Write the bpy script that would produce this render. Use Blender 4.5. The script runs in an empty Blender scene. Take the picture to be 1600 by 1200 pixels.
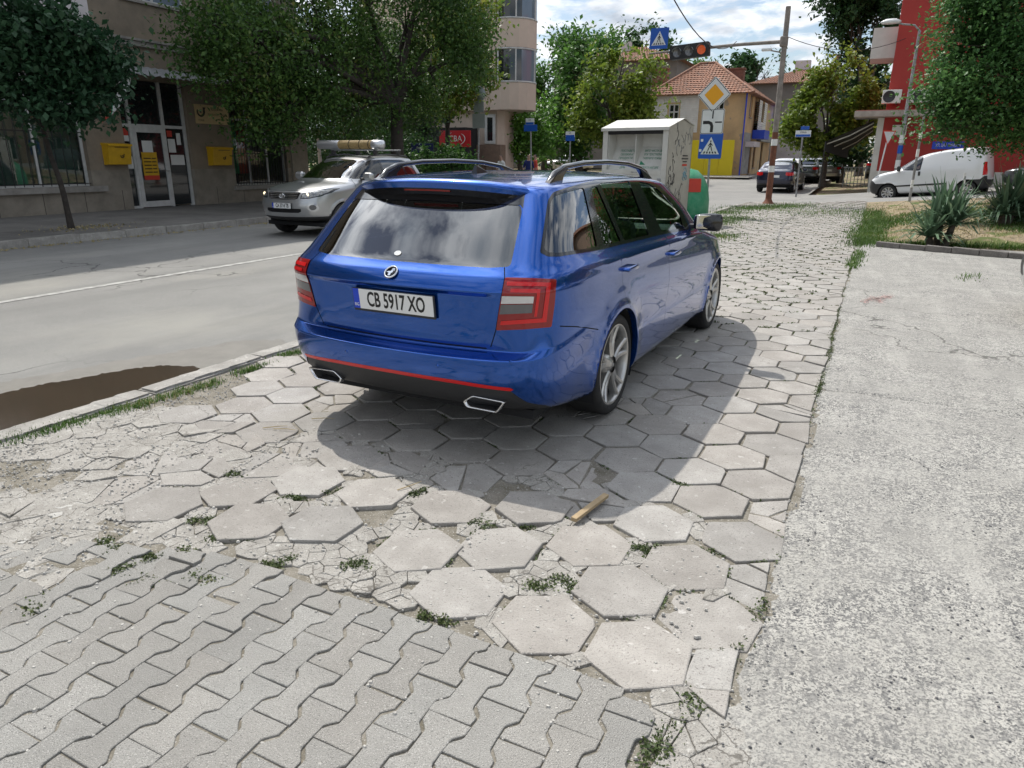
import bpy, bmesh, math, random
import numpy as np
from mathutils import Vector, Matrix, geometry as mgeo

random.seed(7); RNG = np.random.default_rng(7)
SC = bpy.context.scene
COL = SC.collection
R = math.radians

# ------------------------------------------------------------------ camera
CAMH = 1.533
F_PX, YAW, PITCH, ROLL = 1103.5, -0.4557, 0.3093, 0.0065
def _cam_axes():
    f = np.array([math.sin(YAW)*math.cos(PITCH), math.cos(YAW)*math.cos(PITCH), -math.sin(PITCH)])
    r = np.array([math.cos(YAW), -math.sin(YAW), 0.0]); u = np.cross(r, f)
    c, s = math.cos(ROLL), math.sin(ROLL)
    return c*r+s*u, -s*r+c*u, f
CR, CU, CF = _cam_axes()
cd = bpy.data.cameras.new('camera'); cam = bpy.data.objects.new('camera', cd); COL.objects.link(cam)
cd.sensor_fit = 'HORIZONTAL'; cd.sensor_width = 36.0; cd.lens = 36.0*F_PX/1600.0
cd.clip_start = 0.05; cd.clip_end = 3000
cam.matrix_world = Matrix(((CR[0], CU[0], -CF[0], 0), (CR[1], CU[1], -CF[1], 0), (CR[2], CU[2], -CF[2], CAMH), (0, 0, 0, 1)))
SC.camera = cam

# ------------------------------------------------------------------ sky and sun
SUN_DIR = Vector((-0.58, 0.42, 1.0)).normalized()          # towards the sun
w = bpy.data.worlds.new('World'); SC.world = w; w.use_nodes = True
nt = w.node_tree; nt.nodes.clear(); N = nt.nodes.new; L = nt.links.new
out = N('ShaderNodeOutputWorld'); bg = N('ShaderNodeBackground'); L(bg.outputs[0], out.inputs[0])
sky = N('ShaderNodeTexSky'); sky.sky_type = 'NISHITA'; sky.sun_disc = False
sky.sun_elevation = math.asin(SUN_DIR.z); sky.sun_rotation = math.atan2(SUN_DIR.x, SUN_DIR.y)
sky.air_density = 1.0; sky.dust_density = 1.2; sky.ozone_density = 1.0
tc = N('ShaderNodeTexCoord'); sep = N('ShaderNodeSeparateXYZ'); L(tc.outputs['Generated'], sep.inputs[0])
zz = N('ShaderNodeMath'); zz.operation = 'MAXIMUM'; L(sep.outputs[2], zz.inputs[0]); zz.inputs[1].default_value = 0.0
za = N('ShaderNodeMath'); za.operation = 'ADD'; L(zz.outputs[0], za.inputs[0]); za.inputs[1].default_value = 0.22
dv = N('ShaderNodeVectorMath'); dv.operation = 'DIVIDE'; L(tc.outputs['Generated'], dv.inputs[0])
cz = N('ShaderNodeCombineXYZ')
for k in range(3): L(za.outputs[0], cz.inputs[k])
L(cz.outputs[0], dv.inputs[1])
cn = N('ShaderNodeTexNoise'); cn.inputs['Scale'].default_value = 4.6; cn.inputs['Detail'].default_value = 9; cn.inputs['Roughness'].default_value = 0.58
cn.inputs['Distortion'].default_value = 0.25
L(dv.outputs[0], cn.inputs['Vector'])
cr = N('ShaderNodeValToRGB'); L(cn.outputs['Fac'], cr.inputs[0])
cr.color_ramp.elements[0].position = 0.41; cr.color_ramp.elements[1].position = 0.53
cn2 = N('ShaderNodeTexNoise'); cn2.inputs['Scale'].default_value = 6.0; cn2.inputs['Detail'].default_value = 6
L(dv.outputs[0], cn2.inputs['Vector'])
cc = N('ShaderNodeValToRGB'); L(cn2.outputs['Fac'], cc.inputs[0])
cc.color_ramp.elements[0].position = 0.33; cc.color_ramp.elements[0].color = (3.8, 4.3, 5.0, 1)
cc.color_ramp.elements[1].position = 0.66; cc.color_ramp.elements[1].color = (9.5, 9.7, 10.0, 1)
dt = N('ShaderNodeVectorMath'); dt.operation = 'DOT_PRODUCT'; L(tc.outputs['Generated'], dt.inputs[0]); dt.inputs[1].default_value = SUN_DIR   # sunlit cloud scatters forward: brighter round the sun
pw = N('ShaderNodeMath'); pw.operation = 'MAXIMUM'; L(dt.outputs['Value'], pw.inputs[0]); pw.inputs[1].default_value = 0
p2 = N('ShaderNodeMath'); p2.operation = 'POWER'; L(pw.outputs[0], p2.inputs[0]); p2.inputs[1].default_value = 7
p3 = N('ShaderNodeMath'); p3.operation = 'MULTIPLY_ADD'; L(p2.outputs[0], p3.inputs[0]); p3.inputs[1].default_value = 3.2; p3.inputs[2].default_value = 1.0
cm = N('ShaderNodeVectorMath'); cm.operation = 'SCALE'; L(cc.outputs[0], cm.inputs[0]); L(p3.outputs[0], cm.inputs['Scale'])
mx = N('ShaderNodeMixRGB'); L(cr.outputs[0], mx.inputs[0]); L(sky.outputs[0], mx.inputs[1]); L(cm.outputs[0], mx.inputs[2])
L(mx.outputs[0], bg.inputs[0]); bg.inputs[1].default_value = 0.115
sl = bpy.data.lights.new('sun', 'SUN'); sl.energy = 3.7; sl.angle = R(0.55); sl.color = (1.0, 0.955, 0.88)
so = bpy.data.objects.new('sun', sl); COL.objects.link(so); so.location = (-20, 20, 60)
so.rotation_euler = SUN_DIR.to_track_quat('Z', 'Y').to_euler()
SC.view_settings.view_transform = 'Standard'; SC.view_settings.look = 'None'
SC.view_settings.gamma = 1.0; SC.view_settings.use_curve_mapping = False
SC.view_settings.exposure = 0.17

# ------------------------------------------------------------------ pixel helpers (a pixel gives a direction only)
def ray(px, py):
    d = (px-800)/F_PX*CR + (600-py)/F_PX*CU + CF
    return d
def terrain(x, y):
    s = min(max((y-24.0)/6.0, 0), 1); s = s*s*(3-2*s)
    q = max(0.0, y-27.0)
    a = 0.02*q*q/(q+4.0)
    b = 0.085*min(max(x+2.2, 0.0), 12.0)
    return a + b*s
def at_z(px, py, z=0.0):
    d = ray(px, py); t = (z-CAMH)/d[2]; return Vector((d[0]*t, d[1]*t, z))
def at_ground(px, py, dz=0.0):
    d = ray(px, py); t = 1.0
    for k in range(4000):
        x, y, z = d[0]*t, d[1]*t, CAMH+d[2]*t
        if z <= terrain(x, y)+dz: break
        t *= 1.002
    return Vector((x, y, terrain(x, y)+dz))
def at_x(px, py, X):
    d = ray(px, py); t = X/d[0]; return Vector((X, d[1]*t, CAMH+d[2]*t))
def at_y(px, py, Y):
    d = ray(px, py); t = Y/d[1]; return Vector((d[0]*t, Y, CAMH+d[2]*t))
def to_px(P):
    q = np.asarray(P, float)-np.array([0, 0, CAMH])
    z = q@CF
    return np.stack([800+F_PX*(q@CR)/z, 600-F_PX*(q@CU)/z], -1)

# ------------------------------------------------------------------ objects
def tag(o, label=None, cat=None, group=None, kind=None):
    if label: o['label'] = label
    if cat: o['category'] = cat
    if group: o['group'] = group
    if kind: o['kind'] = kind
    return o
def empty(name, loc=(0, 0, 0), rz=0.0, label=None, cat=None, group=None):
    o = bpy.data.objects.new(name, None); COL.objects.link(o); o.location = loc; o.rotation_euler = (0, 0, rz)
    o.empty_display_size = 0.2
    return tag(o, label, cat, group)
def link_mesh(name, me, mat, parent=None):
    o = bpy.data.objects.new(name, me); COL.objects.link(o)
    if mat is not None:
        for m in (mat if isinstance(mat, (list, tuple)) else [mat]): me.materials.append(m)
    if parent is not None: o.parent = parent
    return o
def raw_mesh(name, V, Fc, mat=None, parent=None, smooth=False, mi=None):
    me = bpy.data.meshes.new(name); me.from_pydata([tuple(v) for v in V], [], [tuple(f) for f in Fc])
    if smooth: me.shade_smooth()
    if mi is not None: me.polygons.foreach_set('material_index', mi)
    me.update(); return link_mesh(name, me, mat, parent)
def fast_mesh(name, V, Q, mat=None, parent=None, smooth=False, uv=None):
    """V (n,3), Q (m,k) with constant k"""
    V = np.asarray(V, np.float32); Q = np.asarray(Q, np.int32); m, k = Q.shape
    me = bpy.data.meshes.new(name); me.vertices.add(len(V)); me.vertices.foreach_set('co', V.ravel())
    me.loops.add(m*k); me.loops.foreach_set('vertex_index', Q.ravel())
    me.polygons.add(m); me.polygons.foreach_set('loop_start', np.arange(0, m*k, k, dtype=np.int32))
    me.polygons.foreach_set('loop_total', np.full(m, k, np.int32))
    me.update(calc_edges=True); me.validate()
    if smooth: me.shade_smooth()
    return link_mesh(name, me, mat, parent)
def copy_tree(o, parent=None):
    c = o.copy(); COL.objects.link(c)
    if parent is not None: c.parent = parent
    for ch in o.children: copy_tree(ch, c)
    return c

class MB:
    """collects shapes for ONE mesh object"""
    def __init__(s): s.v = []; s.f = []; s.sm = []
    def add(s, V, Fc, smooth=False):
        b = len(s.v); s.v += [tuple(v) for v in V]; s.f += [tuple(i+b for i in f) for f in Fc]; s.sm += [smooth]*len(Fc); return s
    def box(s, c, d, rz=0.0, M=None, bev=0.0):
        hx, hy, hz = d[0]/2, d[1]/2, d[2]/2
        if bev <= 0:
            V = [(x, y, z) for x in (-hx, hx) for y in (-hy, hy) for z in (-hz, hz)]
            Fc = [(0, 1, 3, 2), (4, 6, 7, 5), (0, 4, 5, 1), (2, 3, 7, 6), (0, 2, 6, 4), (1, 5, 7, 3)]
        else:
            b = min(bev, hx*.9, hy*.9, hz*.9); V = []; Fc = []
            pl = [(-hx, -hx+b), (hx-b, hx)]
            bm = bmesh.new(); bmesh.ops.create_cube(bm, size=1); bmesh.ops.scale(bm, vec=(2*hx, 2*hy, 2*hz), verts=bm.verts)
            bmesh.ops.bevel(bm, geom=bm.edges[:], offset=b, segments=2, affect='EDGES', profile=0.5)
            bm.verts.index_update(); V = [tuple(v.co) for v in bm.verts]; Fc = [tuple(v.index for v in f.verts) for f in bm.faces]; bm.free()
        T = M if M is not None else Matrix.Rotation(rz, 4, 'Z')
        c = Vector(c); return s.add([T @ Vector(v) + c for v in V], Fc)
    def b2(s, a, b): # box from min corner to max corner
        return s.box([(a[k]+b[k])/2 for k in range(3)], [abs(b[k]-a[k]) for k in range(3)])
    def tube(s, pts, r, n=8, caps=True, closed=False):
        P = [Vector(p) for p in pts]; rs = r if isinstance(r, (list, tuple)) else [r]*len(P); m = len(P); rings = []
        up = None
        for i, q in enumerate(P):
            a = P[i-1] if (i > 0 or closed) else P[i]; b = P[(i+1) % m] if (i < m-1 or closed) else P[i]
            t = (b-a).normalized()
            if up is None: up = Vector((0, 0, 1)) if abs(t.z) < .9 else Vector((1, 0, 0))
            x = t.cross(up)
            if x.length < 1e-5: x = t.orthogonal()
            x.normalize(); y = x.cross(t).normalized(); up = y
            rings.append([q+(x*math.cos(2*math.pi*k/n)+y*math.sin(2*math.pi*k/n))*rs[i] for k in range(n)])
        V = [v for g in rings for v in g]; Fc = []
        for i in range(m if closed else m-1):
            i2 = (i+1) % m
            for k in range(n): Fc.append((i*n+k, i*n+(k+1) % n, i2*n+(k+1) % n, i2*n+k))
        b0 = len(s.f); s.add(V, Fc, True)
        if caps and not closed: s.add(rings[0], [tuple(range(n))[::-1]]); s.add(rings[-1], [tuple(range(n))])
        return s
    def lathe(s, prof, c=(0, 0, 0), n=24, M=None, smooth=True):
        """prof [(r,z)] around local Z"""
        T = M if M is not None else Matrix(); c = Vector(c); V = []; Fc = []
        for (r, z) in prof:
            for k in range(n): V.append(T @ Vector((r*math.cos(2*math.pi*k/n), r*math.sin(2*math.pi*k/n), z)) + c)
        for i in range(len(prof)-1):
            for k in range(n): Fc.append((i*n+k, i*n+(k+1) % n, (i+1)*n+(k+1) % n, (i+1)*n+k))
        s.add(V, Fc, smooth); return s
    def prism(s, poly, z0, z1, M=None):
        """poly [(x,y)] extruded z0..z1, transformed by M"""
        T = M if M is not None else Matrix(); n = len(poly)
        V = [T @ Vector((x, y, z0)) for x, y in poly]+[T @ Vector((x, y, z1)) for x, y in poly]
        Fc = [tuple(range(n))[::-1], tuple(range(n, 2*n))]+[(k, (k+1) % n, n+(k+1) % n, n+k) for k in range(n)]
        return s.add(V, Fc)
    def quad(s, a, b, c, d): return s.add([a, b, c, d], [(0, 1, 2, 3)])
    def build(s, name, mat, parent=None, label=None):
        me = bpy.data.meshes.new(name); me.from_pydata(s.v, [], s.f)
        me.polygons.foreach_set('use_smooth', s.sm); me.update()
        o = link_mesh(name, me, mat, parent)
        if label: o['label'] = label
        return o
def frame_M(o, x, y, z=None):
    """matrix whose columns are axes x,y(,z) at origin o"""
    x = Vector(x).normalized(); y = Vector(y).normalized(); z = Vector(z).normalized() if z else x.cross(y)
    return Matrix(((x.x, y.x, z.x, o[0]), (x.y, y.y, z.y, o[1]), (x.z, y.z, z.z, o[2]), (0, 0, 0, 1)))
def text_mesh(name, body, size, M, mat, parent, align='CENTER', depth=0.002, sx=1.0, space=1.0, bold=0.0):
    cu = bpy.data.curves.new(name, 'FONT'); cu.body = body; cu.size = size; cu.align_x = align; cu.align_y = 'CENTER'; cu.extrude = depth/2; cu.resolution_u = 3
    cu.space_character = space; cu.offset = bold
    t = bpy.data.objects.new(name, cu); COL.objects.link(t)
    dg = bpy.context.evaluated_depsgraph_get(); me = bpy.data.meshes.new_from_object(t.evaluated_get(dg))
    bpy.data.objects.remove(t); bpy.data.curves.remove(cu)
    me.transform(M @ Matrix.Diagonal((sx, 1, 1, 1))); me.name = name
    me.materials.clear()
    return link_mesh(name, me, mat, parent)
def ngon(n, r, a0=0.0, cx=0, cy=0): return [(cx+r*math.cos(a0+2*math.pi*k/n), cy+r*math.sin(a0+2*math.pi*k/n)) for k in range(n)]
def round_poly(P, r, n=4):
    """round the corners of closed polygon P (list of (x,y)); r a number or one per corner"""
    P = [Vector(p) for p in P]; m = len(P); o = []
    for i, q in enumerate(P):
        a = P[i-1]-q; b = P[(i+1) % m]-q; rr = r[i] if isinstance(r, (list, tuple)) else r
        d = min(rr, a.length*.45, b.length*.45)
        if d < 1e-5: o.append(tuple(q)); continue
        A = q+a.normalized()*d; B = q+b.normalized()*d
        for k in range(n+1):
            t = k/n; o.append(tuple(A*(1-t)**2+q*2*t*(1-t)+B*t*t))
    return o

# ------------------------------------------------------------------ materials
def new_mat(name):
    m = bpy.data.materials.new(name); m.use_nodes = True; nt = m.node_tree
    return m, nt, nt.nodes['Principled BSDF'], nt.nodes.new, nt.links.new
def mat(name, col, rough=.6, metal=0.0, var=0.0, vscale=3.0, col2=None, bump=0.0, bscale=60.0, coat=0.0, spec=.5, orand=0.0, emit=None, estr=1.0, speck=None, coatr=.03, ramp=(.35, .65), crack=None, streak=None, tint=None, clump=None):
    """world-space noise variation between col and col2, object-random brightness, bump, speckles"""
    m, nt, p, N, L = new_mat(name)
    p.inputs['Roughness'].default_value = rough; p.inputs['Metallic'].default_value = metal
    p.inputs['Specular IOR Level'].default_value = spec; p.inputs['Coat Weight'].default_value = coat; p.inputs['Coat Roughness'].default_value = coatr
    geo = N('ShaderNodeNewGeometry'); c = (*col, 1)
    src = None
    if var > 0 or col2:
        c2 = (*col2, 1) if col2 else (*[max(0, x*(1-var)) for x in col], 1)
        n1 = N('ShaderNodeTexNoise'); n1.inputs['Scale'].default_value = vscale; n1.inputs['Detail'].default_value = 8; n1.inputs['Roughness'].default_value = .65
        L(geo.outputs['Position'], n1.inputs['Vector'])
        rp = N('ShaderNodeValToRGB'); L(n1.outputs['Fac'], rp.inputs[0]); e = rp.color_ramp.elements
        e[0].position = ramp[0]; e[1].position = ramp[1]; e[0].color = c2; e[1].color = c; src = rp.outputs[0]
    if speck:  # (scale, threshold, colour)
        for (sc_, th, sc_col) in speck:
            v = N('ShaderNodeTexNoise'); v.inputs['Scale'].default_value = sc_; v.inputs['Detail'].default_value = 2; L(geo.outputs['Position'], v.inputs['Vector'])
            rp = N('ShaderNodeValToRGB'); e = rp.color_ramp.elements; e[0].position = th; e[1].position = th+.045; L(v.outputs['Fac'], rp.inputs[0])
            fac = rp.outputs[0]
            if clump:  # specks gather in drifts
                nc = N('ShaderNodeTexNoise'); nc.inputs['Scale'].default_value = clump; nc.inputs['Detail'].default_value = 4; L(geo.outputs['Position'], nc.inputs['Vector'])
                rc = N('ShaderNodeMapRange'); L(nc.outputs['Fac'], rc.inputs[0]); rc.inputs[1].default_value = .36; rc.inputs[2].default_value = .62; rc.inputs[3].default_value = .5
                mc = N('ShaderNodeMath'); mc.operation = 'MULTIPLY'; L(fac, mc.inputs[0]); L(rc.outputs[0], mc.inputs[1]); fac = mc.outputs[0]
            mxn = N('ShaderNodeMixRGB'); L(fac, mxn.inputs[0])
            if src is None: mxn.inputs[1].default_value = c
            else: L(src, mxn.inputs[1])
            mxn.inputs[2].default_value = (*sc_col, 1); src = mxn.outputs[0]
    def over(fac, colr):
        nonlocal src
        mxn = N('ShaderNodeMixRGB'); L(fac, mxn.inputs[0])
        if src is None: mxn.inputs[1].default_value = c
        else: L(src, mxn.inputs[1])
        mxn.inputs[2].default_value = (*colr, 1); src = mxn.outputs[0]
    if streak:  # (scale vector, colour, lo, hi, strength)
        for (sv, sc_col, lo, hi, st) in streak:
            mp = N('ShaderNodeMapping'); mp.inputs['Scale'].default_value = sv; L(geo.outputs['Position'], mp.inputs['Vector'])
            ns = N('ShaderNodeTexNoise'); ns.inputs['Scale'].default_value = 1; ns.inputs['Detail'].default_value = 6; ns.inputs['Roughness'].default_value = .6; L(mp.outputs[0], ns.inputs['Vector'])
            mr = N('ShaderNodeMapRange'); L(ns.outputs['Fac'], mr.inputs[0]); mr.inputs[1].default_value = lo; mr.inputs[2].default_value = hi; mr.inputs[4].default_value = st; over(mr.outputs[0], sc_col)
    if crack:  # (scale, width, mask threshold, colour)
        for (sc_, wd_, th, sc_col) in crack:
            nd = N('ShaderNodeTexNoise'); nd.inputs['Scale'].default_value = sc_*2.2; nd.inputs['Detail'].default_value = 5; L(geo.outputs['Position'], nd.inputs['Vector'])
            va = N('ShaderNodeVectorMath'); va.operation = 'MULTIPLY_ADD'; L(nd.outputs['Color'], va.inputs[0]); va.inputs[1].default_value = (.55/sc_,)*3; L(geo.outputs['Position'], va.inputs[2])
            vo = N('ShaderNodeTexVoronoi'); vo.feature = 'DISTANCE_TO_EDGE'; vo.inputs['Scale'].default_value = sc_; L(va.outputs[0], vo.inputs['Vector'])
            m1 = N('ShaderNodeMapRange'); L(vo.outputs['Distance'], m1.inputs[0]); m1.inputs[1].default_value = wd_*.4; m1.inputs[2].default_value = wd_; m1.inputs[3].default_value = 1; m1.inputs[4].default_value = 0
            nm = N('ShaderNodeTexNoise'); nm.inputs['Scale'].default_value = sc_*.35; nm.inputs['Detail'].default_value = 2; L(geo.outputs['Position'], nm.inputs['Vector'])
            m2 = N('ShaderNodeMapRange'); L(nm.outputs['Fac'], m2.inputs[0]); m2.inputs[1].default_value = th; m2.inputs[2].default_value = th+.06
            mm = N('ShaderNodeMath'); mm.operation = 'MULTIPLY'; L(m1.outputs[0], mm.inputs[0]); L(m2.outputs[0], mm.inputs[1]); over(mm.outputs[0], sc_col)
    if tint:
        oi2 = N('ShaderNodeObjectInfo'); fm = N('ShaderNodeMath'); fm.operation = 'MULTIPLY'; L(oi2.outputs['Random'], fm.inputs[0]); fm.inputs[1].default_value = 7.31
        fr_ = N('ShaderNodeMath'); fr_.operation = 'FRACT'; L(fm.outputs[0], fr_.inputs[0]); mxt = N('ShaderNodeMixRGB'); mxt.blend_type = 'MULTIPLY'; L(fr_.outputs[0], mxt.inputs[0]); L(src, mxt.inputs[1]); mxt.inputs[2].default_value = (*tint, 1); src = mxt.outputs[0]
    if orand > 0:
        oi = N('ShaderNodeObjectInfo'); mr = N('ShaderNodeMapRange'); L(oi.outputs['Random'], mr.inputs[0])
        mr.inputs[3].default_value = 1-orand; mr.inputs[4].default_value = 1+orand
        hs = N('ShaderNodeHueSaturation'); L(mr.outputs[0], hs.inputs['Value'])
        if src is None: hs.inputs['Color'].default_value = c
        else: L(src, hs.inputs['Color'])
        src = hs.outputs[0]
    if src is None: p.inputs['Base Color'].default_value = c
    else: L(src, p.inputs['Base Color'])
    if bump > 0:
        nb = N('ShaderNodeTexNoise'); nb.inputs['Scale'].default_value = bscale; nb.inputs['Detail'].default_value = 6; L(geo.outputs['Position'], nb.inputs['Vector'])
        bp = N('ShaderNodeBump'); bp.inputs['Strength'].default_value = bump; bp.inputs['Distance'].default_value = .01
        L(nb.outputs['Fac'], bp.inputs['Height']); L(bp.outputs[0], p.inputs['Normal'])
    if emit: p.inputs['Emission Color'].default_value = (*emit, 1); p.inputs['Emission Strength'].default_value = estr
    return m
def glass_mat(name, tint, refl=1.0, rough=0.0, k=1.9):
    """thin pane: tinted see-through mixed with a mirror by Fresnel"""
    m = bpy.data.materials.new(name); m.use_nodes = True; nt = m.node_tree; nt.nodes.clear(); N = nt.nodes.new; L = nt.links.new
    o = N('ShaderNodeOutputMaterial'); t = N('ShaderNodeBsdfTransparent'); t.inputs[0].default_value = (*tint, 1)
    g = N('ShaderNodeBsdfGlossy'); g.inputs['Roughness'].default_value = rough; g.inputs[0].default_value = (refl, refl, refl, 1)
    fr = N('ShaderNodeFresnel'); fr.inputs[0].default_value = 1.55
    ml = N('ShaderNodeMath'); ml.operation = 'MULTIPLY'; ml.inputs[1].default_value = k; ml.use_clamp = True; L(fr.outputs[0], ml.inputs[0])
    mx = N('ShaderNodeMixShader'); L(ml.outputs[0], mx.inputs[0]); L(t.outputs[0], mx.inputs[1]); L(g.outputs[0], mx.inputs[2]); L(mx.outputs[0], o.inputs[0])
    return m
def leaf_mat(name, c1, c2, c3=None, trans=.35):
    m = bpy.data.materials.new(name); m.use_nodes = True; nt = m.node_tree; N = nt.nodes.new; L = nt.links.new
    p = nt.nodes['Principled BSDF']; o = nt.nodes['Material Output']; geo = N('ShaderNodeNewGeometry')
    n1 = N('ShaderNodeTexNoise'); n1.inputs['Scale'].default_value = .55; n1.inputs['Detail'].default_value = 3; L(geo.outputs['Position'], n1.inputs['Vector'])
    ad = N('ShaderNodeMath'); ad.operation = 'MULTIPLY_ADD'; L(geo.outputs['Random Per Island'], ad.inputs[0]); ad.inputs[1].default_value = .55
    sb = N('ShaderNodeMath'); sb.operation = 'SUBTRACT'; L(n1.outputs['Fac'], sb.inputs[0]); sb.inputs[1].default_value = .27; L(sb.outputs[0], ad.inputs[2])
    rp = N('ShaderNodeValToRGB'); L(ad.outputs[0], rp.inputs[0]); e = rp.color_ramp.elements
    e[0].color = (*c1, 1); e[1].color = (*c2, 1); e[0].position = .15; e[1].position = .75
    if c3: q = e.new(.95); q.color = (*c3, 1)
    L(rp.outputs[0], p.inputs['Base Color']); p.inputs['Roughness'].default_value = .5; p.inputs['Specular IOR Level'].default_value = .35
    t = N('ShaderNodeBsdfTranslucent'); L(rp.outputs[0], t.inputs[0]); mx = N('ShaderNodeMixShader'); mx.inputs[0].default_value = trans
    L(p.outputs[0], mx.inputs[1]); L(t.outputs[0], mx.inputs[2]); L(mx.outputs[0], o.inputs[0]); return m
MT = {}
# ================================================================== GROUND
def concrete(name, c1, c2, specks, bump, bscale, orand=0.0, hue=None, vscale=4.0, fine=260.0, rough=.9, **kw):
    m = mat(name, c1, rough=rough, col2=c2, vscale=vscale, speck=specks, bump=bump, bscale=bscale, orand=orand, spec=.25, **kw)
    return m
MT['hex'] = concrete('hex_concrete', (.385, .368, .342), (.295, .28, .258), [(85, .64, (.22, .205, .19)), (26, .66, (.45, .435, .41)), (240, .63, (.19, .18, .17))], .55, 120, orand=.11, vscale=6, tint=(1.0, .975, .955), crack=[(3.4, .012, .64, (.17, .16, .145))], streak=[((1.6, 1.6, 1.6), (.27, .255, .235), .45, .68, .7)])
MT['bone'] = concrete('interlock_concrete', (.322, .315, .294), (.265, .258, .24), [(300, .60, (.45, .435, .41)), (230, .62, (.15, .145, .138))], .7, 220, orand=.09, vscale=3, tint=(1.0, .975, .955), streak=[((1.2, 1.2, 1), (.23, .225, .21), .46, .70, .6)])
MT['joint'] = mat('joint_soil', (.27, .248, .21), rough=1, col2=(.15, .135, .105), vscale=9, bump=.9, bscale=90, speck=[(130, .63, (.42, .40, .37))], spec=.1)
MT['rubble'] = concrete('broken_concrete', (.41, .39, .355), (.29, .272, .245), [(150, .62, (.17, .16, .145)), (40, .64, (.47, .455, .42))], .9, 140, vscale=8, crack=[(12, .045, .52, (.17, .158, .14))])
MT['aggregate'] = concrete('exposed_aggregate', (.435, .42, .385), (.355, .342, .31), [(13, .55, (.30, .29, .268)), (30, .535, (.235, .228, .215)), (70, .545, (.17, .167, .16)), (110, .56, (.12, .118, .115)), (60, .60, (.47, .45, .41)), (170, .60, (.085, .085, .085))], 1.0, 75, vscale=2.0, clump=3.2, crack=[(.55, .006, .52, (.13, .125, .115))], streak=[((.9, .9, 1), (.27, .26, .24), .46, .70, .75), ((4, .5, 1), (.42, .405, .37), .52, .72, .5)])
MT['asphalt'] = concrete('worn_asphalt', (.255, .25, .233), (.20, .196, .185), [(190, .60, (.36, .35, .325)), (260, .62, (.10, .10, .10))], .6, 190, vscale=.7, rough=.85, crack=[(.7, .010, .54, (.10, .098, .092))], streak=[((1.6, .10, 1), (.185, .182, .172), .48, .66, .7), ((.5, .3, 1), (.30, .288, .255), .52, .70, .8)])
MT['asphalt_far'] = concrete('dusty_asphalt', (.27, .262, .245), (.20, .197, .187), [(120, .61, (.33, .32, .30))], .4, 120, vscale=.4, rough=.85)
MT['sidewalk_dark'] = concrete('old_asphalt_pavement', (.20, .19, .175), (.13, .125, .115), [(140, .61, (.25, .24, .22))], .6, 120, vscale=1.2)
MT['kerb'] = concrete('kerb_concrete', (.43, .41, .375), (.29, .275, .25), [(130, .61, (.20, .19, .175)), (30, .66, (.52, .50, .46))], .7, 110, orand=.08, vscale=5)
MT['line'] = mat('road_paint', (.40, .40, .375), rough=.7, col2=(.235, .23, .215), vscale=9, ramp=(.42, .60))
MT['soil'] = mat('dry_soil', (.30, .245, .17), rough=1, col2=(.17, .135, .09), vscale=2.5, bump=.8, bscale=40, speck=[(22, .60, (.40, .33, .20)), (1.2, .56, (.11, .13, .05))], spec=.1)
MT['wet'] = mat('puddle_water', (.055, .041, .029), rough=.10, col2=(.048, .036, .026), vscale=4, spec=.55)
MT['damp'] = mat('damp_asphalt', (.135, .126, .108), rough=.5, col2=(.095, .088, .075), vscale=5, bump=.4, bscale=190)
MT['grass'] = leaf_mat('grass_blades', (.045, .085, .018), (.10, .19, .035), (.30, .26, .12), .3)
MT['drygrass'] = leaf_mat('dry_grass_blades', (.30, .25, .12), (.42, .35, .19), (.12, .16, .05), .25)
MT['moss'] = leaf_mat('moss_tufts', (.040, .065, .018), (.095, .125, .040), (.22, .18, .09), .2)
MT['lime'] = mat('lime_patch', (.50, .485, .45), rough=.95, col2=(.40, .385, .355), vscale=7, bump=.8, bscale=60)

def vnoise(x, y, s=1.0, seed=0):
    x = np.asarray(x)*s+seed*17.3; y = np.asarray(y)*s-seed*9.1
    xi = np.floor(x).astype(int); yi = np.floor(y).astype(int); fx = x-xi; fy = y-yi
    def hsh(a, b): 
        n = (a*374761393+b*668265263+seed*974711) & 0x7fffffff; n = (n ^ (n >> 13))*1274126177 & 0x7fffffff; return (n % 10007)/10007.0
    fx = fx*fx*(3-2*fx); fy = fy*fy*(3-2*fy)
    return (hsh(xi, yi)*(1-fx)+hsh(xi+1, yi)*fx)*(1-fy)+(hsh(xi, yi+1)*(1-fx)+hsh(xi+1, yi+1)*fx)*fy
def fbm(x, y, s, seed=0, o=4):
    a = 0; k = 1.0; t = 0
    for i in range(o): a = a+k*vnoise(x, y, s*2**i, seed+i); t += k; k *= .5
    return a/t
def fbm1(x, y, s, seed=0, o=4):
    a = 0.0; k = 1.0; t = 0.0
    for i in range(o):
        sd = seed+i; xx = x*s*2**i+sd*17.3; yy = y*s*2**i-sd*9.1; xi, yi = math.floor(xx), math.floor(yy); fx, fy = xx-xi, yy-yi
        def hs(p, q):
            n = (p*374761393+q*668265263+sd*974711) & 0x7fffffff; n = (n ^ (n >> 13))*1274126177 & 0x7fffffff; return (n % 10007)/10007.0
        fx = fx*fx*(3-2*fx); fy = fy*fy*(3-2*fy)
        a += k*((hs(xi, yi)*(1-fx)+hs(xi+1, yi)*fx)*(1-fy)+(hs(xi, yi+1)*(1-fx)+hs(xi+1, yi+1)*fx)*fy); t += k; k *= .5
    return a/t
terr_v = np.vectorize(terrain)
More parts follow.
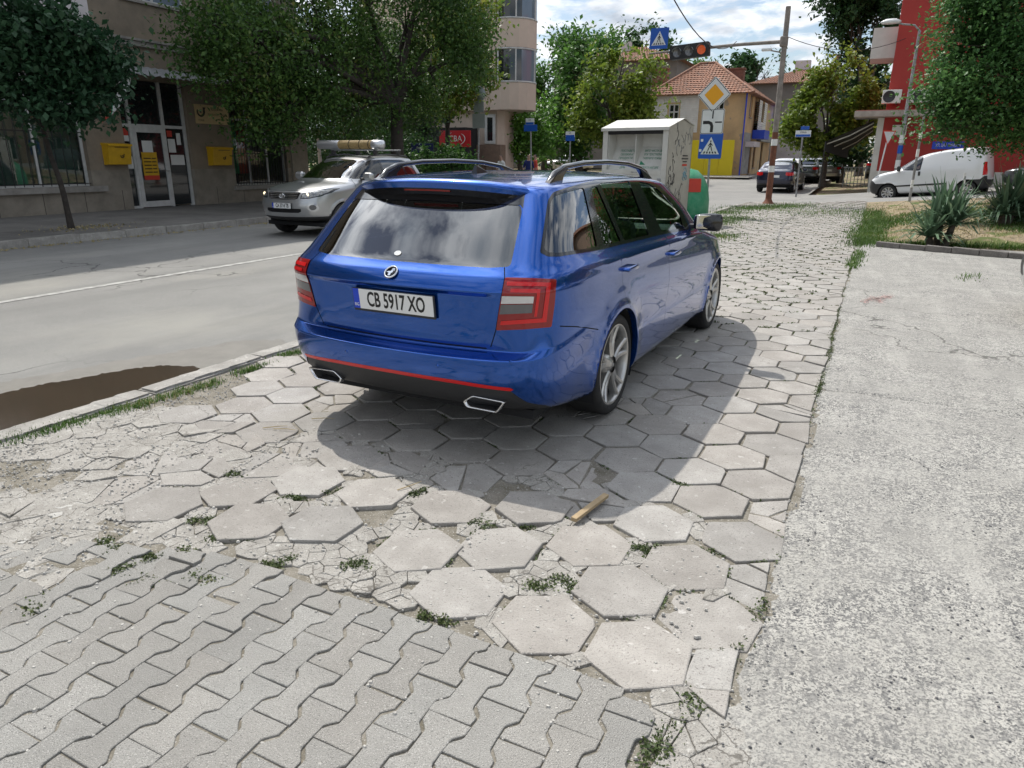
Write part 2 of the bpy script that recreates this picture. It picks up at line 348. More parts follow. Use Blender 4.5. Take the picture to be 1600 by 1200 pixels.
def sheet(name, x0, x1, y0, y1, nx, ny, zf, material, parent=None, kind='structure', smooth=True):
    xs = np.linspace(x0, x1, nx+1) if not hasattr(nx, '__len__') else np.asarray(nx); ys = np.linspace(y0, y1, ny+1) if not hasattr(ny, '__len__') else np.asarray(ny)
    X, Y = np.meshgrid(xs, ys); Z = zf(X, Y)
    n = len(xs); m = len(ys); idx = np.arange(n*m).reshape(m, n)
    Q = np.stack([idx[:-1, :-1], idx[:-1, 1:], idx[1:, 1:], idx[1:, :-1]], -1).reshape(-1, 4)
    o = fast_mesh(name, np.stack([X, Y, Z], -1).reshape(-1, 3), Q, material, parent, smooth)
    if kind and parent is None: o['kind'] = kind
    return o
# --- the wide ground, reaching the horizon
gx = np.concatenate([-np.geomspace(900, 20, 22), np.linspace(-15, 15, 16), np.geomspace(20, 900, 22)])
sheet('ground', 0, 0, 0, 0, gx, gx+20, lambda X, Y: np.where(np.hypot(X, Y) < 400, terr_v(X, Y), 1.5)-.32, MT['soil'])
# --- roads
roadz = lambda X, Y: terr_v(X, Y)-.105+.012*(fbm(X, Y, .5, 3)-.5)
sheet('road', -14.0, -4.33, -25, 28.6, 40, 220, roadz, MT['asphalt'])
sheet('road', -60, -2.6, 28.6, 50, 60, 40, roadz, MT['asphalt_far'])
sheet('road', -8.5, -2.6, 50, 140, 8, 40, roadz, MT['asphalt_far'])
sheet('side_street', -2.6, 45, 28.6, 34.6, 60, 16, lambda X, Y: terr_v(X, Y)-.03, MT['asphalt_far'])
lane = sheet('lane_line', -8.99, -8.87, -25, 30, 1, 110, lambda X, Y: roadz(X, Y)+.005, MT['line'])
# --- far pavement with its kerb
sheet('far_pavement', -19.9, -14.12, -25, 40, 12, 60, lambda X, Y: terr_v(X, Y)+.02+.01*fbm(X, Y, .7, 5), MT['sidewalk_dark'])
def kerb_row(name, x, y0, y1, length, wdt, top, bot, parentname):
    k = empty(parentname); tag(k, kind='structure')
    var = []
    for v in range(4):
        bm = bmesh.new(); bmesh.ops.create_cube(bm, size=1); bmesh.ops.scale(bm, vec=(wdt, length-.012, top-bot), verts=bm.verts)
        bmesh.ops.subdivide_edges(bm, edges=[e for e in bm.edges if abs((e.verts[0].co-e.verts[1].co).y) > .3], cuts=5)
        bmesh.ops.bevel(bm, geom=[e for e in bm.edges if e.verts[0].co.z > 0 and e.verts[1].co.z > 0], offset=.014, segments=2, affect='EDGES')
        for q in bm.verts: q.co += Vector((random.uniform(-1, 1)*.005, 0, random.uniform(-1, 1)*.004))
        me = bpy.data.meshes.new('kerb_stone'); bm.to_mesh(me); bm.free(); me.materials.append(MT['kerb']); var.append(me)
    n = int((y1-y0)/length)
    for i in range(n):
        o = bpy.data.objects.new('kerb_stone', var[i % 4]); COL.objects.link(o); o.parent = k
        yy = y0+(i+.5)*length; o.location = (x+random.uniform(-.012, .012), yy, terrain(x, yy)+(top+bot)/2+random.uniform(-.012, .006))
        o.rotation_euler = (R(random.uniform(-.5, .5)), R(random.uniform(-1.5, 1.5)), R(random.uniform(-.7, .7)))
    return k
kerb_row('kerb_stone', -4.255, -3, 27, 1.0, .17, .016, -.2, 'near_kerb')
kerb_row('kerb_stone', -14.06, -3, 40, 1.0, .14, .045, -.2, 'far_kerb')

# --- near pavement: soil bed, hexagonal slabs, interlocking stones
pav = sheet('pavement', -4.2, -.10, -3, 28.6, 90, 400, lambda X, Y: terr_v(X, Y)-.013+.012*(fbm(X, Y, 5, 1)-.5), MT['joint'])
def poly_clip(P, a, n):
    """keep the side where (p-a).n<=0"""
    o = []
    for i in range(len(P)):
        p, q = P[i-1], P[i]; dp = (p[0]-a[0])*n[0]+(p[1]-a[1])*n[1]; dq = (q[0]-a[0])*n[0]+(q[1]-a[1])*n[1]
        if (dp <= 0) != (dq <= 0):
            t = dp/(dp-dq); o.append((p[0]+(q[0]-p[0])*t, p[1]+(q[1]-p[1])*t))
        if dq <= 0: o.append(q)
    return o
def slab_arrays(P, h=.05, bev=.006, rough=.0015, sub=2, rnd=random):
    """outline P -> verts, faces of a slab with a worn top edge, top at z=0"""
    Q = []
    for i in range(len(P)):
        a, b = P[i], P[(i+1) % len(P)]
        for k in range(sub):
            t = k/sub; e = rough if k else rough*.5
            Q.append((a[0]+(b[0]-a[0])*t+rnd.uniform(-e, e), a[1]+(b[1]-a[1])*t+rnd.uniform(-e, e)))
    cx = sum(q[0] for q in Q)/len(Q); cy = sum(q[1] for q in Q)/len(Q); n = len(Q); V = []
    def ring(d, z):
        for q in Q:
            l = math.hypot(q[0]-cx, q[1]-cy) or 1; s = max(0, 1-d/l); V.append((cx+(q[0]-cx)*s, cy+(q[1]-cy)*s, z+rnd.uniform(-.0006, .0006)))
    ring(bev*.9, 0); ring(bev*.2, -bev*.3); ring(0, -bev*.9); ring(0, -h)
    Fc = [tuple(range(n))]+[(r*n+k, (r+1)*n+k, (r+1)*n+(k+1) % n, r*n+(k+1) % n) for r in range(3) for k in range(n)]
    return V, Fc
def slab_mesh(name, P, **k):
    V, Fc = slab_arrays(P, **k); me = bpy.data.meshes.new(name); me.from_pydata(V, [], Fc); me.update(); return me
HR = .1845
HEXV = []
for v in range(14):
    P = ngon(6, HR, math.pi/6)
    P = [(x+random.uniform(-.004, .004), y+random.uniform(-.004, .004)) for x, y in P]
    if v % 3 == 1:  # a chipped corner
        i = random.randrange(6); a, b, c = P[i-1], P[i], P[(i+1) % 6]; t = random.uniform(.12, .3)
        P[i:i+1] = [(b[0]+(a[0]-b[0])*t, b[1]+(a[1]-b[1])*t), (b[0]+(c[0]-b[0])*t*.7, b[1]+(c[1]-b[1])*t*.7)]
    me = slab_mesh('hex_slab', P, rough=.0022); me.materials.append(MT['hex']); HEXV.append(me)
EX0, LX, LY, Y0 = -.473, .3335, .2905, 1.935
expl = [(-.473, 1.925, 0), (-.805, 1.932, 0), (-.639, 2.228, 0), (-.458, 2.511, 0), (-.85, 2.489, 0), (-.285, 2.815, 0), (-1.473, 2.134, 3), (-1.176, 2.295, 2), (-1.171, 1.955, 3),
        (-.306, 2.206, -9), (-1.538, 2.509, 3), (-1.196, 2.683, 2), (-.661, 2.795, 0), (-2.748, 1.931, -7), (-2.534, 2.19, 3), (-2.315, 2.43, -4),
        (-2.263, 2.0, 2), (-1.966, 2.124, -3), (-1.949, 2.477, 4), (-2.32, 2.76, 3)]
broken_px = [(341, 691), (247, 721), (322, 661), (770, 750), (880, 740), (600, 690), (300, 740), (450, 860), (690, 690), (1010, 640), (640, 665), (930, 640), (500, 631), (360, 657), (1060, 615), (1180, 910), (1225, 805), (422, 725), (1085, 470)]
cells = []   # x,y,rot,type
for x, y, r in expl: cells.append((x, y, r, 'worn' if r == -9 else 'whole'))
for r in range(3, 94):
    y = Y0+LY*r+.006*min(r, 4)
    for k in range(-1, 12):
        x = EX0-LX*k-(LX/2 if r % 2 else 0)
        if x > .0 or x < -4.12: continue
        if r == 3 and x > -2.75: continue
        if y < 3.6 and x < -3.85: continue
        if r <= 4 and x < -3.75: continue
        cells.append((x, y, 0, 'whole'))
cells += [(-1.64, 2.83, 0, 'broken'), (-2.05, 2.80, 10, 'broken'), (-2.63, 2.491, 5, 'broken'), (-3.02, 2.60, 0, 'broken'), (-3.034, 1.972, 8, 'broken'), (-2.9, 2.25, 0, 'broken'), (-2.60, 2.80, 0, 'broken'), (-.97, 2.83, 0, 'broken'), (-.15, 2.506, 0, 'broken'), (-.15, 1.93, 0, 'broken')]
for q in ((247, 721), (290, 700), (341, 691), (265, 668), (322, 661), (310, 738), (390, 690), (215, 740)):
    g_ = at_z(*q)
    if not any(math.hypot(c[0]-g_.x, c[1]-g_.y) < .27 for c in cells): cells.append((g_.x, g_.y, random.uniform(-12, 12), 'broken2'))
bpts = [at_z(*q) for q in broken_px]
hexes, worn, broken = [], [], []
for c in cells:
    if c[3] == 'whole' and (any(math.hypot(c[0]-b.x, c[1]-b.y) < .15 for b in bpts) or (c[1] > 3.9 and c[0] < -.3 and random.random() < .025)): broken.append(c)
    elif c[3].startswith('broken'): broken.append(c)
    else: hexes.append(c)
def seam(y): return -.135+.02*(float(fbm1(y*1.0, 3.3, 2.5, 41))-.5)*2+.018*(float(fbm1(y, 1.1, 14, 42))-.5)*2-(.18*max(0, 1.75-y) if y < 1.75 else 0)-(.07*max(0, min(1, (2.2-y)/.45)) if y < 2.2 else 0)
def edge_cut(x):  # slabs that would cross the seam with the concrete strip
    return x+.16 > -.115
hexes.sort(key=lambda c: c[1])
def place(me, name, x, y, rot, zj=.004, tilt=.7):
    o = bpy.data.objects.new(name, me); COL.objects.link(o); o.parent = pav
    o.location = (x, y, terrain(x, y)+random.uniform(-zj, zj)); o.rotation_euler = (R(random.gauss(0, tilt)), R(random.gauss(0, tilt)), R(rot)); return o
near = [c for c in hexes if not edge_cut(c[0])][:290]; nearset = set(near); far = [c for c in hexes if c not in nearset]
for c in near:
    rr = random.choice((0, 60, 120, 180, 240, 300))+c[2]+random.gauss(0, 1.2)
    big = c[1] < 3.0 and c[0] < -.95
    o = place(random.choice(HEXV), 'hex_slab', c[0]+random.gauss(0, .004), c[1]+random.gauss(0, .004), rr, .003 if not big else .005, .5 if not big else .9)
    if big: o.location.z += .002
    if c[3] == 'worn': o.location.z -= .006
# the remaining far slabs and those cut at the seam
V, Fc = [], []
for c in far:
    P = [(c[0]+x+random.gauss(0, .003), c[1]+y+random.gauss(0, .003)) for x, y in ngon(6, HR, math.pi/6)]
    if edge_cut(c[0]): P = poly_clip(P, (min(seam(c[1]), seam(c[1]-.1), seam(c[1]+.1))-.004, c[1]), (1, random.uniform(-.05, .05)))
    if len(P) < 3: continue
    v, f = slab_arrays(P, sub=1 if c[1] > 9 else 2, rough=.002); z0 = terrain(c[0], c[1])+random.uniform(-.004, .004); b = len(V)
    tx, ty = random.gauss(0, .011), random.gauss(0, .011)
    V += [(x, y, z+z0+(x-c[0])*tx+(y-c[1])*ty) for x, y, z in v]; Fc += [tuple(i+b for i in g) for g in f]
# far slabs need their own tint: random per island
mfar = MT['hex'].copy(); mfar.name = 'hex_concrete_far'; ntf = mfar.node_tree
oi = [n for n in ntf.nodes if n.bl_idname == 'ShaderNodeObjectInfo'][0]; gn = [n for n in ntf.nodes if n.bl_idname == 'ShaderNodeNewGeometry'][0]
for lk in list(oi.outputs['Random'].links): ntf.links.new(gn.outputs['Random Per Island'], lk.to_socket)
fo = raw_mesh('hex_slab_field', V, Fc, mfar, pav); fo['kind'] = 'stuff'
# half slabs along the seam
for yy in np.arange(1.99, 9, LY*2):
    pass
# broken slabs: each fragment its own piece
def split_poly(P, k, gap=.006):
    xs = [p[0] for p in P]; ys = [p[1] for p in P]; S = [(random.uniform(min(xs), max(xs))*.7, random.uniform(min(ys), max(ys))*.7) for _ in range(k)]
    res = []
    for i, a in enumerate(S):
        Q = P
        for j, b in enumerate(S):
            if i == j: continue
            d = (b[0]-a[0], b[1]-a[1]); l = math.hypot(*d) or 1; n = (d[0]/l, d[1]/l)
            Q = poly_clip(Q, ((a[0]+b[0])/2-n[0]*gap/2, (a[1]+b[1])/2-n[1]*gap/2), n)
            if len(Q) < 3: break
        if len(Q) >= 3: res.append(Q)
    return res
nfrag = 0
for c in sorted(broken, key=lambda c: c[1]):
    if nfrag > 280: break
    P = ngon(6, HR, math.pi/6+R(c[2]))
    if edge_cut(c[0]): P = poly_clip(P, (seam(c[1])-.006-c[0], 0), (1, .05))
    for Q in split_poly(P, 2 if c[3] == 'broken2' else random.choice((2, 2, 3, 3, 4)), .009):
        me = slab_mesh('slab_fragment', Q, rough=.003, bev=.005); me.materials.append(MT['hex'])
        place(me, 'slab_fragment', c[0], c[1], random.gauss(0, 1.0), .006, 1.2).location.z -= .004; nfrag += 1
# interlocking double-T stones
def bone_outline(e=.0705, wst=.0412, L2=.1133):
    s = 1; P = []
    half = [(e, L2), (e, .078), (wst+.004, .051), (wst, .043), (wst, -.043), (wst+.004, -.051), (e, -.078), (e, -L2)]
    P = half+[(-x, y) for x, y in half[::-1]]
    return P[::-1]
BONE = []
for v in range(8):
    P = [(x+random.uniform(-.0015, .0015), y+random.uniform(-.0015, .0015)) for x, y in bone_outline()]
    n = len(P)
    # inset rings by moving along the outline normal
    def ring(d, z):
        o = []
        for i in range(n):
            a, b, c2 = Vector(P[i-1]), Vector(P[i]), Vector(P[(i+1) % n]); t = (c2-a).normalized(); nn = Vector((-t.y, t.x))
            q = b+nn*d ; o.append((q.x, q.y, z))
        return o
    V = ring(.0030, 0)+ring(.0008, -.0015)+ring(0, -.005)+ring(0, -.05)
    Fc = [tuple(range(n))[::-1]]+[(r*n+k, r*n+(k+1) % n, (r+1)*n+(k+1) % n, (r+1)*n+k) for r in range(3) for k in range(n)]
    me = bpy.data.meshes.new('interlocking_stone'); me.from_pydata(V, [], Fc); me.update(); me.materials.append(MT['bone']); BONE.append(me)
bx0, by0 = -1.798, 1.398
def bone_top(x): return 1.742+.006*math.sin(x*9)-max(0, -2.2-x)*.36-max(0, x+.5)*.5
for k in range(-16, 14):
    x = bx0+.115*k
    if x > -.40 or x < -3.3: continue
    for m_ in range(-8, 4):
        y = by0+(.115 if k % 2 else 0)+.23*m_+.115
        if y < -.35: continue
        top = bone_top(x)
        if y-.10 > top: continue
        if x < -2.6 and y > 1.0 and random.random() < .25: continue
        loose = (x < -1.8 and y > 1.40) or x < -2.5
        if y+.115 > top+.005:   # cut half stones along the border
            Pc = poly_clip([(a, b) for a, b in bone_outline()[::-1]], (0, top-y), (0, 1))
            if len(Pc) < 3 or top-y+.11 < .022: continue
            me = slab_mesh('interlocking_stone', Pc, sub=1, bev=.004); me.materials.append(MT['bone'])
        else: me = BONE[random.randrange(8)]
        cut = y+.115 > top+.005
        o = place(me, 'interlocking_stone', x+random.gauss(0, .0012 if not loose else .006), y+random.gauss(0, .0012 if not loose else .006), random.gauss(0, .4 if not loose else 3.0), .002 if not loose else .006, .4 if not loose else 1.6)
        if not loose and not cut and random.random() < .5: o.rotation_euler.z += math.pi

# crushed concrete between the slabs
def rubble(name, x0, x1, y0, y1, cell, zf, keep, parent, material, gap=.006, jit=.75):
    nx = int((x1-x0)/cell); ny = int((y1-y0)/cell); S = {}
    for i in range(nx):
        for j in range(ny): S[i, j] = (x0+(i+.5+random.uniform(-.5, .5)*jit)*cell, y0+(j+.5+random.uniform(-.5, .5)*jit)*cell)
    V, Fc = [], []
    for (i, j), a in S.items():
        if not keep(*a): continue
        P = [(a[0]-cell, a[1]-cell), (a[0]+cell, a[1]-cell), (a[0]+cell, a[1]+cell), (a[0]-cell, a[1]+cell)]; g = random.uniform(.3, 1.6)*gap
        for di in (-2, -1, 0, 1, 2):
            for dj in (-2, -1, 0, 1, 2):
                b = S.get((i+di, j+dj))
                if b is None or (di == 0 and dj == 0): continue
                d = (b[0]-a[0], b[1]-a[1]); l = math.hypot(*d) or 1; n = (d[0]/l, d[1]/l)
                P = poly_clip(P, ((a[0]+b[0])/2-n[0]*g/2, (a[1]+b[1])/2-n[1]*g/2), n)
                if len(P) < 3: break
            if len(P) < 3: break
        if len(P) < 3: continue
        v, f = slab_arrays(P, h=.04, bev=random.uniform(.002, .006), sub=1, rough=.002); z0 = zf(*a); b0 = len(V); tx, ty = random.gauss(0, .03), random.gauss(0, .03)
        V += [(x, y, z+z0+(x-a[0])*tx+(y-a[1])*ty) for x, y, z in v]; Fc += [tuple(q+b0 for q in g2) for g2 in f]
    o = raw_mesh(name, V, Fc, material, parent); o['kind'] = 'stuff'; return o
occ = [(c[0], c[1]) for c in hexes if c[1] < 3.4]+[(c[0], c[1]) for c in broken if c[1] < 3.4]
def free(x, y):
    if any((x-a)**2+(y-b)**2 < .166**2 for a, b in occ): return False
    if -2.6 < x < -.33 and y < bone_top(x)+.01: return False
    return True
rubble('crushed_concrete', -3.3, -.12, 1.35, 3.15, .075, lambda x, y: -.005+.008*(float(fbm1(x, y, 3, 8))-.5), lambda x, y: free(x, y) and float(fbm1(x, y, 4, 11)) > .36, pav, MT['rubble'], gap=.0018, jit=1.25)
# the broken-up patch beside the kerb
px_ = np.linspace(-4.18, -2.45, 120); py_ = np.linspace(-.4, 3.1, 240)
def patchz(X, Y):
    e = np.clip((X+4.18)/.25, 0, 1)*np.clip((-2.45-X)/.35, 0, 1)*np.clip((3.1-Y)/.5, 0, 1)
    ramp = np.clip((-2.75-X)/.5+(.9-Y)*.5, 0, 1)
    return -.018+e*(.022*(fbm(X, Y, 3.2, 21)-.36)+.016*(fbm(X, Y, 22, 22, 3)-.5)+.013*np.maximum(0, fbm(X, Y, 9, 27)-.5)*2)
pt = sheet('broken_patch', 0, 0, 0, 0, px_, py_, patchz, MT['rubble'], pav)
pt['kind'] = 'stuff'
rubble('cracked_concrete', -4.1, -2.55, .1, 2.75, .15, lambda x, y: float(patchz(np.float64(x), np.float64(y)))+.008, lambda x, y: free(x, y) and float(fbm1(x, y, 1.7, 31)) > .53, pav, MT['rubble'], gap=.003, jit=1.3)
lc_ = at_z(85, 805); ld = at_z(135, 770)-at_z(45, 840); la = math.atan2(ld.y, ld.x); V, Q = [], []
for i in range(70):
    for j in range(40):
        u, v = (i-35)*.0085, (j-20)*.0085; m_ = 1-(u/.25)**2-(v/.11)**2+1.5*(fbm1(u+3, v+5, 16, 77)-.5)
        if m_ < .25: continue
        b0 = len(V)
        for du, dv in ((0, 0), (.0085, 0), (.0085, .0085), (0, .0085)):
            x = lc_.x+(u+du)*math.cos(la)-(v+dv)*math.sin(la); y = lc_.y+(u+du)*math.sin(la)+(v+dv)*math.cos(la); V.append((x, y, float(patchz(np.float64(x), np.float64(y)))+.004))
        Q.append((b0, b0+1, b0+2, b0+3))
fast_mesh('lime_patch', V, Q, MT['lime'], pav)['kind'] = 'stuff'
sheet('joint_sand', -3.2, -.42, -.6, 1.72, 60, 60, lambda X, Y: -.0065+.004*(fbm(X, Y, 9, 15)-.5), MT['joint'], pav)

# --- concrete strip on the right, cast in bays with a ragged seam
slab = empty('concrete_strip'); tag(slab, kind='structure')
def bay(y0, y1, tilt0, tilt1, nx, ny):
    X1 = 7.0; V = []; us = np.concatenate([np.linspace(0, 1, nx)**1.7])
    for j in range(ny+1):
        for u in us:
            f = j/ny
            yl = y0+(y1-y0)*f; x0 = seam(yl); x = x0+(X1-x0)*u
            y = yl+x*(tilt0*(1-f)+tilt1*f)
            V.append((x, y, 0))
    V = np.array(V); rl = .012*(fbm(V[:, 0], V[:, 1], 20, 51, 3)-.5)+.012*(fbm(V[:, 0], V[:, 1], 3, 52)-.5)
    e = np.minimum(np.tile(us, ny+1)*40, 1); V[:, 2] = .003+rl-.016*(1-e)
    j = np.repeat(np.arange(ny+1), nx); V[:, 2] -= np.where((j == 0) | (j == ny), .02, 0)
    i = np.arange((ny+1)*nx).reshape(ny+1, nx); Q = np.stack([i[:-1, :-1], i[:-1, 1:], i[1:, 1:], i[1:, :-1]], -1).reshape(-1, 4)
    return fast_mesh('concrete_bay', V, Q, MT['aggregate'], slab, True)
j1 = at_z(1215, 597); j2 = at_z(1590, 648); t1 = (j2.y-j1.y)/(j2.x-j1.x)
k1 = at_z(1345, 440); k2 = at_z(1590, 468); t2 = (k2.y-k1.y)/(k2.x-k1.x)
ya, yb = j1.y-t1*j1.x, k1.y-t2*k1.x
bay(-1.5, ya-.006, 0, t1, 150, 240); bay(ya+.006, yb-.008, t1, t2, 110, 150); bay(yb+.008, 15.62, t2, 0, 60, 40)
sheet('strip_bed', -.5, 7, -1.5, 15.62, 10, 40, lambda X, Y: -.045+0*X, MT['joint'], slab)
# dark stones and pits on the rough concrete
def pebbles(name, n, area, size, material, parent, zf, dens=None):
    V, Q = [], []
    for k in range(n):
        x, y = area()
        r = size*random.uniform(.4, 1.3); b = len(V); z = zf(x, y)
        ang = random.uniform(0, 6.28); s = random.uniform(.5, .9)
        pts = [(math.cos(ang+a)*r*(1 if i % 2 else .8), math.sin(ang+a)*r*s) for i, a in enumerate([0, 1.26, 2.5, 3.77, 5.0])]
        V += [(x+px, y+py, z-r*.3) for px, py in pts]+[(x+px*.55, y+py*.55, z+r*.35) for px, py in pts]
        Q += [(b+i, b+(i+1) % 5, b+5+(i+1) % 5, b+5+i) for i in range(5)]+[(b+5, b+6, b+7, b+8, b+9)]
    o = raw_mesh(name, V, Q, material, parent); o['kind'] = 'stuff'; return o
MT['peb_d'] = mat('dark_gravel', (.085, .085, .09), rough=.8, col2=(.20, .195, .19), vscale=40)
MT['peb_l'] = mat('pale_gravel', (.50, .48, .44), rough=.9, col2=(.30, .285, .26), vscale=40)
def in_strip():
    while True:
        y = 1.2+abs(random.gauss(0, 2.2)); x = random.uniform(-.3, 1.6+y*.25)
        if x > seam(y)+.02 and fbm1(x, y, 3, 61) > random.uniform(.3, .7): return x, y
pebbles('strip_gravel', 2600, in_strip, .0055, MT['peb_d'], slab, lambda x, y: .003)
pebbles('patch_gravel', 3800, lambda: (random.uniform(-4.15, -2.5) if random.random() < .62 else random.uniform(-3, -.3), random.triangular(.3, 3.1, 2.2)), .009, MT['peb_l'], pav, lambda x, y: -.006+random.uniform(0, .006))
pebbles('kerbside_gravel', 1500, lambda: (random.uniform(-4.15, -3.5), random.uniform(1.5, 5)), .008, MT['peb_l'], pav, lambda x, y: -.010+random.uniform(0, .004))
pebbles('seam_gravel', 500, lambda: (random.gauss(-.13, .03), random.uniform(1.3, 8)), .007, MT['peb_l'], pav, lambda x, y: -.008)

# --- road dressing
def blob(name, pts_px, z, material, jitter=2.0, n=6):
    P = []
    for i in range(len(pts_px)):
        a, b = pts_px[i], pts_px[(i+1) % len(pts_px)]
        for k in range(n):
            t = k/n; q = at_z(a[0]+(b[0]-a[0])*t+random.uniform(-jitter, jitter), a[1]+(b[1]-a[1])*t+random.uniform(-jitter, jitter)*.4, z); P.append((q.x, q.y, z))
    me = bpy.data.meshes.new(name); me.from_pydata(P, [], [tuple(range(len(P)))]); me.update(); return link_mesh(name, me, material)
dm = blob('damp_stain', [(-160, 690), (-40, 603), (90, 582), (190, 563), (300, 545), (372, 533), (440, 530), (452, 541), (402, 556), (318, 590), (200, 627), (90, 658), (-40, 697)], -.094, MT['damp'], 4, 12)
dm['kind'] = 'structure'
pdl = blob('puddle', [(-160, 704), (-40, 625), (60, 601), (120, 592), (190, 578), (250, 571), (303, 572), (312, 577), (296, 588), (200, 621), (90, 652), (-40, 690)], -.089, MT['wet'], 2.5, 12)
pdl['kind'] = 'structure'

def leaf_cloud(C, size, asp=.62, droop=.25, fold=.25):
    """C (n,3) -> verts, quads for n folded leaves"""
    n = len(C); a = RNG.uniform(0, 2*np.pi, n); el = RNG.normal(-droop, .55, n); s = size*RNG.uniform(.6, 1.35, n)
    d = np.stack([np.cos(a)*np.cos(el), np.sin(a)*np.cos(el), np.sin(el)], -1); r = np.stack([-np.sin(a), np.cos(a), 0*a], -1)
    roll = RNG.normal(0, .6, n); up = np.cross(r, d); side = r*np.cos(roll)[:, None]+up*np.sin(roll)[:, None]; nn = np.cross(d, side)
    b = C-d*(s*.5)[:, None]; t = C+d*(s*.5)[:, None]; l = C-d*(s*.06)[:, None]+side*(s*asp*.5)[:, None]+nn*(s*fold*.3)[:, None]; q = C-d*(s*.06)[:, None]-side*(s*asp*.5)[:, None]+nn*(s*fold*.3)[:, None]
    V = np.stack([b, l, t, q], 1).reshape(-1, 3); k = np.arange(n)*4
    return V, np.concatenate([np.stack([k, k+1, k+2], -1), np.stack([k, k+2, k+3], -1)])
# --- grass
def blades(name, pts, h, wdt, material, parent=None, lean=.5, kind='stuff', seg=1):
    """pts (n,3); one bent blade each"""
    pts = np.asarray(pts, np.float64); n = len(pts); a = RNG.uniform(0, 2*np.pi, n); l = RNG.uniform(0, lean, n); hh = h*RNG.uniform(.45, 1.25, n)
    w_ = wdt*RNG.uniform(.6, 1.3, n)
    d = np.stack([np.cos(a), np.sin(a), 0*a], -1); s = np.stack([-np.sin(a), np.cos(a), 0*a], -1)
    up = np.array([0, 0, 1.0])
    m1 = pts+d*(l*hh*.35)[:, None]+up*(hh*.6)[:, None]; m2 = pts+d*(l*hh)[:, None]+up*(hh*(1-.35*l))[:, None]
    b0, b1 = pts-s*w_[:, None]/2, pts+s*w_[:, None]/2; c0, c1 = m1-s*w_[:, None]*.4, m1+s*w_[:, None]*.4
    V = np.stack([b0, b1, c1, c0, m2], 1).reshape(-1, 3); k = np.arange(n)*5
    F3 = np.concatenate([np.stack([k, k+1, k+2], -1), np.stack([k, k+2, k+3], -1), np.stack([k+3, k+2, k+4], -1)])
    o = fast_mesh(name, V, F3, material, parent)
    if kind: o['kind'] = kind
    return o
# moss and weeds in the joints of the hexagons
pts = []; tall = []
for c in cells:
    dn = .10 if c[1] < 8 else .35 if c[1] < 14 else .6
    if c[1] > 26 or c[0] > -.16: continue
    for e in range(6):
        nn = fbm1(c[0]+math.cos(e*1.047), c[1]+math.sin(e*1.047), 1.3, 71)
        if nn < .62-dn*.35: continue
        a0 = math.pi/6+e*math.pi/3; p0 = (HR*math.cos(a0), HR*math.sin(a0)); p1 = (HR*math.cos(a0+math.pi/3), HR*math.sin(a0+math.pi/3)); m_ = int((26 if c[1] < 7 else 14)*(nn-.4)*4)
        t0 = random.random()*.6
        for k in range(m_):
            t = min(1, t0+random.random()*.45); s = 1.03+random.gauss(0, .02); x = c[0]+(p0[0]+(p1[0]-p0[0])*t)*s; y = c[1]+(p0[1]+(p1[1]-p0[1])*t)*s
            pts.append((x, y, terrain(x, y)-.012))
pts = np.array(pts)+RNG.normal(size=(len(pts), 3))*np.array([.004, .004, .003]); pts[:, 2] += .004; nr = pts[:, 1] < 7; V, T = leaf_cloud(pts[nr], .013, droop=-.3); fp = np.repeat(pts[~nr], 2, 0)+RNG.normal(size=(2*(~nr).sum(), 3))*np.array([.012, .02, .003]); V2, T2 = leaf_cloud(fp, .034, droop=-.25); T = np.concatenate([T, T2+len(V)]); V = np.concatenate([V, V2]); mo = fast_mesh('joint_moss', V, T, MT['moss']); mo['kind'] = 'stuff'; tag(mo, 'low moss and weeds growing in the joints of the pavement', 'moss')
mp = []
def clump(cx, cy, n, sx, sy=None): 
    for k in range(n): mp.append((random.gauss(cx, sx), random.gauss(cy, sy or sx), -.012))
for q in [(845, 915), (880, 905), (500, 765), (460, 775), (640, 770), (560, 880), (820, 820), (740, 815), (270, 748), (355, 738), (330, 812), (425, 880), (965, 800), (1000, 855), (1065, 755), (1010, 830), (890, 735), (640, 630), (395, 742), (500, 605), (690, 965), (165, 845), (50, 950), (235, 905), (290, 860), (320, 905), (350, 830), (225, 870), (180, 890)]:
    g = at_z(*q); clump(g.x, g.y, random.randrange(50, 130), .024, .016); clump(g.x+random.gauss(0, .05), g.y+random.gauss(0, .03), random.randrange(20, 60), .012, .02)
for q, n_ in [((1085, 1088), 90), ((1030, 1165), 160), ((1186, 950), 60), ((1145, 1010), 70), ((1231, 845), 30), ((1225, 878), 40), ((1290, 590), 150), ((1310, 530), 120), ((1330, 420), 140), ((1300, 560), 60), ((1275, 640), 40), ((1318, 480), 70), ((1190, 800), 40)]:
    g = at_z(*q); clump(g.x, g.y, n_, .022, .05 if q[1] > 650 else .14)
for k in range(46):
    yy = random.uniform(2.0, 13.5)
    if fbm1(yy, 2.2, 1.1, 87) > .45: clump(seam(yy)-.006, yy, random.randrange(20, 90), .012, .03+.012*yy)
mp = np.array([q for q in mp if q[0] < seam(q[1])+.012 and (q[0] > seam(q[1])-.03 or not any((q[0]-c[0])**2+(q[1]-c[1])**2 < .162**2 for c in cells if c[1] < 4.2))]); mp = np.repeat(mp, 3, 0); mp = mp+RNG.normal(size=mp.shape)*np.array([.008, .008, .005]); mp[:, 2] += .006; V, T = leaf_cloud(mp, .013, droop=-.35); mo2 = fast_mesh('weed_clumps', V, T, MT['moss']); mo2['kind'] = 'stuff'; tag(mo2, 'small weed clumps along cracks and the seam of the pavement', 'weeds')
gp = []
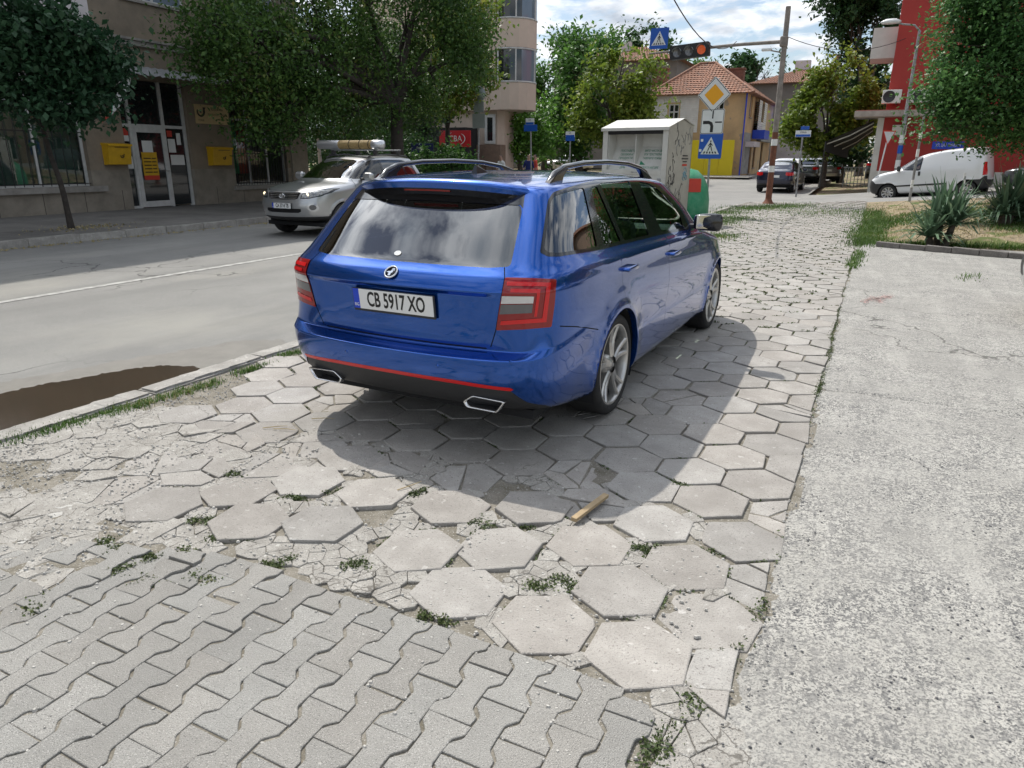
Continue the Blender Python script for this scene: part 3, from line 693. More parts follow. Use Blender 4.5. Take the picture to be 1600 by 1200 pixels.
def grass_line(a, b, n, spread, zf=lambda x, y: terrain(x, y)-.02):
    for k in range(n):
        t = random.random(); q = (a[0]+(b[0]-a[0])*t, a[1]+(b[1]-a[1])*t); x, y = q[0]+random.gauss(0, spread), q[1]+random.gauss(0, spread*1.5); gp.append((x, y, zf(x, y)))
def gl(p0, p1, n, s): 
    a, b = at_ground(*p0), at_ground(*p1); grass_line((a.x, a.y), (b.x, b.y), n, s)
gl((70, 676), (130, 655), 600, .045); gl((165, 646), (235, 626), 700, .04); gl((255, 620), (340, 596), 700, .04); gl((372, 582), (420, 568), 420, .035); gl((440, 555), (470, 548), 350, .035); gl((-80, 706), (30, 680), 300, .06)
gl((20, 690), (50, 668), 200, .05)
g1 = blades('kerb_grass', gp, .042, .006, MT['grass'], lean=.9); tag(g1, 'strip of short green grass growing along the near kerb', 'grass')
gp = []
gl((1095, 352), (1150, 340), 2600, .35); gl((1105, 372), (1130, 368), 900, .25); gl((1120, 335), (1150, 331), 900, .3)
gl((1155, 327), (1250, 321), 4200, .45); gl((1350, 372), (1372, 345), 4200, .22); gl((1345, 385), (1360, 370), 1500, .18); gl((1330, 420), (1345, 392), 500, .06); gl((1255, 333), (1360, 328), 1800, .7); gl((1365, 345), (1372, 330), 2000, .3)
gl((1500, 437), (1530, 432), 70, .10)
g2 = blades('verge_grass', gp, .085, .012, MT['grass'], lean=.8); tag(g2, 'green grass patches spreading over the far end of the hexagonal pavement', 'grass')

# --- raised bank with its kerb
def bankz(X, Y):
    e = np.clip((X-.32)/.5, 0, 1)*np.clip((Y-15.75)/.6, 0, 1)*np.clip((27.6-Y)/2, 0, 1)
    return terr_v(X, Y)-.03+e*(.10+.22*np.clip((X-.4)/4, 0, 1)+.05*(fbm(X, Y, .8, 81)-.5)*2)
sheet('bank', -.11, 20, 15.74, 28.62, 84, 60, bankz, MT['soil'])
bk = empty('bank_kerb'); tag(bk, kind='structure')
kb0, kb1 = at_z(1388, 383, .05), at_z(1640, 404, .05)
MT['kerbdark'] = concrete('dark_kerb', (.22, .20, .185), (.13, .12, .11), [(90, .62, (.30, .28, .26))], .7, 80, orand=.1, vscale=6)
kdir = (kb1-kb0); nst = int(kdir.length/.42); kdir.normalize()
kme = MB().box((0, 0, 0), (.41, .10, .16), bev=.012).build('kerb_stone', MT['kerbdark'], bk)
for i in range(nst+6):
    o = kme if i == 0 else kme.copy()
    if i: COL.objects.link(o)
    q = kb0+kdir*(i*.42); o.location = (q.x, q.y, .02+random.uniform(-.015, .012)); o.rotation_euler = (0, R(random.uniform(-2, 2)), math.atan2(kdir.y, kdir.x)+R(random.uniform(-2.5, 2.5)))
n = 34000; xs = RNG.uniform(.35, 12, n*3); ys = RNG.uniform(15.9, 26.5, n*3); kd = fbm(xs, ys, .55, 91)
g = kd > .44; xs, ys = xs[g][:n], ys[g][:n]
kx = RNG.uniform(.4, 6, 2600); ky = 15.78+np.abs(RNG.normal(0, .10, 2600)); xs = np.concatenate([xs, kx]); ys = np.concatenate([ys, ky])
g3 = blades('bank_grass', np.stack([xs, ys, bankz(xs, ys)-.005], -1), .10, .014, MT['grass'], lean=.8); tag(g3, 'patchy green grass on the raised bank at the right', 'grass')
n = 12000; xs = RNG.uniform(.35, 12, n*3); ys = RNG.uniform(15.9, 26.5, n*3); kd = fbm(xs, ys, .55, 91); g = kd < .56; xs, ys = xs[g][:n], ys[g][:n]
g4 = blades('bank_straw', np.stack([xs, ys, bankz(xs, ys)-.005], -1), .07, .012, MT['drygrass'], lean=1.3); tag(g4, 'dry straw-coloured grass on the raised bank at the right', 'dry grass')

# faded pink spray marks on the concrete strip
MT['pink'] = mat('pink_spray', (.66, .36, .33), rough=.9, col2=(.45, .38, .35), vscale=26, ramp=(.48, .60))
V, Q = [], []
for (a, b) in (((1350, 471), (1366, 464)), ((1366, 464), (1376, 472)), ((1374, 466), (1392, 462))):
    A, B = at_z(*a, .010), at_z(*b, .010)
    for k in range(130):
        q = A.lerp(B, random.random()); x, y = random.gauss(q.x, .022), random.gauss(q.y, .06); r = random.uniform(.004, .012); b0 = len(V); V += [(x-r, y-r, .0095), (x+r, y-r*.7, .0095), (x+r*.8, y+r, .0095), (x-r*.7, y+r*.9, .0095)]; Q.append((b0, b0+1, b0+2, b0+3))
fast_mesh('spray_mark', V, Q, MT['pink'], slab)['kind'] = 'stuff'
# ================================================================== CAR BODY TOOL
def _bs(t):
    return np.stack([(1-t)**3/6, (3*t**3-6*t**2+4)/6, (-3*t**3+3*t**2+3*t+1)/6, t**3/6], -1)
class Shell:
    """right half of a car body as a smooth surface S(u,v); x forward from the rear end, y left (right half has y<0), z up"""
    def __init__(s, P, post=None, iters=2):
        P = np.asarray(P, float); s.M, s.K = P.shape[0]-1, P.shape[1]-1; s.post = post
        mir = np.array([1, -1, 1.0])
        def ext(C):
            C = np.concatenate([C[1:2]*mir, C, C[-2:-1]*mir], 0)
            return np.concatenate([2*C[:, :1]-C[:, 1:2], C, C[:, -2:-1]*mir], 1)
        C = P.copy()
        for k in range(iters):
            E = ext(C); B = (E[:-2]+4*E[1:-1]+E[2:])/6; B = (B[:, :-2]+4*B[:, 1:-1]+B[:, 2:])/6; C = C+(P-B)
        s.E = ext(C)
        u, v = np.meshgrid(np.linspace(0, s.M, s.M*8+1), np.linspace(0, s.K, s.K*7+1), indexing='ij'); s.su, s.sv = u.ravel(), v.ravel(); s.sp = s.S(s.su, s.sv); s.sn = s.N(s.su, s.sv)
    def raw(s, u, v):
        u = np.clip(u, 0, s.M-1e-9); v = np.clip(v, 0, s.K-1e-9); i = u.astype(int); j = v.astype(int); bu = _bs(u-i); bv = _bs(v-j); o = 0
        for a in range(4):
            for b in range(4): o = o+(bu[:, a]*bv[:, b])[:, None]*s.E[i+a, j+b]
        return o
    def S(s, u, v):
        u = np.atleast_1d(np.asarray(u, float)); v = np.atleast_1d(np.asarray(v, float)); p = s.raw(u, v)
        return s.post(p) if s.post else p
    def N(s, u, v, e=.012):
        u = np.atleast_1d(np.asarray(u, float)); v = np.atleast_1d(np.asarray(v, float))
        a = s.S(np.minimum(u+e, s.M), v)-s.S(np.maximum(u-e, 0), v); b = s.S(u, np.minimum(v+e, s.K))-s.S(u, np.maximum(v-e, 0))
        n = np.cross(a, b); n /= np.linalg.norm(n, axis=1)[:, None]+1e-12
        return n*s.sgn if hasattr(s, 'sgn') else n
    def inv(s, plane, pts, toimg=None):
        pr = {'side': lambda p: p[:, [0, 2]], 'rear': lambda p: p[:, [1, 2]], 'front': lambda p: p[:, [1, 2]], 'top': lambda p: p[:, [0, 1]], 'img': toimg}[plane]
        n = s.sn; ok = {'side': n[:, 1] < -.25, 'rear': (n[:, 0] < -.12) & (s.su < s.M*.42), 'front': (n[:, 0] > .08) & (s.su > s.M*.5), 'top': n[:, 2] > .3, 'img': s.facing if plane == 'img' else None}[plane]
        U, V, Q = s.su[ok], s.sv[ok], pr(s.sp[ok]); pts = np.asarray(pts, float); e = 1e-3
        k = np.array([np.argmin(((Q-q)**2).sum(1)) for q in pts]); u, v = U[k].copy(), V[k].copy()
        for it in range(4):
            p0 = pr(s.S(u, v)); r = pts-p0; A = (pr(s.S(u+e, v))-p0)/e; B = (pr(s.S(u, v+e))-p0)/e
            aa, ab, bb = (A*A).sum(1)+1e-9, (A*B).sum(1), (B*B).sum(1)+1e-9; ra, rb = (A*r).sum(1), (B*r).sum(1); dt = aa*bb-ab*ab+1e-15
            u = np.clip(u+np.clip((bb*ra-ab*rb)/dt, -.15, .15), 0, s.M-1e-3); v = np.clip(v+np.clip((aa*rb-ab*ra)/dt, -.15, .15), 0, s.K-1e-3)
        return list(zip(u.tolist(), v.tolist()))
def inpoly(px, py, P):
    P = np.asarray(P); ins = np.zeros(len(px), bool); x0, y0 = P[-1]
    for x1, y1 in P:
        c = ((y1 > py) != (y0 > py)) & (px < (x0-x1)*(py-y1)/(y0-y1+1e-15)+x1); ins ^= c; x0, y0 = x1, y1
    return ins
def densify(P, step, closed=True):
    o = []; n = len(P)
    for i in range(n if closed else n-1):
        a, b = np.array(P[i], float), np.array(P[(i+1) % n], float); k = max(1, int(math.ceil(np.linalg.norm(b-a)/step)))
        for j in range(k): o.append(tuple(a+(b-a)*j/k))
    if not closed: o.append(tuple(P[-1]))
    return o
def band(P, wd, closed=False):
    """thick polyline -> polygon (open) ; closed -> (outer, inner)"""
    P = [Vector(p[:2]) for p in P]; n = len(P); a, b = [], []
    for i in range(n):
        t = (P[(i+1) % n] if (i < n-1 or closed) else P[i])-(P[i-1] if (i > 0 or closed) else P[i]); t.normalize(); m = Vector((-t.y, t.x))*wd/2; a.append(tuple(P[i]+m)); b.append(tuple(P[i]-m))
    return (a, b) if closed else a+b[::-1]
def shell_parts(sh, feats, du, dv, step=.03, imgstep=4, toimg=None, root=None, basename='body', basemat=None):
    """cut the surface along the feature outlines; feats: dicts name, plane, poly (or ring), mat, off, side('pair'|'join'|'drop')"""
    us = np.arange(0, sh.M+1e-6, du); vs = np.arange(0, sh.K+1e-6, dv); verts = []; edges = []
    gu, gv = np.meshgrid(us, vs, indexing='ij')
    allp = []
    for f in feats:
        f['uv'] = []
        for P in (f['ring'] if 'ring' in f else [f['poly']]):
            if f['plane'] == 'uv': uv = P
            else: uv = sh.inv(f['plane'], densify(P, imgstep if f['plane'] == 'img' else f.get('step', step)), toimg)
            f['uv'].append(uv); allp.append(np.array(uv))
    fx = np.concatenate(allp) if allp else np.zeros((0, 2))
    G = np.stack([gu.ravel(), gv.ravel()], -1)
    # keep the grid points away from the outlines so that no slivers form
    if len(fx):
        keep = np.ones(len(G), bool)
        for q in fx: keep &= (np.abs(G[:, 0]-q[0])/du+np.abs(G[:, 1]-q[1])/dv) > .45
        bnd = (G[:, 0] < 1e-6) | (G[:, 0] > sh.M-1e-6) | (G[:, 1] < 1e-6) | (G[:, 1] > sh.K-1e-6); G = G[keep | bnd]
    verts = [Vector((a, b)) for a, b in G]
    for uvp in allp:
        b0 = len(verts); n = len(uvp); verts += [Vector((float(a), float(b))) for a, b in uvp]; edges += [(b0+k, b0+(k+1) % n) for k in range(n)]
    vo, eo, fo, *_ = mgeo.delaunay_2d_cdt(verts, edges, [], 0, 1e-6)
    vo = np.array([tuple(v) for v in vo]); T = np.array([f for f in fo if len(f) == 3]); cen = vo[T].mean(1)
    lab = np.full(len(T), -1)
    for k, f in enumerate(feats):
        ins = inpoly(cen[:, 0], cen[:, 1], f['uv'][0])
        if 'ring' in f: ins &= ~inpoly(cen[:, 0], cen[:, 1], f['uv'][1])
        lab[ins] = k
    P3 = sh.S(vo[:, 0], vo[:, 1]); N3 = sh.N(vo[:, 0], vo[:, 1]); edge0 = (vo[:, 0] < 1e-5) | (vo[:, 0] > sh.M-1e-5) | (vo[:, 1] > sh.K-1e-5)
    P3[edge0, 1] = 0; N3[edge0, 1] = 0
    made = {}
    def mk(name, idx, m, off, mirror, both, parent, thick=0):
        t = T[idx]; used, inv_ = np.unique(t, return_inverse=True); t = inv_.reshape(-1, 3); p = P3[used]+N3[used]*off; n = N3[used]
        mirv = np.array([1, -1, 1.0])
        # orient the triangles along the normals
        fn = np.cross(p[t[:, 1]]-p[t[:, 0]], p[t[:, 2]]-p[t[:, 0]]); flip = (fn*n[t[:, 0]]).sum(1) < 0; t[flip] = t[flip][:, ::-1]
        if both: t = np.concatenate([t, t[:, ::-1]+len(p)]); p = np.concatenate([p, p*mirv]); n = np.concatenate([n, n*mirv])
        elif mirror: t = t[:, ::-1]; p = p*mirv; n = n*mirv
        o = fast_mesh(name, p, t, m, parent, True); me = o.data
        if len(me.vertices) == len(n): me.normals_split_custom_set_from_vertices([tuple(x) for x in n])
        return o
    idx = np.where(lab == -1)[0]
    if basemat is not None: made[basename] = [mk(basename, idx, basemat, 0, False, True, root)]
    for k, f in enumerate(feats):
        idx = np.where(lab == k)[0]; sd = f.get('side', 'pair')
        if sd == 'drop' or len(idx) == 0: continue
        par = f.get('parent') or root; off = f.get('off', 0)
        if sd == 'join': o = [mk(f['name'], idx, f['mat'], off, False, True, par)]
        elif sd == 'right': o = [mk(f['name'], idx, f['mat'], off, False, False, par)]
        else: o = [mk(f['name'], idx, f['mat'], off, False, False, par), mk(f['name'], idx, f['mat'], off, True, False, par)]
        made.setdefault(f['name'], []).extend(o)
        if f['name'] in ('shut_line', 'rear_valance', 'bonnet_line'):
            for q in o: q['kind'] = 'stuff'
    return made
def grid_from(ts, yf, curves, zts):
    """curves: (xr, xf, W, [z at zts]) -> control grid"""
    P = np.zeros((len(ts), len(curves), 3))
    for j, c in enumerate(curves):
        xr, xf, Wd, zs = c[:4]; y = np.array(yf)*Wd*(c[4] if len(c) > 4 else 1)
        t = np.array(ts); P[:, j, 0] = xr+(xf-xr)*t; P[:, j, 1] = -y
        # smooth monotone height along the length
        zz = np.interp(t, zts, zs); P[:, j, 2] = zz
    return P

def make_wheel(parent, c, r, wid, rimr, mats, side=1, spokes=5, style='twin', depth=.05):
    """side=-1: outer face towards -y (local). parent > wheel > tyre, rim"""
    wl = empty('wheel', c); wl.parent = parent
    M = Matrix.Rotation(R(90), 4, 'X') if side < 0 else Matrix.Rotation(R(-90), 4, 'X')   # local +z -> outward
    h = wid/2; t = MB()
    t.lathe([(rimr-.004, h-.012), (rimr+.006, h-.002), (rimr+.02, h+.002), (r-.035, h+.004), (r-.014, h-.004), (r-.004, h-.018), (r, h-.035), (r, -h+.035), (r-.004, -h+.018), (r-.014, -h+.004), (r-.035, -h-.004), (rimr+.006, -h+.002), (rimr-.004, -h+.012)], n=56, M=M)
    for gz in (-.065, -.025, .025, .065):
        if abs(gz) < h-.02: t.lathe([(r+.0006, gz*wid/.225-.004), (r+.0006, gz*wid/.225+.004)], n=56, M=M)
    ty = t.build('tyre', mats['tyre'], wl)
    b = MB(); z0 = h-.006
    b.lathe([(rimr+.004, z0), (rimr-.004, z0+.004), (rimr-.012, z0), (rimr-.018, z0-.02), (rimr-.03, -h+.03), (rimr-.02, -h+.01)], n=56, M=M)
    zc = z0-.018
    def spoke(a, w0, w1, r0, r1, da0=0, da1=0):
        n = 5; V = []; 
        for i in range(n):
            f = i/(n-1); rr = r0+(r1-r0)*f; ang = a+da0*(1-f)+da1*f; wv = w0+(w1-w0)*f; zt = zc+.004-.012*math.sin(f*math.pi)+.012*f
            ca, sa = math.cos(ang), math.sin(ang)
            for (q, zz) in ((-wv, zt-.006), (-wv*.55, zt+.003), (wv*.55, zt+.003), (wv, zt-.006), (wv, zt-.045), (-wv, zt-.045)): V.append((rr*ca-q*sa, rr*sa+q*ca, zz))
        Fc = [(i*6+k, i*6+(k+1) % 6, (i+1)*6+(k+1) % 6, (i+1)*6+k) for i in range(n-1) for k in range(6)]
        b.add([M @ Vector(v) for v in V], Fc, False)
    for k in range(spokes):
        a = 2*math.pi*k/spokes+.31
        if style == 'twin':
            spoke(a, .021, .015, .055, rimr-.012, -.10, -.20); spoke(a, .021, .015, .055, rimr-.012, .10, .20)
        else: spoke(a, .03, .024, .05, rimr-.012)
    b.lathe([(.0001, zc+.002), (.03, zc+.001), (.034, zc-.006), (.07, zc-.008), (.078, zc-.05)], n=24, M=M)
    rm = b.build('rim', mats['rim'], wl)
    for k in range(5):
        a = 2*math.pi*k/5+.62
        pass
    d = MB().lathe([(.0001, -.01), (rimr*.62, -.01), (rimr*.62, -.03)], n=32, M=M); d.build('brake_disc', mats['disc'], wl)
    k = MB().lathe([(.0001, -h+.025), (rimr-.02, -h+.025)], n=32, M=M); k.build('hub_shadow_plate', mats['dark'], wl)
    return wl
MT['tyre'] = mat('tyre_rubber', (.022, .022, .023), rough=.75, col2=(.035, .034, .033), vscale=9, bump=.3, bscale=200, spec=.3)
MT['rim'] = mat('rim_silver', (.58, .57, .55), rough=.32, metal=.85, var=.2, vscale=12)
MT['disc'] = mat('brake_steel', (.30, .29, .28), rough=.4, metal=.9)
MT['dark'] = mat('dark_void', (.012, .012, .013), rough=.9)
MT['blackgloss'] = mat('black_gloss', (.012, .012, .014), rough=.12, coat=.6)
MT['blackplastic'] = mat('black_plastic', (.028, .028, .029), rough=.55, bump=.15, bscale=400)
MT['chrome'] = mat('chrome', (.75, .75, .76), rough=.08, metal=1)
MT['interior'] = mat('car_interior', (.045, .045, .047), rough=.85)
MT['plate_white'] = mat('plate_white', (.78, .78, .76), rough=.4)
MT['plate_blue'] = mat('plate_blue', (.012, .06, .55), rough=.4)
MT['plate_black'] = mat('plate_black', (.01, .01, .01), rough=.5)
MT['redlens'] = mat('red_lens', (.24, .004, .005), rough=.12, coat=.5, coatr=.02)
MT['redguide'] = mat('red_guide', (.60, .006, .008), rough=.2, coat=.35)
MT['clearlens'] = mat('clear_lens', (.62, .62, .62), rough=.12, coat=1.0, metal=.35)
MT['greylens'] = mat('grey_lens', (.10, .10, .105), rough=.12, coat=1.0)
MT['carglass'] = glass_mat('car_glass', (.60, .80, .71), k=1.5)
MT['carglass_dark'] = glass_mat('car_glass_privacy', (.10, .13, .125), k=2.6)
WM = dict(tyre=MT['tyre'], rim=MT['rim'], disc=MT['disc'], dark=MT['dark'])
def paint(name, col, rough=.32, metal=.55, flake=.0):
    m = mat(name, col, rough=rough, metal=metal, coat=1.0, coatr=.025, spec=.5); return m
def plate(parent, M, textl, text, code='BG', frame=True):
    """number plate centred on M (x right, y up, z out)"""
    pl = empty('number_plate'); pl.parent = parent; pl.matrix_local = M
    if frame: MB().box((0, -.006, -.004), (.534, .128, .012), bev=.004).build('frame', MT['blackplastic'], pl)
    MB().box((.02, 0, .004), (.480, .110, .004), bev=.0015).build('face', MT['plate_white'], pl)
    MB().box((-.24, 0, .004), (.040, .110, .004), bev=.0015).build('country_band', MT['plate_blue'], pl)
    text_mesh('lettering', text, .114, Matrix.Translation((.022, -.001, .0068)), MT['plate_black'], pl, sx=.62, depth=.0012, bold=.0022)
    text_mesh('country_code', code, .024, Matrix.Translation((-.239, -.033, .0068)), MT['plate_white'], pl, depth=.0012)
    return pl
# ================================================================== BLUE ESTATE CAR
A_CAR = .0262
car = empty('estate_car', (-2.193, 2.98, 0), math.pi/2-A_CAR, 'metallic blue estate car parked on the hexagonal paving', 'car')
bpy.context.view_layer.update()
CM = np.array(car.matrix_world)
toworld = lambda p: p@CM[:3, :3].T+CM[:3, 3]
MT['blue'] = paint('blue_paint', (.002, .078, .385), rough=.20, metal=.82)
ts = [0, .004, .013, .030, .058, .105, .165, .235, .32, .42, .53, .64, .735, .81, .885, .945, .978, .995, 1]
yf = [0, .46, .74, .885, .95, .982, .995, 1, 1, 1, 1, 1, 1, .992, .935, .82, .62, .33, 0]
zts = [0, .05, .12, .30, .60, .80, .93, 1]
cv = [  # xr, xf, W, z(t)
    (.26, 4.42, .80, [.235, .225, .20, .185, .185, .20, .21, .21]),
    (.13, 4.60, .862, [.275, .265, .235, .215, .215, .23, .24, .24]),
    (.055, 4.655, .888, [.355, .345, .335, .32, .32, .33, .33, .33]),
    (.018, 4.675, .897, [.430, .430, .445, .44, .44, .44, .44, .44]),
    (.000, 4.685, .902, [.500, .505, .54, .55, .55, .53, .52, .52]),
    (-.003, 4.675, .907, [.552, .575, .63, .645, .64, .62, .60, .60]),
    (.010, 4.668, .908, [.566, .592, .655, .67, .665, .645, .62, .62]),
    (.086, 4.655, .909, [.586, .622, .685, .70, .692, .672, .645, .645]),
    (.096, 4.65, .909, [.602, .645, .71, .725, .715, .695, .665, .665]),
    (.074, 4.60, .907, [.715, .735, .78, .80, .79, .76, .72, .71]),
    (.058, 4.54, .905, [.865, .865, .88, .885, .87, .83, .77, .75]),
    (.050, 4.42, .903, [.902, .915, .935, .945, .93, .885, .82, .80]),
    (.085, 4.10, .880, [.965, .980, .995, 1.00, .985, .945, .90, .885]),
    (.140, 3.78, .842, [1.010, 1.030, 1.055, 1.055, 1.030, 1.00, .975, .965]),
    (.290, 3.50, .775, [1.165, 1.185, 1.205, 1.21, 1.20, 1.175, 1.14, 1.13]),
    (.445, 3.18, .695, [1.325, 1.335, 1.352, 1.362, 1.355, 1.325, 1.295, 1.285]),
    (.505, 3.05, .632, [1.385, 1.392, 1.408, 1.420, 1.415, 1.385, 1.355, 1.345]),
    (.530, 2.98, .400, [1.405, 1.415, 1.434, 1.450, 1.446, 1.415, 1.385, 1.375]),
    (.545, 2.95, .0, [1.412, 1.422, 1.440, 1.457, 1.454, 1.422, 1.392, 1.382])]
G = grid_from(ts, yf, cv, zts)
# the ledge above the bumper fades out before the tail lamps
for i, fz in ((2, .35), (3, .9), (4, 1.0)):
    for j, dx in ((6, -.008), (7, -.060), (8, -.060), (9, -.02), (10, -.004)): G[i, j, 0] += dx*fz
RA, FA, WZ = (1.103, .318), (3.786, .318), .318
def post(p):
    p = p.copy(); x, y, z = p[:, 0], p[:, 1], p[:, 2]; sidew = np.clip((-y-.70)/.12, 0, 1)*np.clip((x-.30)/.3, 0, 1)*np.clip((4.35-x)/.3, 0, 1)
    d = np.zeros(len(p))
    for cx, cz in (RA, FA):
        r = np.hypot(x-cx, z-cz); d += .016*np.exp(-((r-.365)/.035)**2)*(z > cz-.3)+.006*np.exp(-((r-.42)/.06)**2)
    zc = .968-.010*(x-1.0); s = zc-z; d -= np.where((s > 0), .62*s*np.exp(-s/.05), 0)*np.clip((x-.35)/.5, 0, 1)*np.clip((4.0-x)/.5, 0, 1)
    zl = .455+.006*(x-1.2); s = z-zl; inb = np.clip((x-1.35)/.15, 0, 1)*np.clip((3.5-x)/.15, 0, 1); d -= np.where(s > 0, .34*s*np.exp(-s/.05), 0)*inb
    # crease low on the rear bumper side
    s = z-(.43+.16*np.clip(x-.2, 0, .6)); d -= np.where(s > 0, .24*s*np.exp(-s/.04), 0)*np.clip((.72-x)/.1, 0, 1)*np.clip((x-.12)/.1, 0, 1)
    p[:, 1] -= d*sidew
    # folded lower tailgate panel: slightly sunk field round the plate
    rw = np.clip((.12-x)/.05, 0, 1); f = np.clip((.895-z)/.02, 0, 1)*np.clip((z-.62)/.03, 0, 1)*np.clip((.60+.12*(z-.62)/.28-np.abs(y)-.08)/.10, 0, 1); p[:, 0] += .016*f*rw
    return p
SH = Shell(G, post)
if SH.N(np.array([8.0]), np.array([5.0]))[0, 1] > 0: SH.sgn = -1.0; SH.sn = -SH.sn
camL = np.linalg.inv(CM)@np.array([0, 0, CAMH, 1]); SH.facing = ((SH.sp-camL[:3])*SH.sn).sum(1) < 0
toimg = lambda p: to_px(toworld(p))
z5 = lambda P: [(440+x/2.791, 230+y/2.791) for x, y in P]
z6 = lambda P: [(760+x/2.726, 230+y/2.726) for x, y in P]
def arch(c, r): return [(c[0]+r*math.cos(a), c[1]+r*math.sin(a)) for a in np.linspace(-.75, math.pi+.75, 44)]
dlo = round_poly(z6([(228, 448), (262, 466), (310, 466), (490, 436), (740, 374), (866, 350), (838, 282), (790, 216), (735, 164), (690, 138), (630, 128), (520, 130), (420, 150), (330, 176), (284, 192), (262, 226)]), 3)
wq = round_poly(z6([(245, 430), (262, 448), (310, 450), (472, 424), (414, 172), (335, 192), (292, 206), (275, 232)]), 4)
wd1 = round_poly(z6([(499, 416), (572, 401), (470, 166), (446, 172)]), 2)
wd2 = round_poly(z6([(588, 398), (692, 373), (606, 142), (482, 153)]), 2.5)
wf = round_poly(z6([(748, 361), (838, 343), (826, 296), (780, 230), (728, 178), (690, 154), (648, 146)]), 3)
tl = round_poly([(789.5, 434), (829, 435), (869, 436.5), (866, 475), (861, 511), (818, 514.5), (775.5, 516), (781, 478)], 3)
tl_clear = z5([(962, 648), (1100, 650), (1096, 680), (958, 682)]); tl_grey = z5([(957, 686), (1095, 684), (1091, 722), (951, 728)])
g_out = z5([(985, 588), (1172, 592), (1152, 762), (955, 775)]); g_in = z5([(980, 606), (1152, 609), (1134, 745), (958, 757)])
g2_out = z5([(1000, 618), (1128, 620), (1112, 738), (1100, 738), (1112, 636), (998, 634)])
rear_glass = round_poly([(.12, 1.008), (-.52, 1.010), (-.628, 1.020), (-.600, 1.14), (-.568, 1.27), (-.545, 1.300), (.12, 1.310)], .02)
glass_top = [(.12, 1.3102), (-.545, 1.3002), (-.566, 1.285), (-.54, 1.36), (-.48, 1.385), (.12, 1.39)]
strip = [(.1, .4225), (-.40, .417), (-.685, .4055), (-.70, .416), (-.685, .4255), (-.40, .4385), (.1, .4445)]
diff = [(.1, .10), (-.84, .10), (-.80, .300), (-.745, .335), (-.685, .4055), (-.40, .417), (.1, .4225)]
rd = [(1.02, 1.066), (1.09, .98), (1.11, .93), (1.12, .81), (1.17, .715), (1.26, .625), (1.38, .52), (1.45, .42), (1.47, .375), (1.80, .362), (2.115, .358), (2.125, .60), (2.10, 1.05)]
fd = [(2.112, 1.05), (2.137, .60), (2.127, .357), (2.6, .355), (3.02, .365), (3.08, .45), (3.12, .70), (3.14, 1.02)]
tgs = z5([(972, 524), (973, 568), (952, 690), (934, 800), (912, 872)])
feats = [dict(name='window_surround', plane='img', poly=dlo, mat=MT['blackgloss'], off=.001),
    dict(name='door', plane='side', poly=rd, mat=MT['blue'], off=0.0005), dict(name='door', plane='side', poly=fd, mat=MT['blue'], off=0.0005),
    dict(name='window_surround', plane='img', poly=dlo, mat=MT['blackgloss'], off=.001),
    dict(name='shut_line', plane='side', ring=band(rd, .0075, True), mat=MT['dark'], off=-.004), dict(name='shut_line', plane='side', ring=band(fd, .0075, True), mat=MT['dark'], off=-.004),
    dict(name='window_surround', plane='img', poly=dlo, mat=MT['blackgloss'], off=.001),
    dict(name='quarter_window', plane='img', poly=wq, mat=MT['carglass_dark'], off=-.004), dict(name='rear_vent_window', plane='img', poly=wd1, mat=MT['carglass_dark'], off=-.004),
    dict(name='rear_door_window', plane='img', poly=wd2, mat=MT['carglass'], off=-.004), dict(name='front_door_window', plane='img', poly=wf, mat=MT['carglass'], off=-.004),
    dict(name='rear_window', plane='rear', poly=rear_glass, mat=MT['carglass_dark'], off=-.002, side='join'),
    dict(name='glass_top_band', plane='rear', poly=glass_top, mat=MT['blackgloss'], off=.001, side='join'),
    dict(name='diffuser', plane='rear', poly=diff, mat=MT['blackplastic'], off=-.004, side='join'),
    dict(name='red_trim_strip', plane='rear', poly=strip, mat=MT['redguide'], off=.001, side='join'),
    dict(name='shut_line', plane='img', poly=band(tgs, 1.7), mat=MT['dark'], off=-.003),
    dict(name='tail_lamp', plane='img', poly=tl, mat=MT['redlens'], off=.004),
    dict(name='lamp_guide', plane='img', ring=(g_out, g_in), mat=MT['redguide'], off=.007), dict(name='lamp_guide', plane='img', poly=g2_out, mat=MT['redguide'], off=.007),
    dict(name='reversing_lamp', plane='img', poly=tl_clear, mat=MT['clearlens'], off=.006), dict(name='reversing_reflector', plane='img', poly=tl_grey, mat=MT['greylens'], off=.006),
    dict(name='shut_line', plane='side', poly=band([(.30, .722), (.46, .69), (.60, .655), (.735, .62)], .006), mat=MT['dark'], off=-.003),
    dict(name='shut_line', plane='rear', poly=band([(.1, .600), (-.30, .600), (-.53, .604)], .008), mat=MT['dark'], off=-.004, side='join'),
    dict(name='fuel_flap_line', plane='side', ring=band(round_poly([(.66, .855), (.84, .855), (.84, .715), (.66, .715)][::-1], .05), .004, True), mat=MT['dark'], off=-.002, side='right'),
    dict(name='hole', plane='side', poly=arch(RA, .356), mat=None, side='drop'), dict(name='hole', plane='side', poly=arch(FA, .352), mat=None, side='drop')]
wsh = [(.1, .99), (-.60, .985), (-.68, .985), (-.56, 1.30), (.1, 1.345)]
feats.append(dict(name='windscreen', plane='front', poly=wsh, mat=MT['carglass'], off=-.002, side='join'))
parts = shell_parts(SH, feats, .14, .12, toimg=toimg, root=car, basename='body', basemat=MT['blue'])
# lamp pieces belong to the lamps
for nm in ('lamp_guide', 'reversing_lamp', 'reversing_reflector'):
    for k, o in enumerate(parts.get(nm, [])): o.parent = parts['tail_lamp'][k % 2]
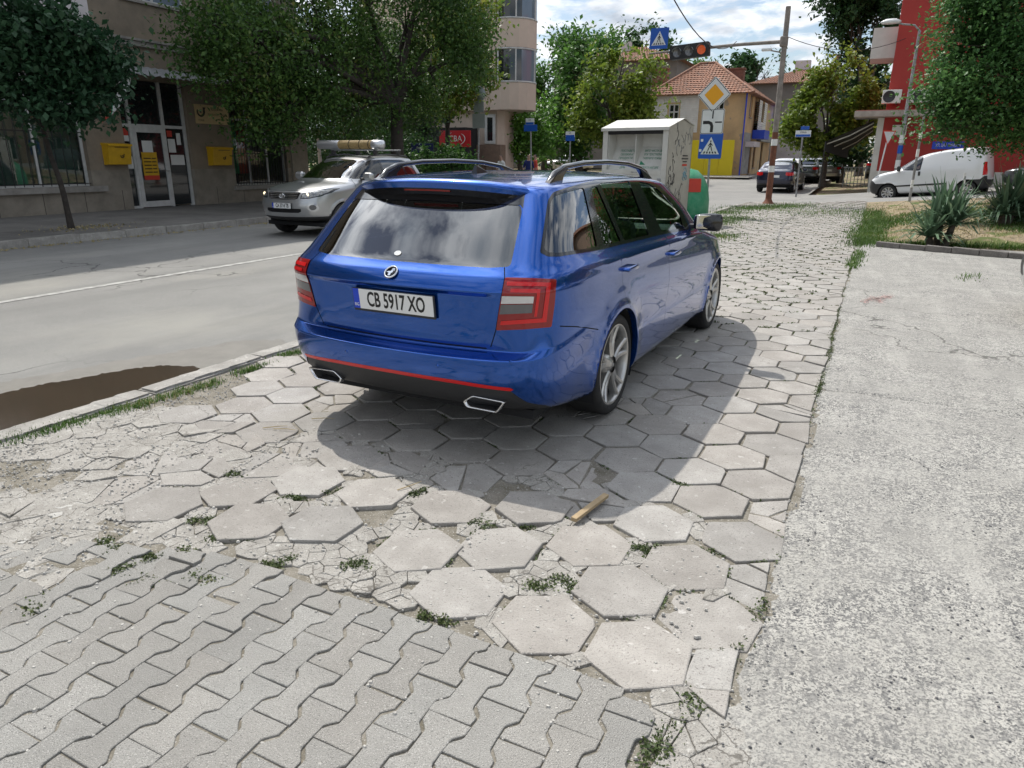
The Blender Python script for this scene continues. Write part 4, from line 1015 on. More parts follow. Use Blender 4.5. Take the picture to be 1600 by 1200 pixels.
# wheel arches: lip and liner
for c in (RA, FA):
    for sgn in (1, -1):
        pts = arch(c, .356); uv = SH.inv('side', pts); P = SH.S(np.array([a for a, b in uv]), np.array([b for a, b in uv])); P[:, 1] *= sgn
        inn = P.copy(); inn[:, 1] += .035*sgn; V = np.concatenate([P+np.array([0, -.001*sgn, 0]), inn]); n = len(P)
        raw_mesh('arch_lip', V, [(k, k+1, n+k+1, n+k) for k in range(n-1)], MT['blue'], car, True)
        lin = np.array([[(c[0]+.362*math.cos(a)), -sgn*yy, c[1]+.362*math.sin(a)] for yy in (.88, .55) for a in np.linspace(-.45, math.pi+.45, 30)])
        raw_mesh('arch_liner', lin, [(k, k+1, 31+k, 30+k) for k in range(29)], MT['dark'], car, True)
        cap = [(c[0]+.362*math.cos(a), -sgn*.55, c[1]+.362*math.sin(a)) for a in np.linspace(-.45, math.pi+.45, 30)]
        raw_mesh('arch_liner', cap, [tuple(range(30))], MT['dark'], car)
for c in (RA, FA):
    for sd in (-1, 1): make_wheel(car, (c[0], sd*.775, WZ), .318, .225, .252, WM, sd)
# underbody and cabin
fl = MB().b2((.25, -.74, .21), (4.3, .74, .26)); fl.build('underbody', MT['dark'], car)
ins = MB().b2((.55, -.70, .262), (3.4, .70, .32)); ins.b2((.45, -.66, .32), (1.15, .66, .86)); ins.build('cabin_floor', MT['interior'], car)
def seat(x, y, wd, headh):
    s = MB(); s.box((x+.25, y, .50), (.52, wd, .16), bev=.04); M = Matrix.Rotation(R(-18), 4, 'Y'); s.box((x-.02, y, .82), (.13, wd, .58), M=M, bev=.05)
    for hy in headh: s.box((x-.13, y+hy, 1.175), (.09, .25, .17), M=M, bev=.04); s.tube([(x-.09, y+hy-.05, 1.05), (x-.12, y+hy-.05, 1.13)], .007); s.tube([(x-.09, y+hy+.05, 1.05), (x-.12, y+hy+.05, 1.13)], .007)
    s.build('seat', MT['interior'], car)
seat(1.35, 0, 1.28, (-.42, .42)); seat(2.25, .37, .50, (0,)); seat(2.25, -.37, .50, (0,))
ds = MB().box((3.28, 0, .86), (.42, 1.38, .24), bev=.06); ds.build('dashboard', MT['interior'], car)
sw = MB(); Msw = Matrix.Translation((2.92, .37, .92)) @ Matrix.Rotation(R(-62), 4, 'Y'); sw.tube([Msw @ Vector((.18*math.cos(a), .18*math.sin(a), 0)) for a in np.linspace(0, 2*math.pi, 24, endpoint=False)], .014, 6, closed=True); sw.box((2.95, .37, .91), (.05, .30, .05)); sw.build('steering_wheel', MT['interior'], car)
mp_ = MB().box((2.78, 0, 1.28), (.04, .22, .07), bev=.015); mp_.build('inside_mirror', MT['blackplastic'], car)
# tailgate spoiler with brake light
def spoiler():
    ys = np.linspace(-.575, .575, 31); V = []; n = len(ys)
    top0, tip, low, und = [], [], [], []
    for y in ys:
        e = (abs(y)/.575)**3; f = (abs(y)/.575)**2; e6 = (abs(y)/.575)**7
        top0.append((.66-.02*f, y, 1.4325-.018*f-.018*e-.010*e6)); tip.append((.365+.070*f+.02*e+.09*e6, y*.992, 1.408-.020*f-.018*e-.012*e6)); low.append((.378+.070*f+.02*e+.085*e6, y*.98, 1.378-.022*f-.016*e)); und.append((.50, y*.95, 1.318-.020*f))
    V = top0+tip+low+und
    top = []
    mid = [tuple((np.array(a)*.5+np.array(b)*.5)+np.array((0, 0, .007))) for a, b in zip(top0, tip)]
    o = raw_mesh('roof_spoiler', top0+mid+tip+[(a+.002, b, c-.004) for a, b, c in tip]+low, [(r*n+k, r*n+k+1, (r+1)*n+k+1, (r+1)*n+k) for r in range(4) for k in range(n-1)], MT['blue'], car, True)
    u = raw_mesh('spoiler_underside', low+[(a*.5+d*.5, b*.5+e2*.5, c*.5+f2*.5-.006) for (a, b, c), (d, e2, f2) in zip(low, und)]+und, [(r*n+k, r*n+k+1, (r+1)*n+k+1, (r+1)*n+k) for r in range(2) for k in range(n-1)]+[(0, n, 2*n), (n-1, 3*n-1, 2*n-1)], MT['blackgloss'], o)
    s = MB()
    bl = [(low[k][0]+.020, low[k][1], low[k][2]-.012) for k in range(11, 20)]
    raw_mesh('brake_light', [(a-.004, b, c+.012) for a, b, c in bl]+[(a-.004, b, c-.004) for a, b, c in bl]+[(a+.02, b, c-.009) for a, b, c in bl], [(r*9+k, r*9+k+1, (r+1)*9+k+1, (r+1)*9+k) for r in range(2) for k in range(8)], MT['redlens'], o)
spoiler()
# roof rails, aerial, handles, mirrors
for sd in (-1, 1):
    s = MB(); path = [(.74, .574, 1.405), (.80, .577, 1.452), (.92, .581, 1.487), (1.2, .585, 1.508), (1.6, .586, 1.514), (2.0, .584, 1.502), (2.30, .578, 1.472), (2.46, .573, 1.440), (2.53, .570, 1.41)]
    n = 10; V = []
    P = [Vector((x, sd*y, z)) for x, y, z in path]
    for i, q in enumerate(P):
        t = (P[min(i+1, len(P)-1)]-P[max(i-1, 0)]).normalized(); up = Vector((0, 0, 1)); up = (up-t*up.dot(t)).normalized(); sdv = t.cross(up)
        for k in range(n): a = 2*math.pi*k/n; V.append(q+sdv*math.cos(a)*.020+up*math.sin(a)*.016)
    s.add(V, [(i*n+k, i*n+(k+1) % n, (i+1)*n+(k+1) % n, (i+1)*n+k) for i in range(len(P)-1) for k in range(n)], True)
    s.prism([(.70, 1.40), (.80, 1.455), (.98, 1.49), (.90, 1.44), (.88, 1.405)], -.016, .016, frame_M((0, sd*.578, 0), (1, 0, 0), (0, 0, 1)))
    s.prism([(2.60, 1.39), (2.46, 1.44), (2.26, 1.475), (2.36, 1.43), (2.40, 1.40)][::-1], -.016, .016, frame_M((0, sd*.574, 0), (1, 0, 0), (0, 0, 1)))
    s.build('roof_rail', MT['blackgloss'], car)
    for hx, hz in ((1.235, .902), (2.235, .884)):
        h = MB(); pth = [(hx-.105, hz-.002), (hx-.085, hz+.012), (hx+.06, hz+.016), (hx+.10, hz+.006), (hx+.105, hz-.008), (hx+.06, hz-.017), (hx-.08, hz-.015)]
        pp = round_poly(pth, .012, 3)
        uv = SH.inv('side', [(hx, hz)])[0]; yb = SH.S(*uv)[0][1]
        n = len(pp); cxz = (hx, hz)
        V = [(x, yb*-sd*-1*(-1) if False else sd*(abs(yb)-.004), z) for x, z in pp]+[(x, sd*(abs(yb)+.030), z) for x, z in pp]+[(cxz[0]+(x-cxz[0])*.86, sd*(abs(yb)+.038), cxz[1]+(z-cxz[1])*.7) for x, z in pp]
        h.add(V, [(r*n+k, r*n+(k+1) % n, (r+1)*n+(k+1) % n, (r+1)*n+k) for r in range(2) for k in range(n)]+[tuple(range(2*n, 3*n))], True)
        dr = [o for o in parts['door']][(0 if sd < 0 else 1) + (0 if hx < 2 else 2)]
        h.build('handle', MT['blue'], dr)
        rc = MB().lathe([(.0001, .0008), (.055, .0008)], c=(hx-.01, sd*(abs(yb)-.0), hz-.002), n=24, M=Matrix.Rotation(R(90*sd*-1), 4, 'X')); 
    m = MB(); bmm = bmesh.new(); bmesh.ops.create_cube(bmm, size=1)
    for v in bmm.verts:
        v.co = Vector((v.co.x*.11, v.co.y*.225, v.co.z*.145))
        if v.co.x > 0: v.co.y *= .8; v.co.z *= .72
        if v.co.y*sd < 0: v.co.z *= .82
    bmesh.ops.subdivide_edges(bmm, edges=bmm.edges[:], cuts=3, use_grid_fill=True)
    for k in range(3): bmesh.ops.smooth_vert(bmm, verts=bmm.verts, factor=.5, use_axis_x=True, use_axis_y=True, use_axis_z=True)
    bmm.verts.index_update(); cc_ = Vector((2.90, sd*.985, 1.060)); mm = Matrix.Diagonal((1.2, 1.1, 1.12))
    m.add([mm @ v.co+cc_ for v in bmm.verts], [tuple(v.index for v in f.verts) for f in bmm.faces], True); bmm.free()
    mo_ = m.build('door_mirror', MT['blackgloss'], car)
    st = MB().box((2.93, sd*.875, 1.02), (.07, .12, .035), bev=.012); st.build('mirror_arm', MT['blackplastic'], mo_)
    mg = MB().box((2.842, sd*.99, 1.062), (.006, .175, .105), rz=R(-6*sd), bev=.002); mg.build('mirror_glass', MT['chrome'], mo_)
fin = MB(); fin.add([(1.08, -.022, 1.438), (1.08, .022, 1.438), (.90, -.025, 1.430), (.90, .025, 1.430), (.925, -.006, 1.492), (.925, .006, 1.492), (.955, -.007, 1.486), (.955, .007, 1.486)], [(0, 1, 7, 6), (4, 6, 7, 5), (2, 4, 5, 3), (0, 6, 4, 2), (1, 3, 5, 7)], False); fin.build('roof_aerial', MT['blackgloss'], car)
# number plate, badge, exhaust tips, sensors, sticker
yb = SH.S(*SH.inv('rear', [(-.001, .79)])[0])[0]; y2 = SH.S(*SH.inv('rear', [(-.001, .85)])[0])[0]; y1 = SH.S(*SH.inv('rear', [(-.001, .73)])[0])[0]
upv = Vector((y2[0]-y1[0], 0, y2[2]-y1[2])).normalized(); xv = Vector((0, -1, 0)); nv = xv.cross(upv)
plate(car, frame_M(Vector((yb[0], .012, .803))+nv*.014, xv, upv), 'CB', 'CB 5917 XO')
bp_ = SH.S(*SH.inv('rear', [(-.001, .955)])[0])[0]; b2_ = SH.S(*SH.inv('rear', [(-.001, .985)])[0])[0]; upb = Vector((b2_[0]-bp_[0], 0, b2_[2]-bp_[2])).normalized(); nb = xv.cross(upb)
BM_ = frame_M(Vector((bp_[0], .018, .955))+nb*.004, xv, upb)
bd = empty('badge'); bd.parent = car; bd.matrix_local = BM_
MB().lathe([(.0001, .002), (.034, .002), (.034, 0)], n=32).build('badge_field', MT['blackgloss'], bd)
MB().tube([(.0365*math.cos(a), .0365*math.sin(a), .004) for a in np.linspace(0, 2*math.pi, 32, endpoint=False)], .0048, 8, closed=True).build('badge_ring', MT['chrome'], bd)
wing = MB()
wing.prism([(-.030, -.002), (-.012, -.006), (-.010, -.024), (.004, -.024), (.003, -.006), (.010, -.004), (.012, .006), (.004, .010), (-.006, .004), (-.016, .004)], .002, .005)
for k in range(3): wing.prism([(-.004+.002*k, .008+.006*k), (.018-.001*k, .010+.006*k), (.022-.003*k, .014+.006*k), (0, .012+.006*k)], .002, .005)
wing.build('badge_arrow', MT['chrome'], bd)
for sd in (-1, 1):
    ex = empty('exhaust_tip'); ex.parent = car
    out_ = round_poly([(-.125, .032), (.070, .036), (.125, -.004), (.105, -.034), (-.080, -.034)], .014, 3); out_ = [(x*sd*-1, z) for x, z in out_]
    n = len(out_); s = MB(); V = []
    for (sc, dx) in ((1.0, .03), (1.02, -.004), (1.0, -.010), (.91, -.008), (.88, .01), (.86, .075)):
        V += [(.085+dx, sd*.535+x*sc, .315+z*sc*(1 if sc > .95 else .93)) for x, z in out_]
    s.add(V, [(r*n+k, r*n+(k+1) % n, (r+1)*n+(k+1) % n, (r+1)*n+k) for r in range(5) for k in range(n)], True); s.build('chrome_rim', MT['chrome'], ex)
    MB().add([(.158, sd*.535+x*.95, .315+z*.92) for x, z in out_], [tuple(range(n))]).build('pipe_mouth', MT['dark'], ex)
for y, z in ((-.70, .565), (-.30, .505)):
    for sd in (1, -1):
        q = SH.S(*SH.inv('rear', [(y, z)])[0])[0]; MB().lathe([(.0001, .002), (.010, .002), (.0115, .0)], c=(q[0], q[1]*sd, q[2]), n=16, M=Matrix.Rotation(R(-90), 4, 'Y')).build('parking_sensor', MT['blue'], car)

q = SH.inv('rear', [(-.03, 1.045)])[0]; P_ = SH.S(*q)[0]; N_ = Vector(SH.N(*q)[0]); tx_ = Vector((0, -1, 0)); 
MB().prism([(.022*math.cos(a), .016*math.sin(a)) for a in np.linspace(0, 2*math.pi, 16, endpoint=False)], 0, .0012, frame_M(Vector((P_[0], .045, P_[2]))+N_*.001, tx_, N_.cross(tx_))).build('glass_sticker', MT['plate_white'], parts['rear_window'][0])
# ================================================================== BUILDINGS
class Face:
    """a wall plane: origin O on the ground, s along ux, z up, d outwards along n"""
    def __init__(f, O, ux, n): f.O = Vector(O); f.u = Vector(ux).normalized(); f.n = Vector(n).normalized()
    def P(f, s, z, d=0.0): return f.O+f.u*s+Vector((0, 0, z))+f.n*d
    def M(f, s, z, d=0.0): return frame_M(f.P(s, z, d), f.u, (0, 0, 1), f.n)
    def box(f, mb, s0, s1, z0, z1, d0, d1):
        V = [f.P(s, z, d) for s in (s0, s1) for d in (d0, d1) for z in (z0, z1)]
        return mb.add(V, [(0, 1, 3, 2), (4, 6, 7, 5), (0, 4, 5, 1), (2, 3, 7, 6), (0, 2, 6, 4), (1, 5, 7, 3)])
    def wall(f, name, parent, m, s0, s1, z0, z1, holes=(), th=.3):
        S = sorted({s0, s1, *[h[0] for h in holes], *[h[1] for h in holes]}); S = [s for s in S if s0 <= s <= s1]; mb = MB()
        for a, b in zip(S[:-1], S[1:]):
            mid = (a+b)/2; hs = sorted([(h[2], h[3]) for h in holes if h[0] <= mid <= h[1]]); z = z0
            for h0, h1 in hs:
                if h0 > z: f.box(mb, a, b, z, h0, -th, 0)
                z = max(z, h1)
            if z < z1: f.box(mb, a, b, z, z1, -th, 0)
        return mb.build(name, m, parent)
    def window(f, parent, s0, s1, z0, z1, fm, gm, cols=2, rows=1, fw=.06, rec=.12, sill=None, curtain=None, name='window'):
        mb = MB(); f.box(mb, s0, s0+fw, z0, z1, -rec-.05, -rec); f.box(mb, s1-fw, s1, z0, z1, -rec-.05, -rec); f.box(mb, s0+fw, s1-fw, z0, z0+fw, -rec-.05, -rec); f.box(mb, s0+fw, s1-fw, z1-fw, z1, -rec-.05, -rec)
        for k in range(1, cols): c = s0+(s1-s0)*k/cols; f.box(mb, c-fw*.5, c+fw*.5, z0+fw, z1-fw, -rec-.048, -rec+.004)
        for r in (rows if isinstance(rows, (list, tuple)) else [k/rows for k in range(1, rows)]): c = z0+(z1-z0)*r; f.box(mb, s0+fw, s1-fw, c-fw*.5, c+fw*.5, -rec-.046, -rec+.008)
        w_ = mb.build(name, fm, parent)
        g = MB().quad(f.P(s0+fw, z0+fw, -rec-.03), f.P(s1-fw, z0+fw, -rec-.03), f.P(s1-fw, z1-fw, -rec-.03), f.P(s0+fw, z1-fw, -rec-.03)); g.build('pane', gm, w_)
        if curtain: g = MB().quad(f.P(s0, z0, -rec-.16), f.P(s1, z0, -rec-.16), f.P(s1, z1, -rec-.16), f.P(s0, z1, -rec-.16)); g.build('curtain', curtain, w_)
        if sill: q = MB(); f.box(q, s0-.08, s1+.08, z0-.07, z0, -rec, .07); q.build('sill', sill, w_)
        return w_
MT['bgglass'] = mat('window_glass', (.020, .024, .026), rough=.04, spec=.8, var=.3, vscale=1.5)
MT['bgglass_blue'] = mat('window_glass_pale', (.16, .20, .25), rough=.06, spec=.8)
MT['brownplaster'] = mat('grey_brown_plaster', (.285, .235, .18), rough=.95, col2=(.20, .168, .13), vscale=1.2, bump=.6, bscale=35, spec=.1)
MT['stoneplinth'] = mat('stone_plinth', (.30, .265, .215), rough=.9, col2=(.21, .185, .15), vscale=2.5, bump=.6, bscale=45)
MT['ledge'] = mat('pale_ledge', (.33, .31, .28), rough=.9, col2=(.22, .205, .185), vscale=3)
MT['whiteframe'] = mat('white_frame', (.62, .62, .60), rough=.5, var=.2, vscale=5)
MT['iron'] = mat('black_iron', (.020, .020, .022), rough=.55)
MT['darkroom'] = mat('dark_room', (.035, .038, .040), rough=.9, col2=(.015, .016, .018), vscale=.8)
MT['curtain'] = mat('grey_curtain', (.16, .185, .185), rough=.95, col2=(.09, .105, .105), vscale=2)
MT['postyellow'] = mat('post_yellow', (.66, .38, .012), rough=.42, var=.15, vscale=6)
MT['cream'] = mat('cream_board', (.62, .46, .24), rough=.5, var=.1, vscale=3)
MT['sheet'] = mat('corrugated_sheet', (.40, .41, .42), rough=.5, metal=.3, var=.3, vscale=4)
MT['ink'] = mat('dark_ink', (.03, .022, .016), rough=.7)
MT['paper'] = mat('paper', (.72, .72, .70), rough=.8)
MT['redprint'] = mat('red_print', (.55, .05, .03), rough=.6)
MT['greenprint'] = mat('green_print', (.02, .28, .13), rough=.6)
MT['whitepanel'] = mat('white_panel', (.60, .56, .57), rough=.8, var=.25, vscale=1.2)
# ---- the post office across the road
po = empty('corner_building', (-19.6, 13, .02), 0, 'grey-brown rendered post office building with barred ground-floor windows', 'building')
F = Face((0, -13, 0), (0, 1, 0), (1, 0, 0))     # s = world Y
hole_l = (6.6, 13.25, .70, 3.55); hole_d = (14.42, 16.72, .0, 3.62); hole_r = (18.42, 20.95, .55, 3.55)
ups = [(8.0, 10.0), (12.0, 13.6) , (15.0, 17.15), (19.0, 21.0)]
upper = [(a, b, zz, zz+1.75) for zz in (5.75, 9.0, 12.2) for a, b in ups]
left_h = [(-8, -2, .7, 3.55), (0.0, 5.2, .7, 3.55)]+[(a-16, b-16, zz, zz+1.75) for zz in (5.75, 9.0, 12.2) for a, b in ups]
F.wall('wall', po, MT['brownplaster'], -14, 21.15, 1.12, 15.3, [hole_l, hole_d, hole_r]+upper+left_h)
F.wall('plinth', po, MT['stoneplinth'], -14, 21.15, -.1, 1.12, [hole_l, hole_d, hole_r]+left_h[:2], th=.27)
pl = MB(); 
for s in np.arange(-13.5, 21, 1.15):
    if not 14.3 < s < 16.8: F.box(pl, s, s+.012, 0, .56, .0, .004)
pl.build('plinth_joints', MT['ink'], po)['kind'] = 'stuff'
b_ = MB(); F.box(b_, -14, 21.15, 0, 15.3, -9, -8.8); F.box(b_, -14, -13.8, 0, 15.3, -8.8, -.3); F.box(b_, 20.95, 21.15, 0, 15.3, -8.8, -.3); F.box(b_, -14, 21.15, 15.3, 15.5, -9, .35); b_.build('rear_walls', MT['brownplaster'], po)
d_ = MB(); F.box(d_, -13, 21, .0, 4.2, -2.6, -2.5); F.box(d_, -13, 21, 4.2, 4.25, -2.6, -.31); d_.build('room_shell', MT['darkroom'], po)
c_ = MB(); F.box(c_, -14, 21.2, 4.52, 4.66, 0, .10); F.box(c_, -14, 21.2, 4.66, 4.72, 0, .16); c_.build('string_course', MT['ledge'], po)
e_ = MB(); F.box(e_, 21.15, 22.0, 0, 15.3, -.6, .06); e_.build('corner_pier', MT['stoneplinth'], po)
def grille(parent, s0, s1, z0, z1, step, d=.06, rails=(.5,)):
    g = MB()
    for s in np.arange(s0+.05, s1, step): g.tube([F.P(s, z0, d), F.P(s, z1, d)], .011, 5)
    for r in (0.02, *rails, .98): F.box(g, s0, s1, z0+(z1-z0)*r-.012, z0+(z1-z0)*r+.012, d-.02, d-.008)
    o = g.build('window_grille', MT['iron'], parent); return o
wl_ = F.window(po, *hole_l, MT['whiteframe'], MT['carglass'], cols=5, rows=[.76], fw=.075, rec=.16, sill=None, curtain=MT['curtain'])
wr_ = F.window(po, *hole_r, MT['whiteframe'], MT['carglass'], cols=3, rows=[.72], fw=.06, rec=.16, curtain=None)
q = MB(); F.box(q, 6.4, 13.62, .55, .70, -.1, .10); q.build('sill', MT['ledge'], wl_)
q = MB(); F.box(q, 18.3, 21.1, .42, .55, -.1, .10); q.build('sill', MT['ledge'], wr_)
grille(wl_, 6.65, 13.22, .72, 3.5, .235, -.02); grille(wr_, 18.46, 20.92, .57, 3.5, .125, -.02, (.36,))
# flags hung inside the right window
q = MB(); F.box(q, 18.5, 18.86, .95, 2.6, -.30, -.28); q.build('green_banner', MT['greenprint'], wr_); q = MB(); F.box(q, 18.86, 19.3, .95, 2.6, -.30, -.28); q.build('red_banner', MT['redprint'], wr_)
for a, b, z0, z1 in left_h[:2]: F.window(po, a, b, z0, z1, MT['whiteframe'], MT['bgglass'], cols=4, rows=[.76], fw=.07, rec=.16, sill=MT['ledge'])
for a, b, z0, z1 in upper+left_h[2:]: F.window(po, a, b, z0, z1, MT['whiteframe'], MT['bgglass_blue'] if z0 < 6 else MT['bgglass'], cols=2, rows=[.7], fw=.07, rec=.12, sill=MT['ledge'])
# entrance: white frame, door leaf, side lights, notices
en = MB(); zt = 2.32
for s in (14.42, 14.72, 15.92-.06, 16.62): F.box(en, s, s+.085, 0, 3.62, -.22, -.12)
F.box(en, 14.5, 16.7, zt, zt+.09, -.215, -.125); F.box(en, 14.5, 14.72, 0, .08, -.21, -.13)
ent = en.build('entrance_frame', MT['whiteframe'], po)
MB().quad(F.P(14.45, .05, -.18), F.P(14.75, .05, -.18), F.P(14.75, 3.6, -.18), F.P(14.45, 3.6, -.18)).build('pane', MT['bgglass'], ent)
MB().quad(F.P(14.75, zt, -.18), F.P(15.9, zt, -.18), F.P(15.9, 3.6, -.18), F.P(14.75, 3.6, -.18)).build('pane', MT['bgglass'], ent)
MB().quad(F.P(15.95, .05, -.18), F.P(16.65, .05, -.18), F.P(16.65, 3.6, -.18), F.P(15.95, 3.6, -.18)).build('pane', MT['bgglass'], ent)
dr = MB()
for a, b, c, d in ((14.80, 14.92, .03, zt), (15.78, 15.90, .03, zt), (14.92, 15.78, .03, .20), (14.92, 15.78, zt-.14, zt)): F.box(dr, a, b, c, d, -.17, -.105)
dl = dr.build('door', MT['whiteframe'], po)
MB().quad(F.P(14.9, .18, -.14), F.P(15.8, .18, -.14), F.P(15.8, 2.2, -.14), F.P(14.9, 2.2, -.14)).build('pane', MT['bgglass'], dl)
h = MB(); h.tube([F.P(15.83, 1.08, -.10), F.P(15.83, 1.08, -.04), F.P(15.68, 1.08, -.035)], .013, 6); h.build('handle', MT['chrome'], dl)
def notice(s0, s1, z0, z1, m, d=-.130, name='notice', par=None):
    q = MB(); F.box(q, s0, s1, z0, z1, d, d+.004); return q.build(name, m, par or dl)
notice(15.07, 15.42, 1.55, 1.95, MT['paper']); yn = notice(15.0, 15.52, .95, 1.62, MT['postyellow'], -.126); notice(15.0, 15.52, .82, .95, MT['redprint'], -.126)
for k in range(5): notice(15.05, 15.3, 1.03+.1*k, 1.06+.1*k, MT['ink'], -.1215, 'notice_line'); notice(15.33, 15.47, 1.03+.1*k, 1.06+.1*k, MT['ink'], -.1215, 'notice_line')
notice(14.53, 14.70, 2.08, 2.28, MT['redprint'], -.175, par=ent); notice(14.53, 14.70, 1.92, 2.08, MT['paper'], -.175, par=ent); notice(14.52, 14.72, 1.15, 1.50, MT['paper'], -.175, par=ent)
notice(16.02, 16.28, 1.62, 2.02, MT['paper'], -.175, par=ent); notice(16.35, 16.5, 1.85, 2.2, MT['paper'], -.175, par=ent); notice(16.02, 16.2, 2.08, 2.26, MT['redprint'], -.175, par=ent); notice(16.05, 16.55, 1.25, 1.55, MT['paper'], -.175, par=ent)
# corrugated canopy
aw = MB(); n = 60; V = []
for k in range(n+1):
    s = 14.05+(18.75-14.05)*k/n; z = .022*math.sin(k*1.05*2)
    V += [F.P(s, 3.99+z, .0), F.P(s, 3.66+z-.03*k/n, 1.05)]
aw.add(V, [(2*k, 2*k+2, 2*k+3, 2*k+1) for k in range(n)], False); awo = aw.build('entrance_canopy', MT['sheet'], po)
q = MB()
for s in (14.2, 16.4, 18.6): q.tube([F.P(s, 3.45, .0), F.P(s, 3.64, .95)], .014, 5)
q.build('canopy_bracket', MT['iron'], awo)['kind'] = 'stuff'
q = MB(); F.box(q, 5.5, 13.3, 4.72, 6.6, .16, .9); q.build('balcony', MT['whitepanel'], po)
q = MB(); F.box(q, 5.5, 13.3, 4.50, 4.72, .16, .95); q.build('balcony_slab', MT['ledge'], po)
# post sign, letter boxes and flag: things of their own
sg = empty('post_sign', F.P(17.68, 2.80, 0)+Vector((-19.6, 13, .02)), 0, 'cream post office name board with a horn emblem beside the entrance', 'sign')
bq = MB().box((.02, 0, 0), (.03, 1.34, .58), bev=.006); bq.build('board', MT['cream'], sg)
SGM = lambda y, z: frame_M((.037, y, z), (0, 1, 0), (0, 0, 1))
text_mesh('lettering', 'ПОЩЕНСКА СТАНЦИЯ', .098, SGM(.20, -.01), MT['ink'], sg, sx=.72); text_mesh('lettering', 'БЪЛГАРСКИ ПОЩИ', .07, SGM(.20, .15), MT['ink'], sg, sx=.72); text_mesh('lettering', 'СОФИЯ', .06, SGM(.20, -.15), MT['ink'], sg, sx=.8)
def horn(parent, M, s, m):
    q = MB(); q.tube([M @ Vector((s*math.cos(a)*.5, s*math.sin(a)*.5, .002)) for a in np.linspace(-3.6, .4, 16)], [s*.07+s*.006*k for k in range(16)], 5)
    q.add([M @ Vector(v) for v in ((s*.42, s*.15, .004), (s*.60, s*.15, .004), (s*.80, s*.52, .004), (s*.35, s*.52, .004))], [(0, 1, 2, 3)])
    q.lathe([(.0001, .006), (s*.16, .006), (s*.16, 0)], n=12, M=M); return q.build('horn_emblem', m, parent)
horn(sg, SGM(-.46, .07), .26, MT['ink']); text_mesh('lettering', 'ПОЩА', .075, SGM(-.46, -.19), MT['ink'], sg)
def letter_box(s0, s1, z0, z1, label):
    w2 = (s1-s0); hh = z1-z0
    e = empty('letter_box', F.P((s0+s1)/2, z0, 0)+Vector((-19.6, 13, .02)), 0, label, 'letter box', 'letter boxes on the post office wall')
    b = MB().prism([(0, 0), (.22, .02), (.30, hh-.07), (0, hh-.07)], -w2/2+.02, w2/2-.02, frame_M((0, 0, 0), (1, 0, 0), (0, 0, 1)) ); b.build('box', MT['postyellow'], e)
    l = MB().prism([(0, hh-.07), (.34, hh-.085), (.33, hh-.03), (0, hh)], -w2/2, w2/2, frame_M((0, 0, 0), (1, 0, 0), (0, 0, 1))); l.build('lid', MT['postyellow'], e)
    sl = MB().box((.296, .05, hh-.115), (.02, w2*.55, .014)); sl.build('slot', MT['ink'], e)
    horn(e, frame_M((.277, .05, hh*.42), (0, 1, 0), (.10, 0, 1)), .10, MT['ink']); return e
letter_box(13.66, 14.40, 1.26, 1.86, 'yellow wall letter box left of the post office door'); letter_box(17.30, 18.12, 1.22, 1.82, 'yellow wall letter box right of the post office door, below the name board')
fg = empty('flag', F.P(14.15, 3.35, .0)+Vector((-19.6, 13, .02)), 0, 'white, green and red flag hanging from a short pole at the post office door', 'flag')
q = MB().tube([(0, 0, -.1), (.75, .25, .35)], .014, 6); q.build('pole', MT['whiteframe'], fg)
V = []; nn = 9
for i in range(nn):
    t = i/(nn-1)
    for j in range(7):
        u = j/6; x = .72*(1-u*.75)*(1-t*.35)+.05*math.sin(u*5+t*3); y = .24*(1-u)-.28*t-.15*u*t+.05*math.sin(t*6+u*4); z = .33*(1-u)-t*.85-.12*u; V.append((x, y, z))
fl_ = lambda j0, j1: [(i*7+j, i*7+j+1, (i+1)*7+j+1, (i+1)*7+j) for i in range(nn-1) for j in range(j0, j1)]
raw_mesh('white_stripe', V, fl_(0, 3), MT['paper'], fg, True); raw_mesh('green_stripe', V, fl_(3, 4), MT['greenprint'], fg, True); raw_mesh('red_stripe', V, fl_(4, 6), MT['redprint'], fg, True)

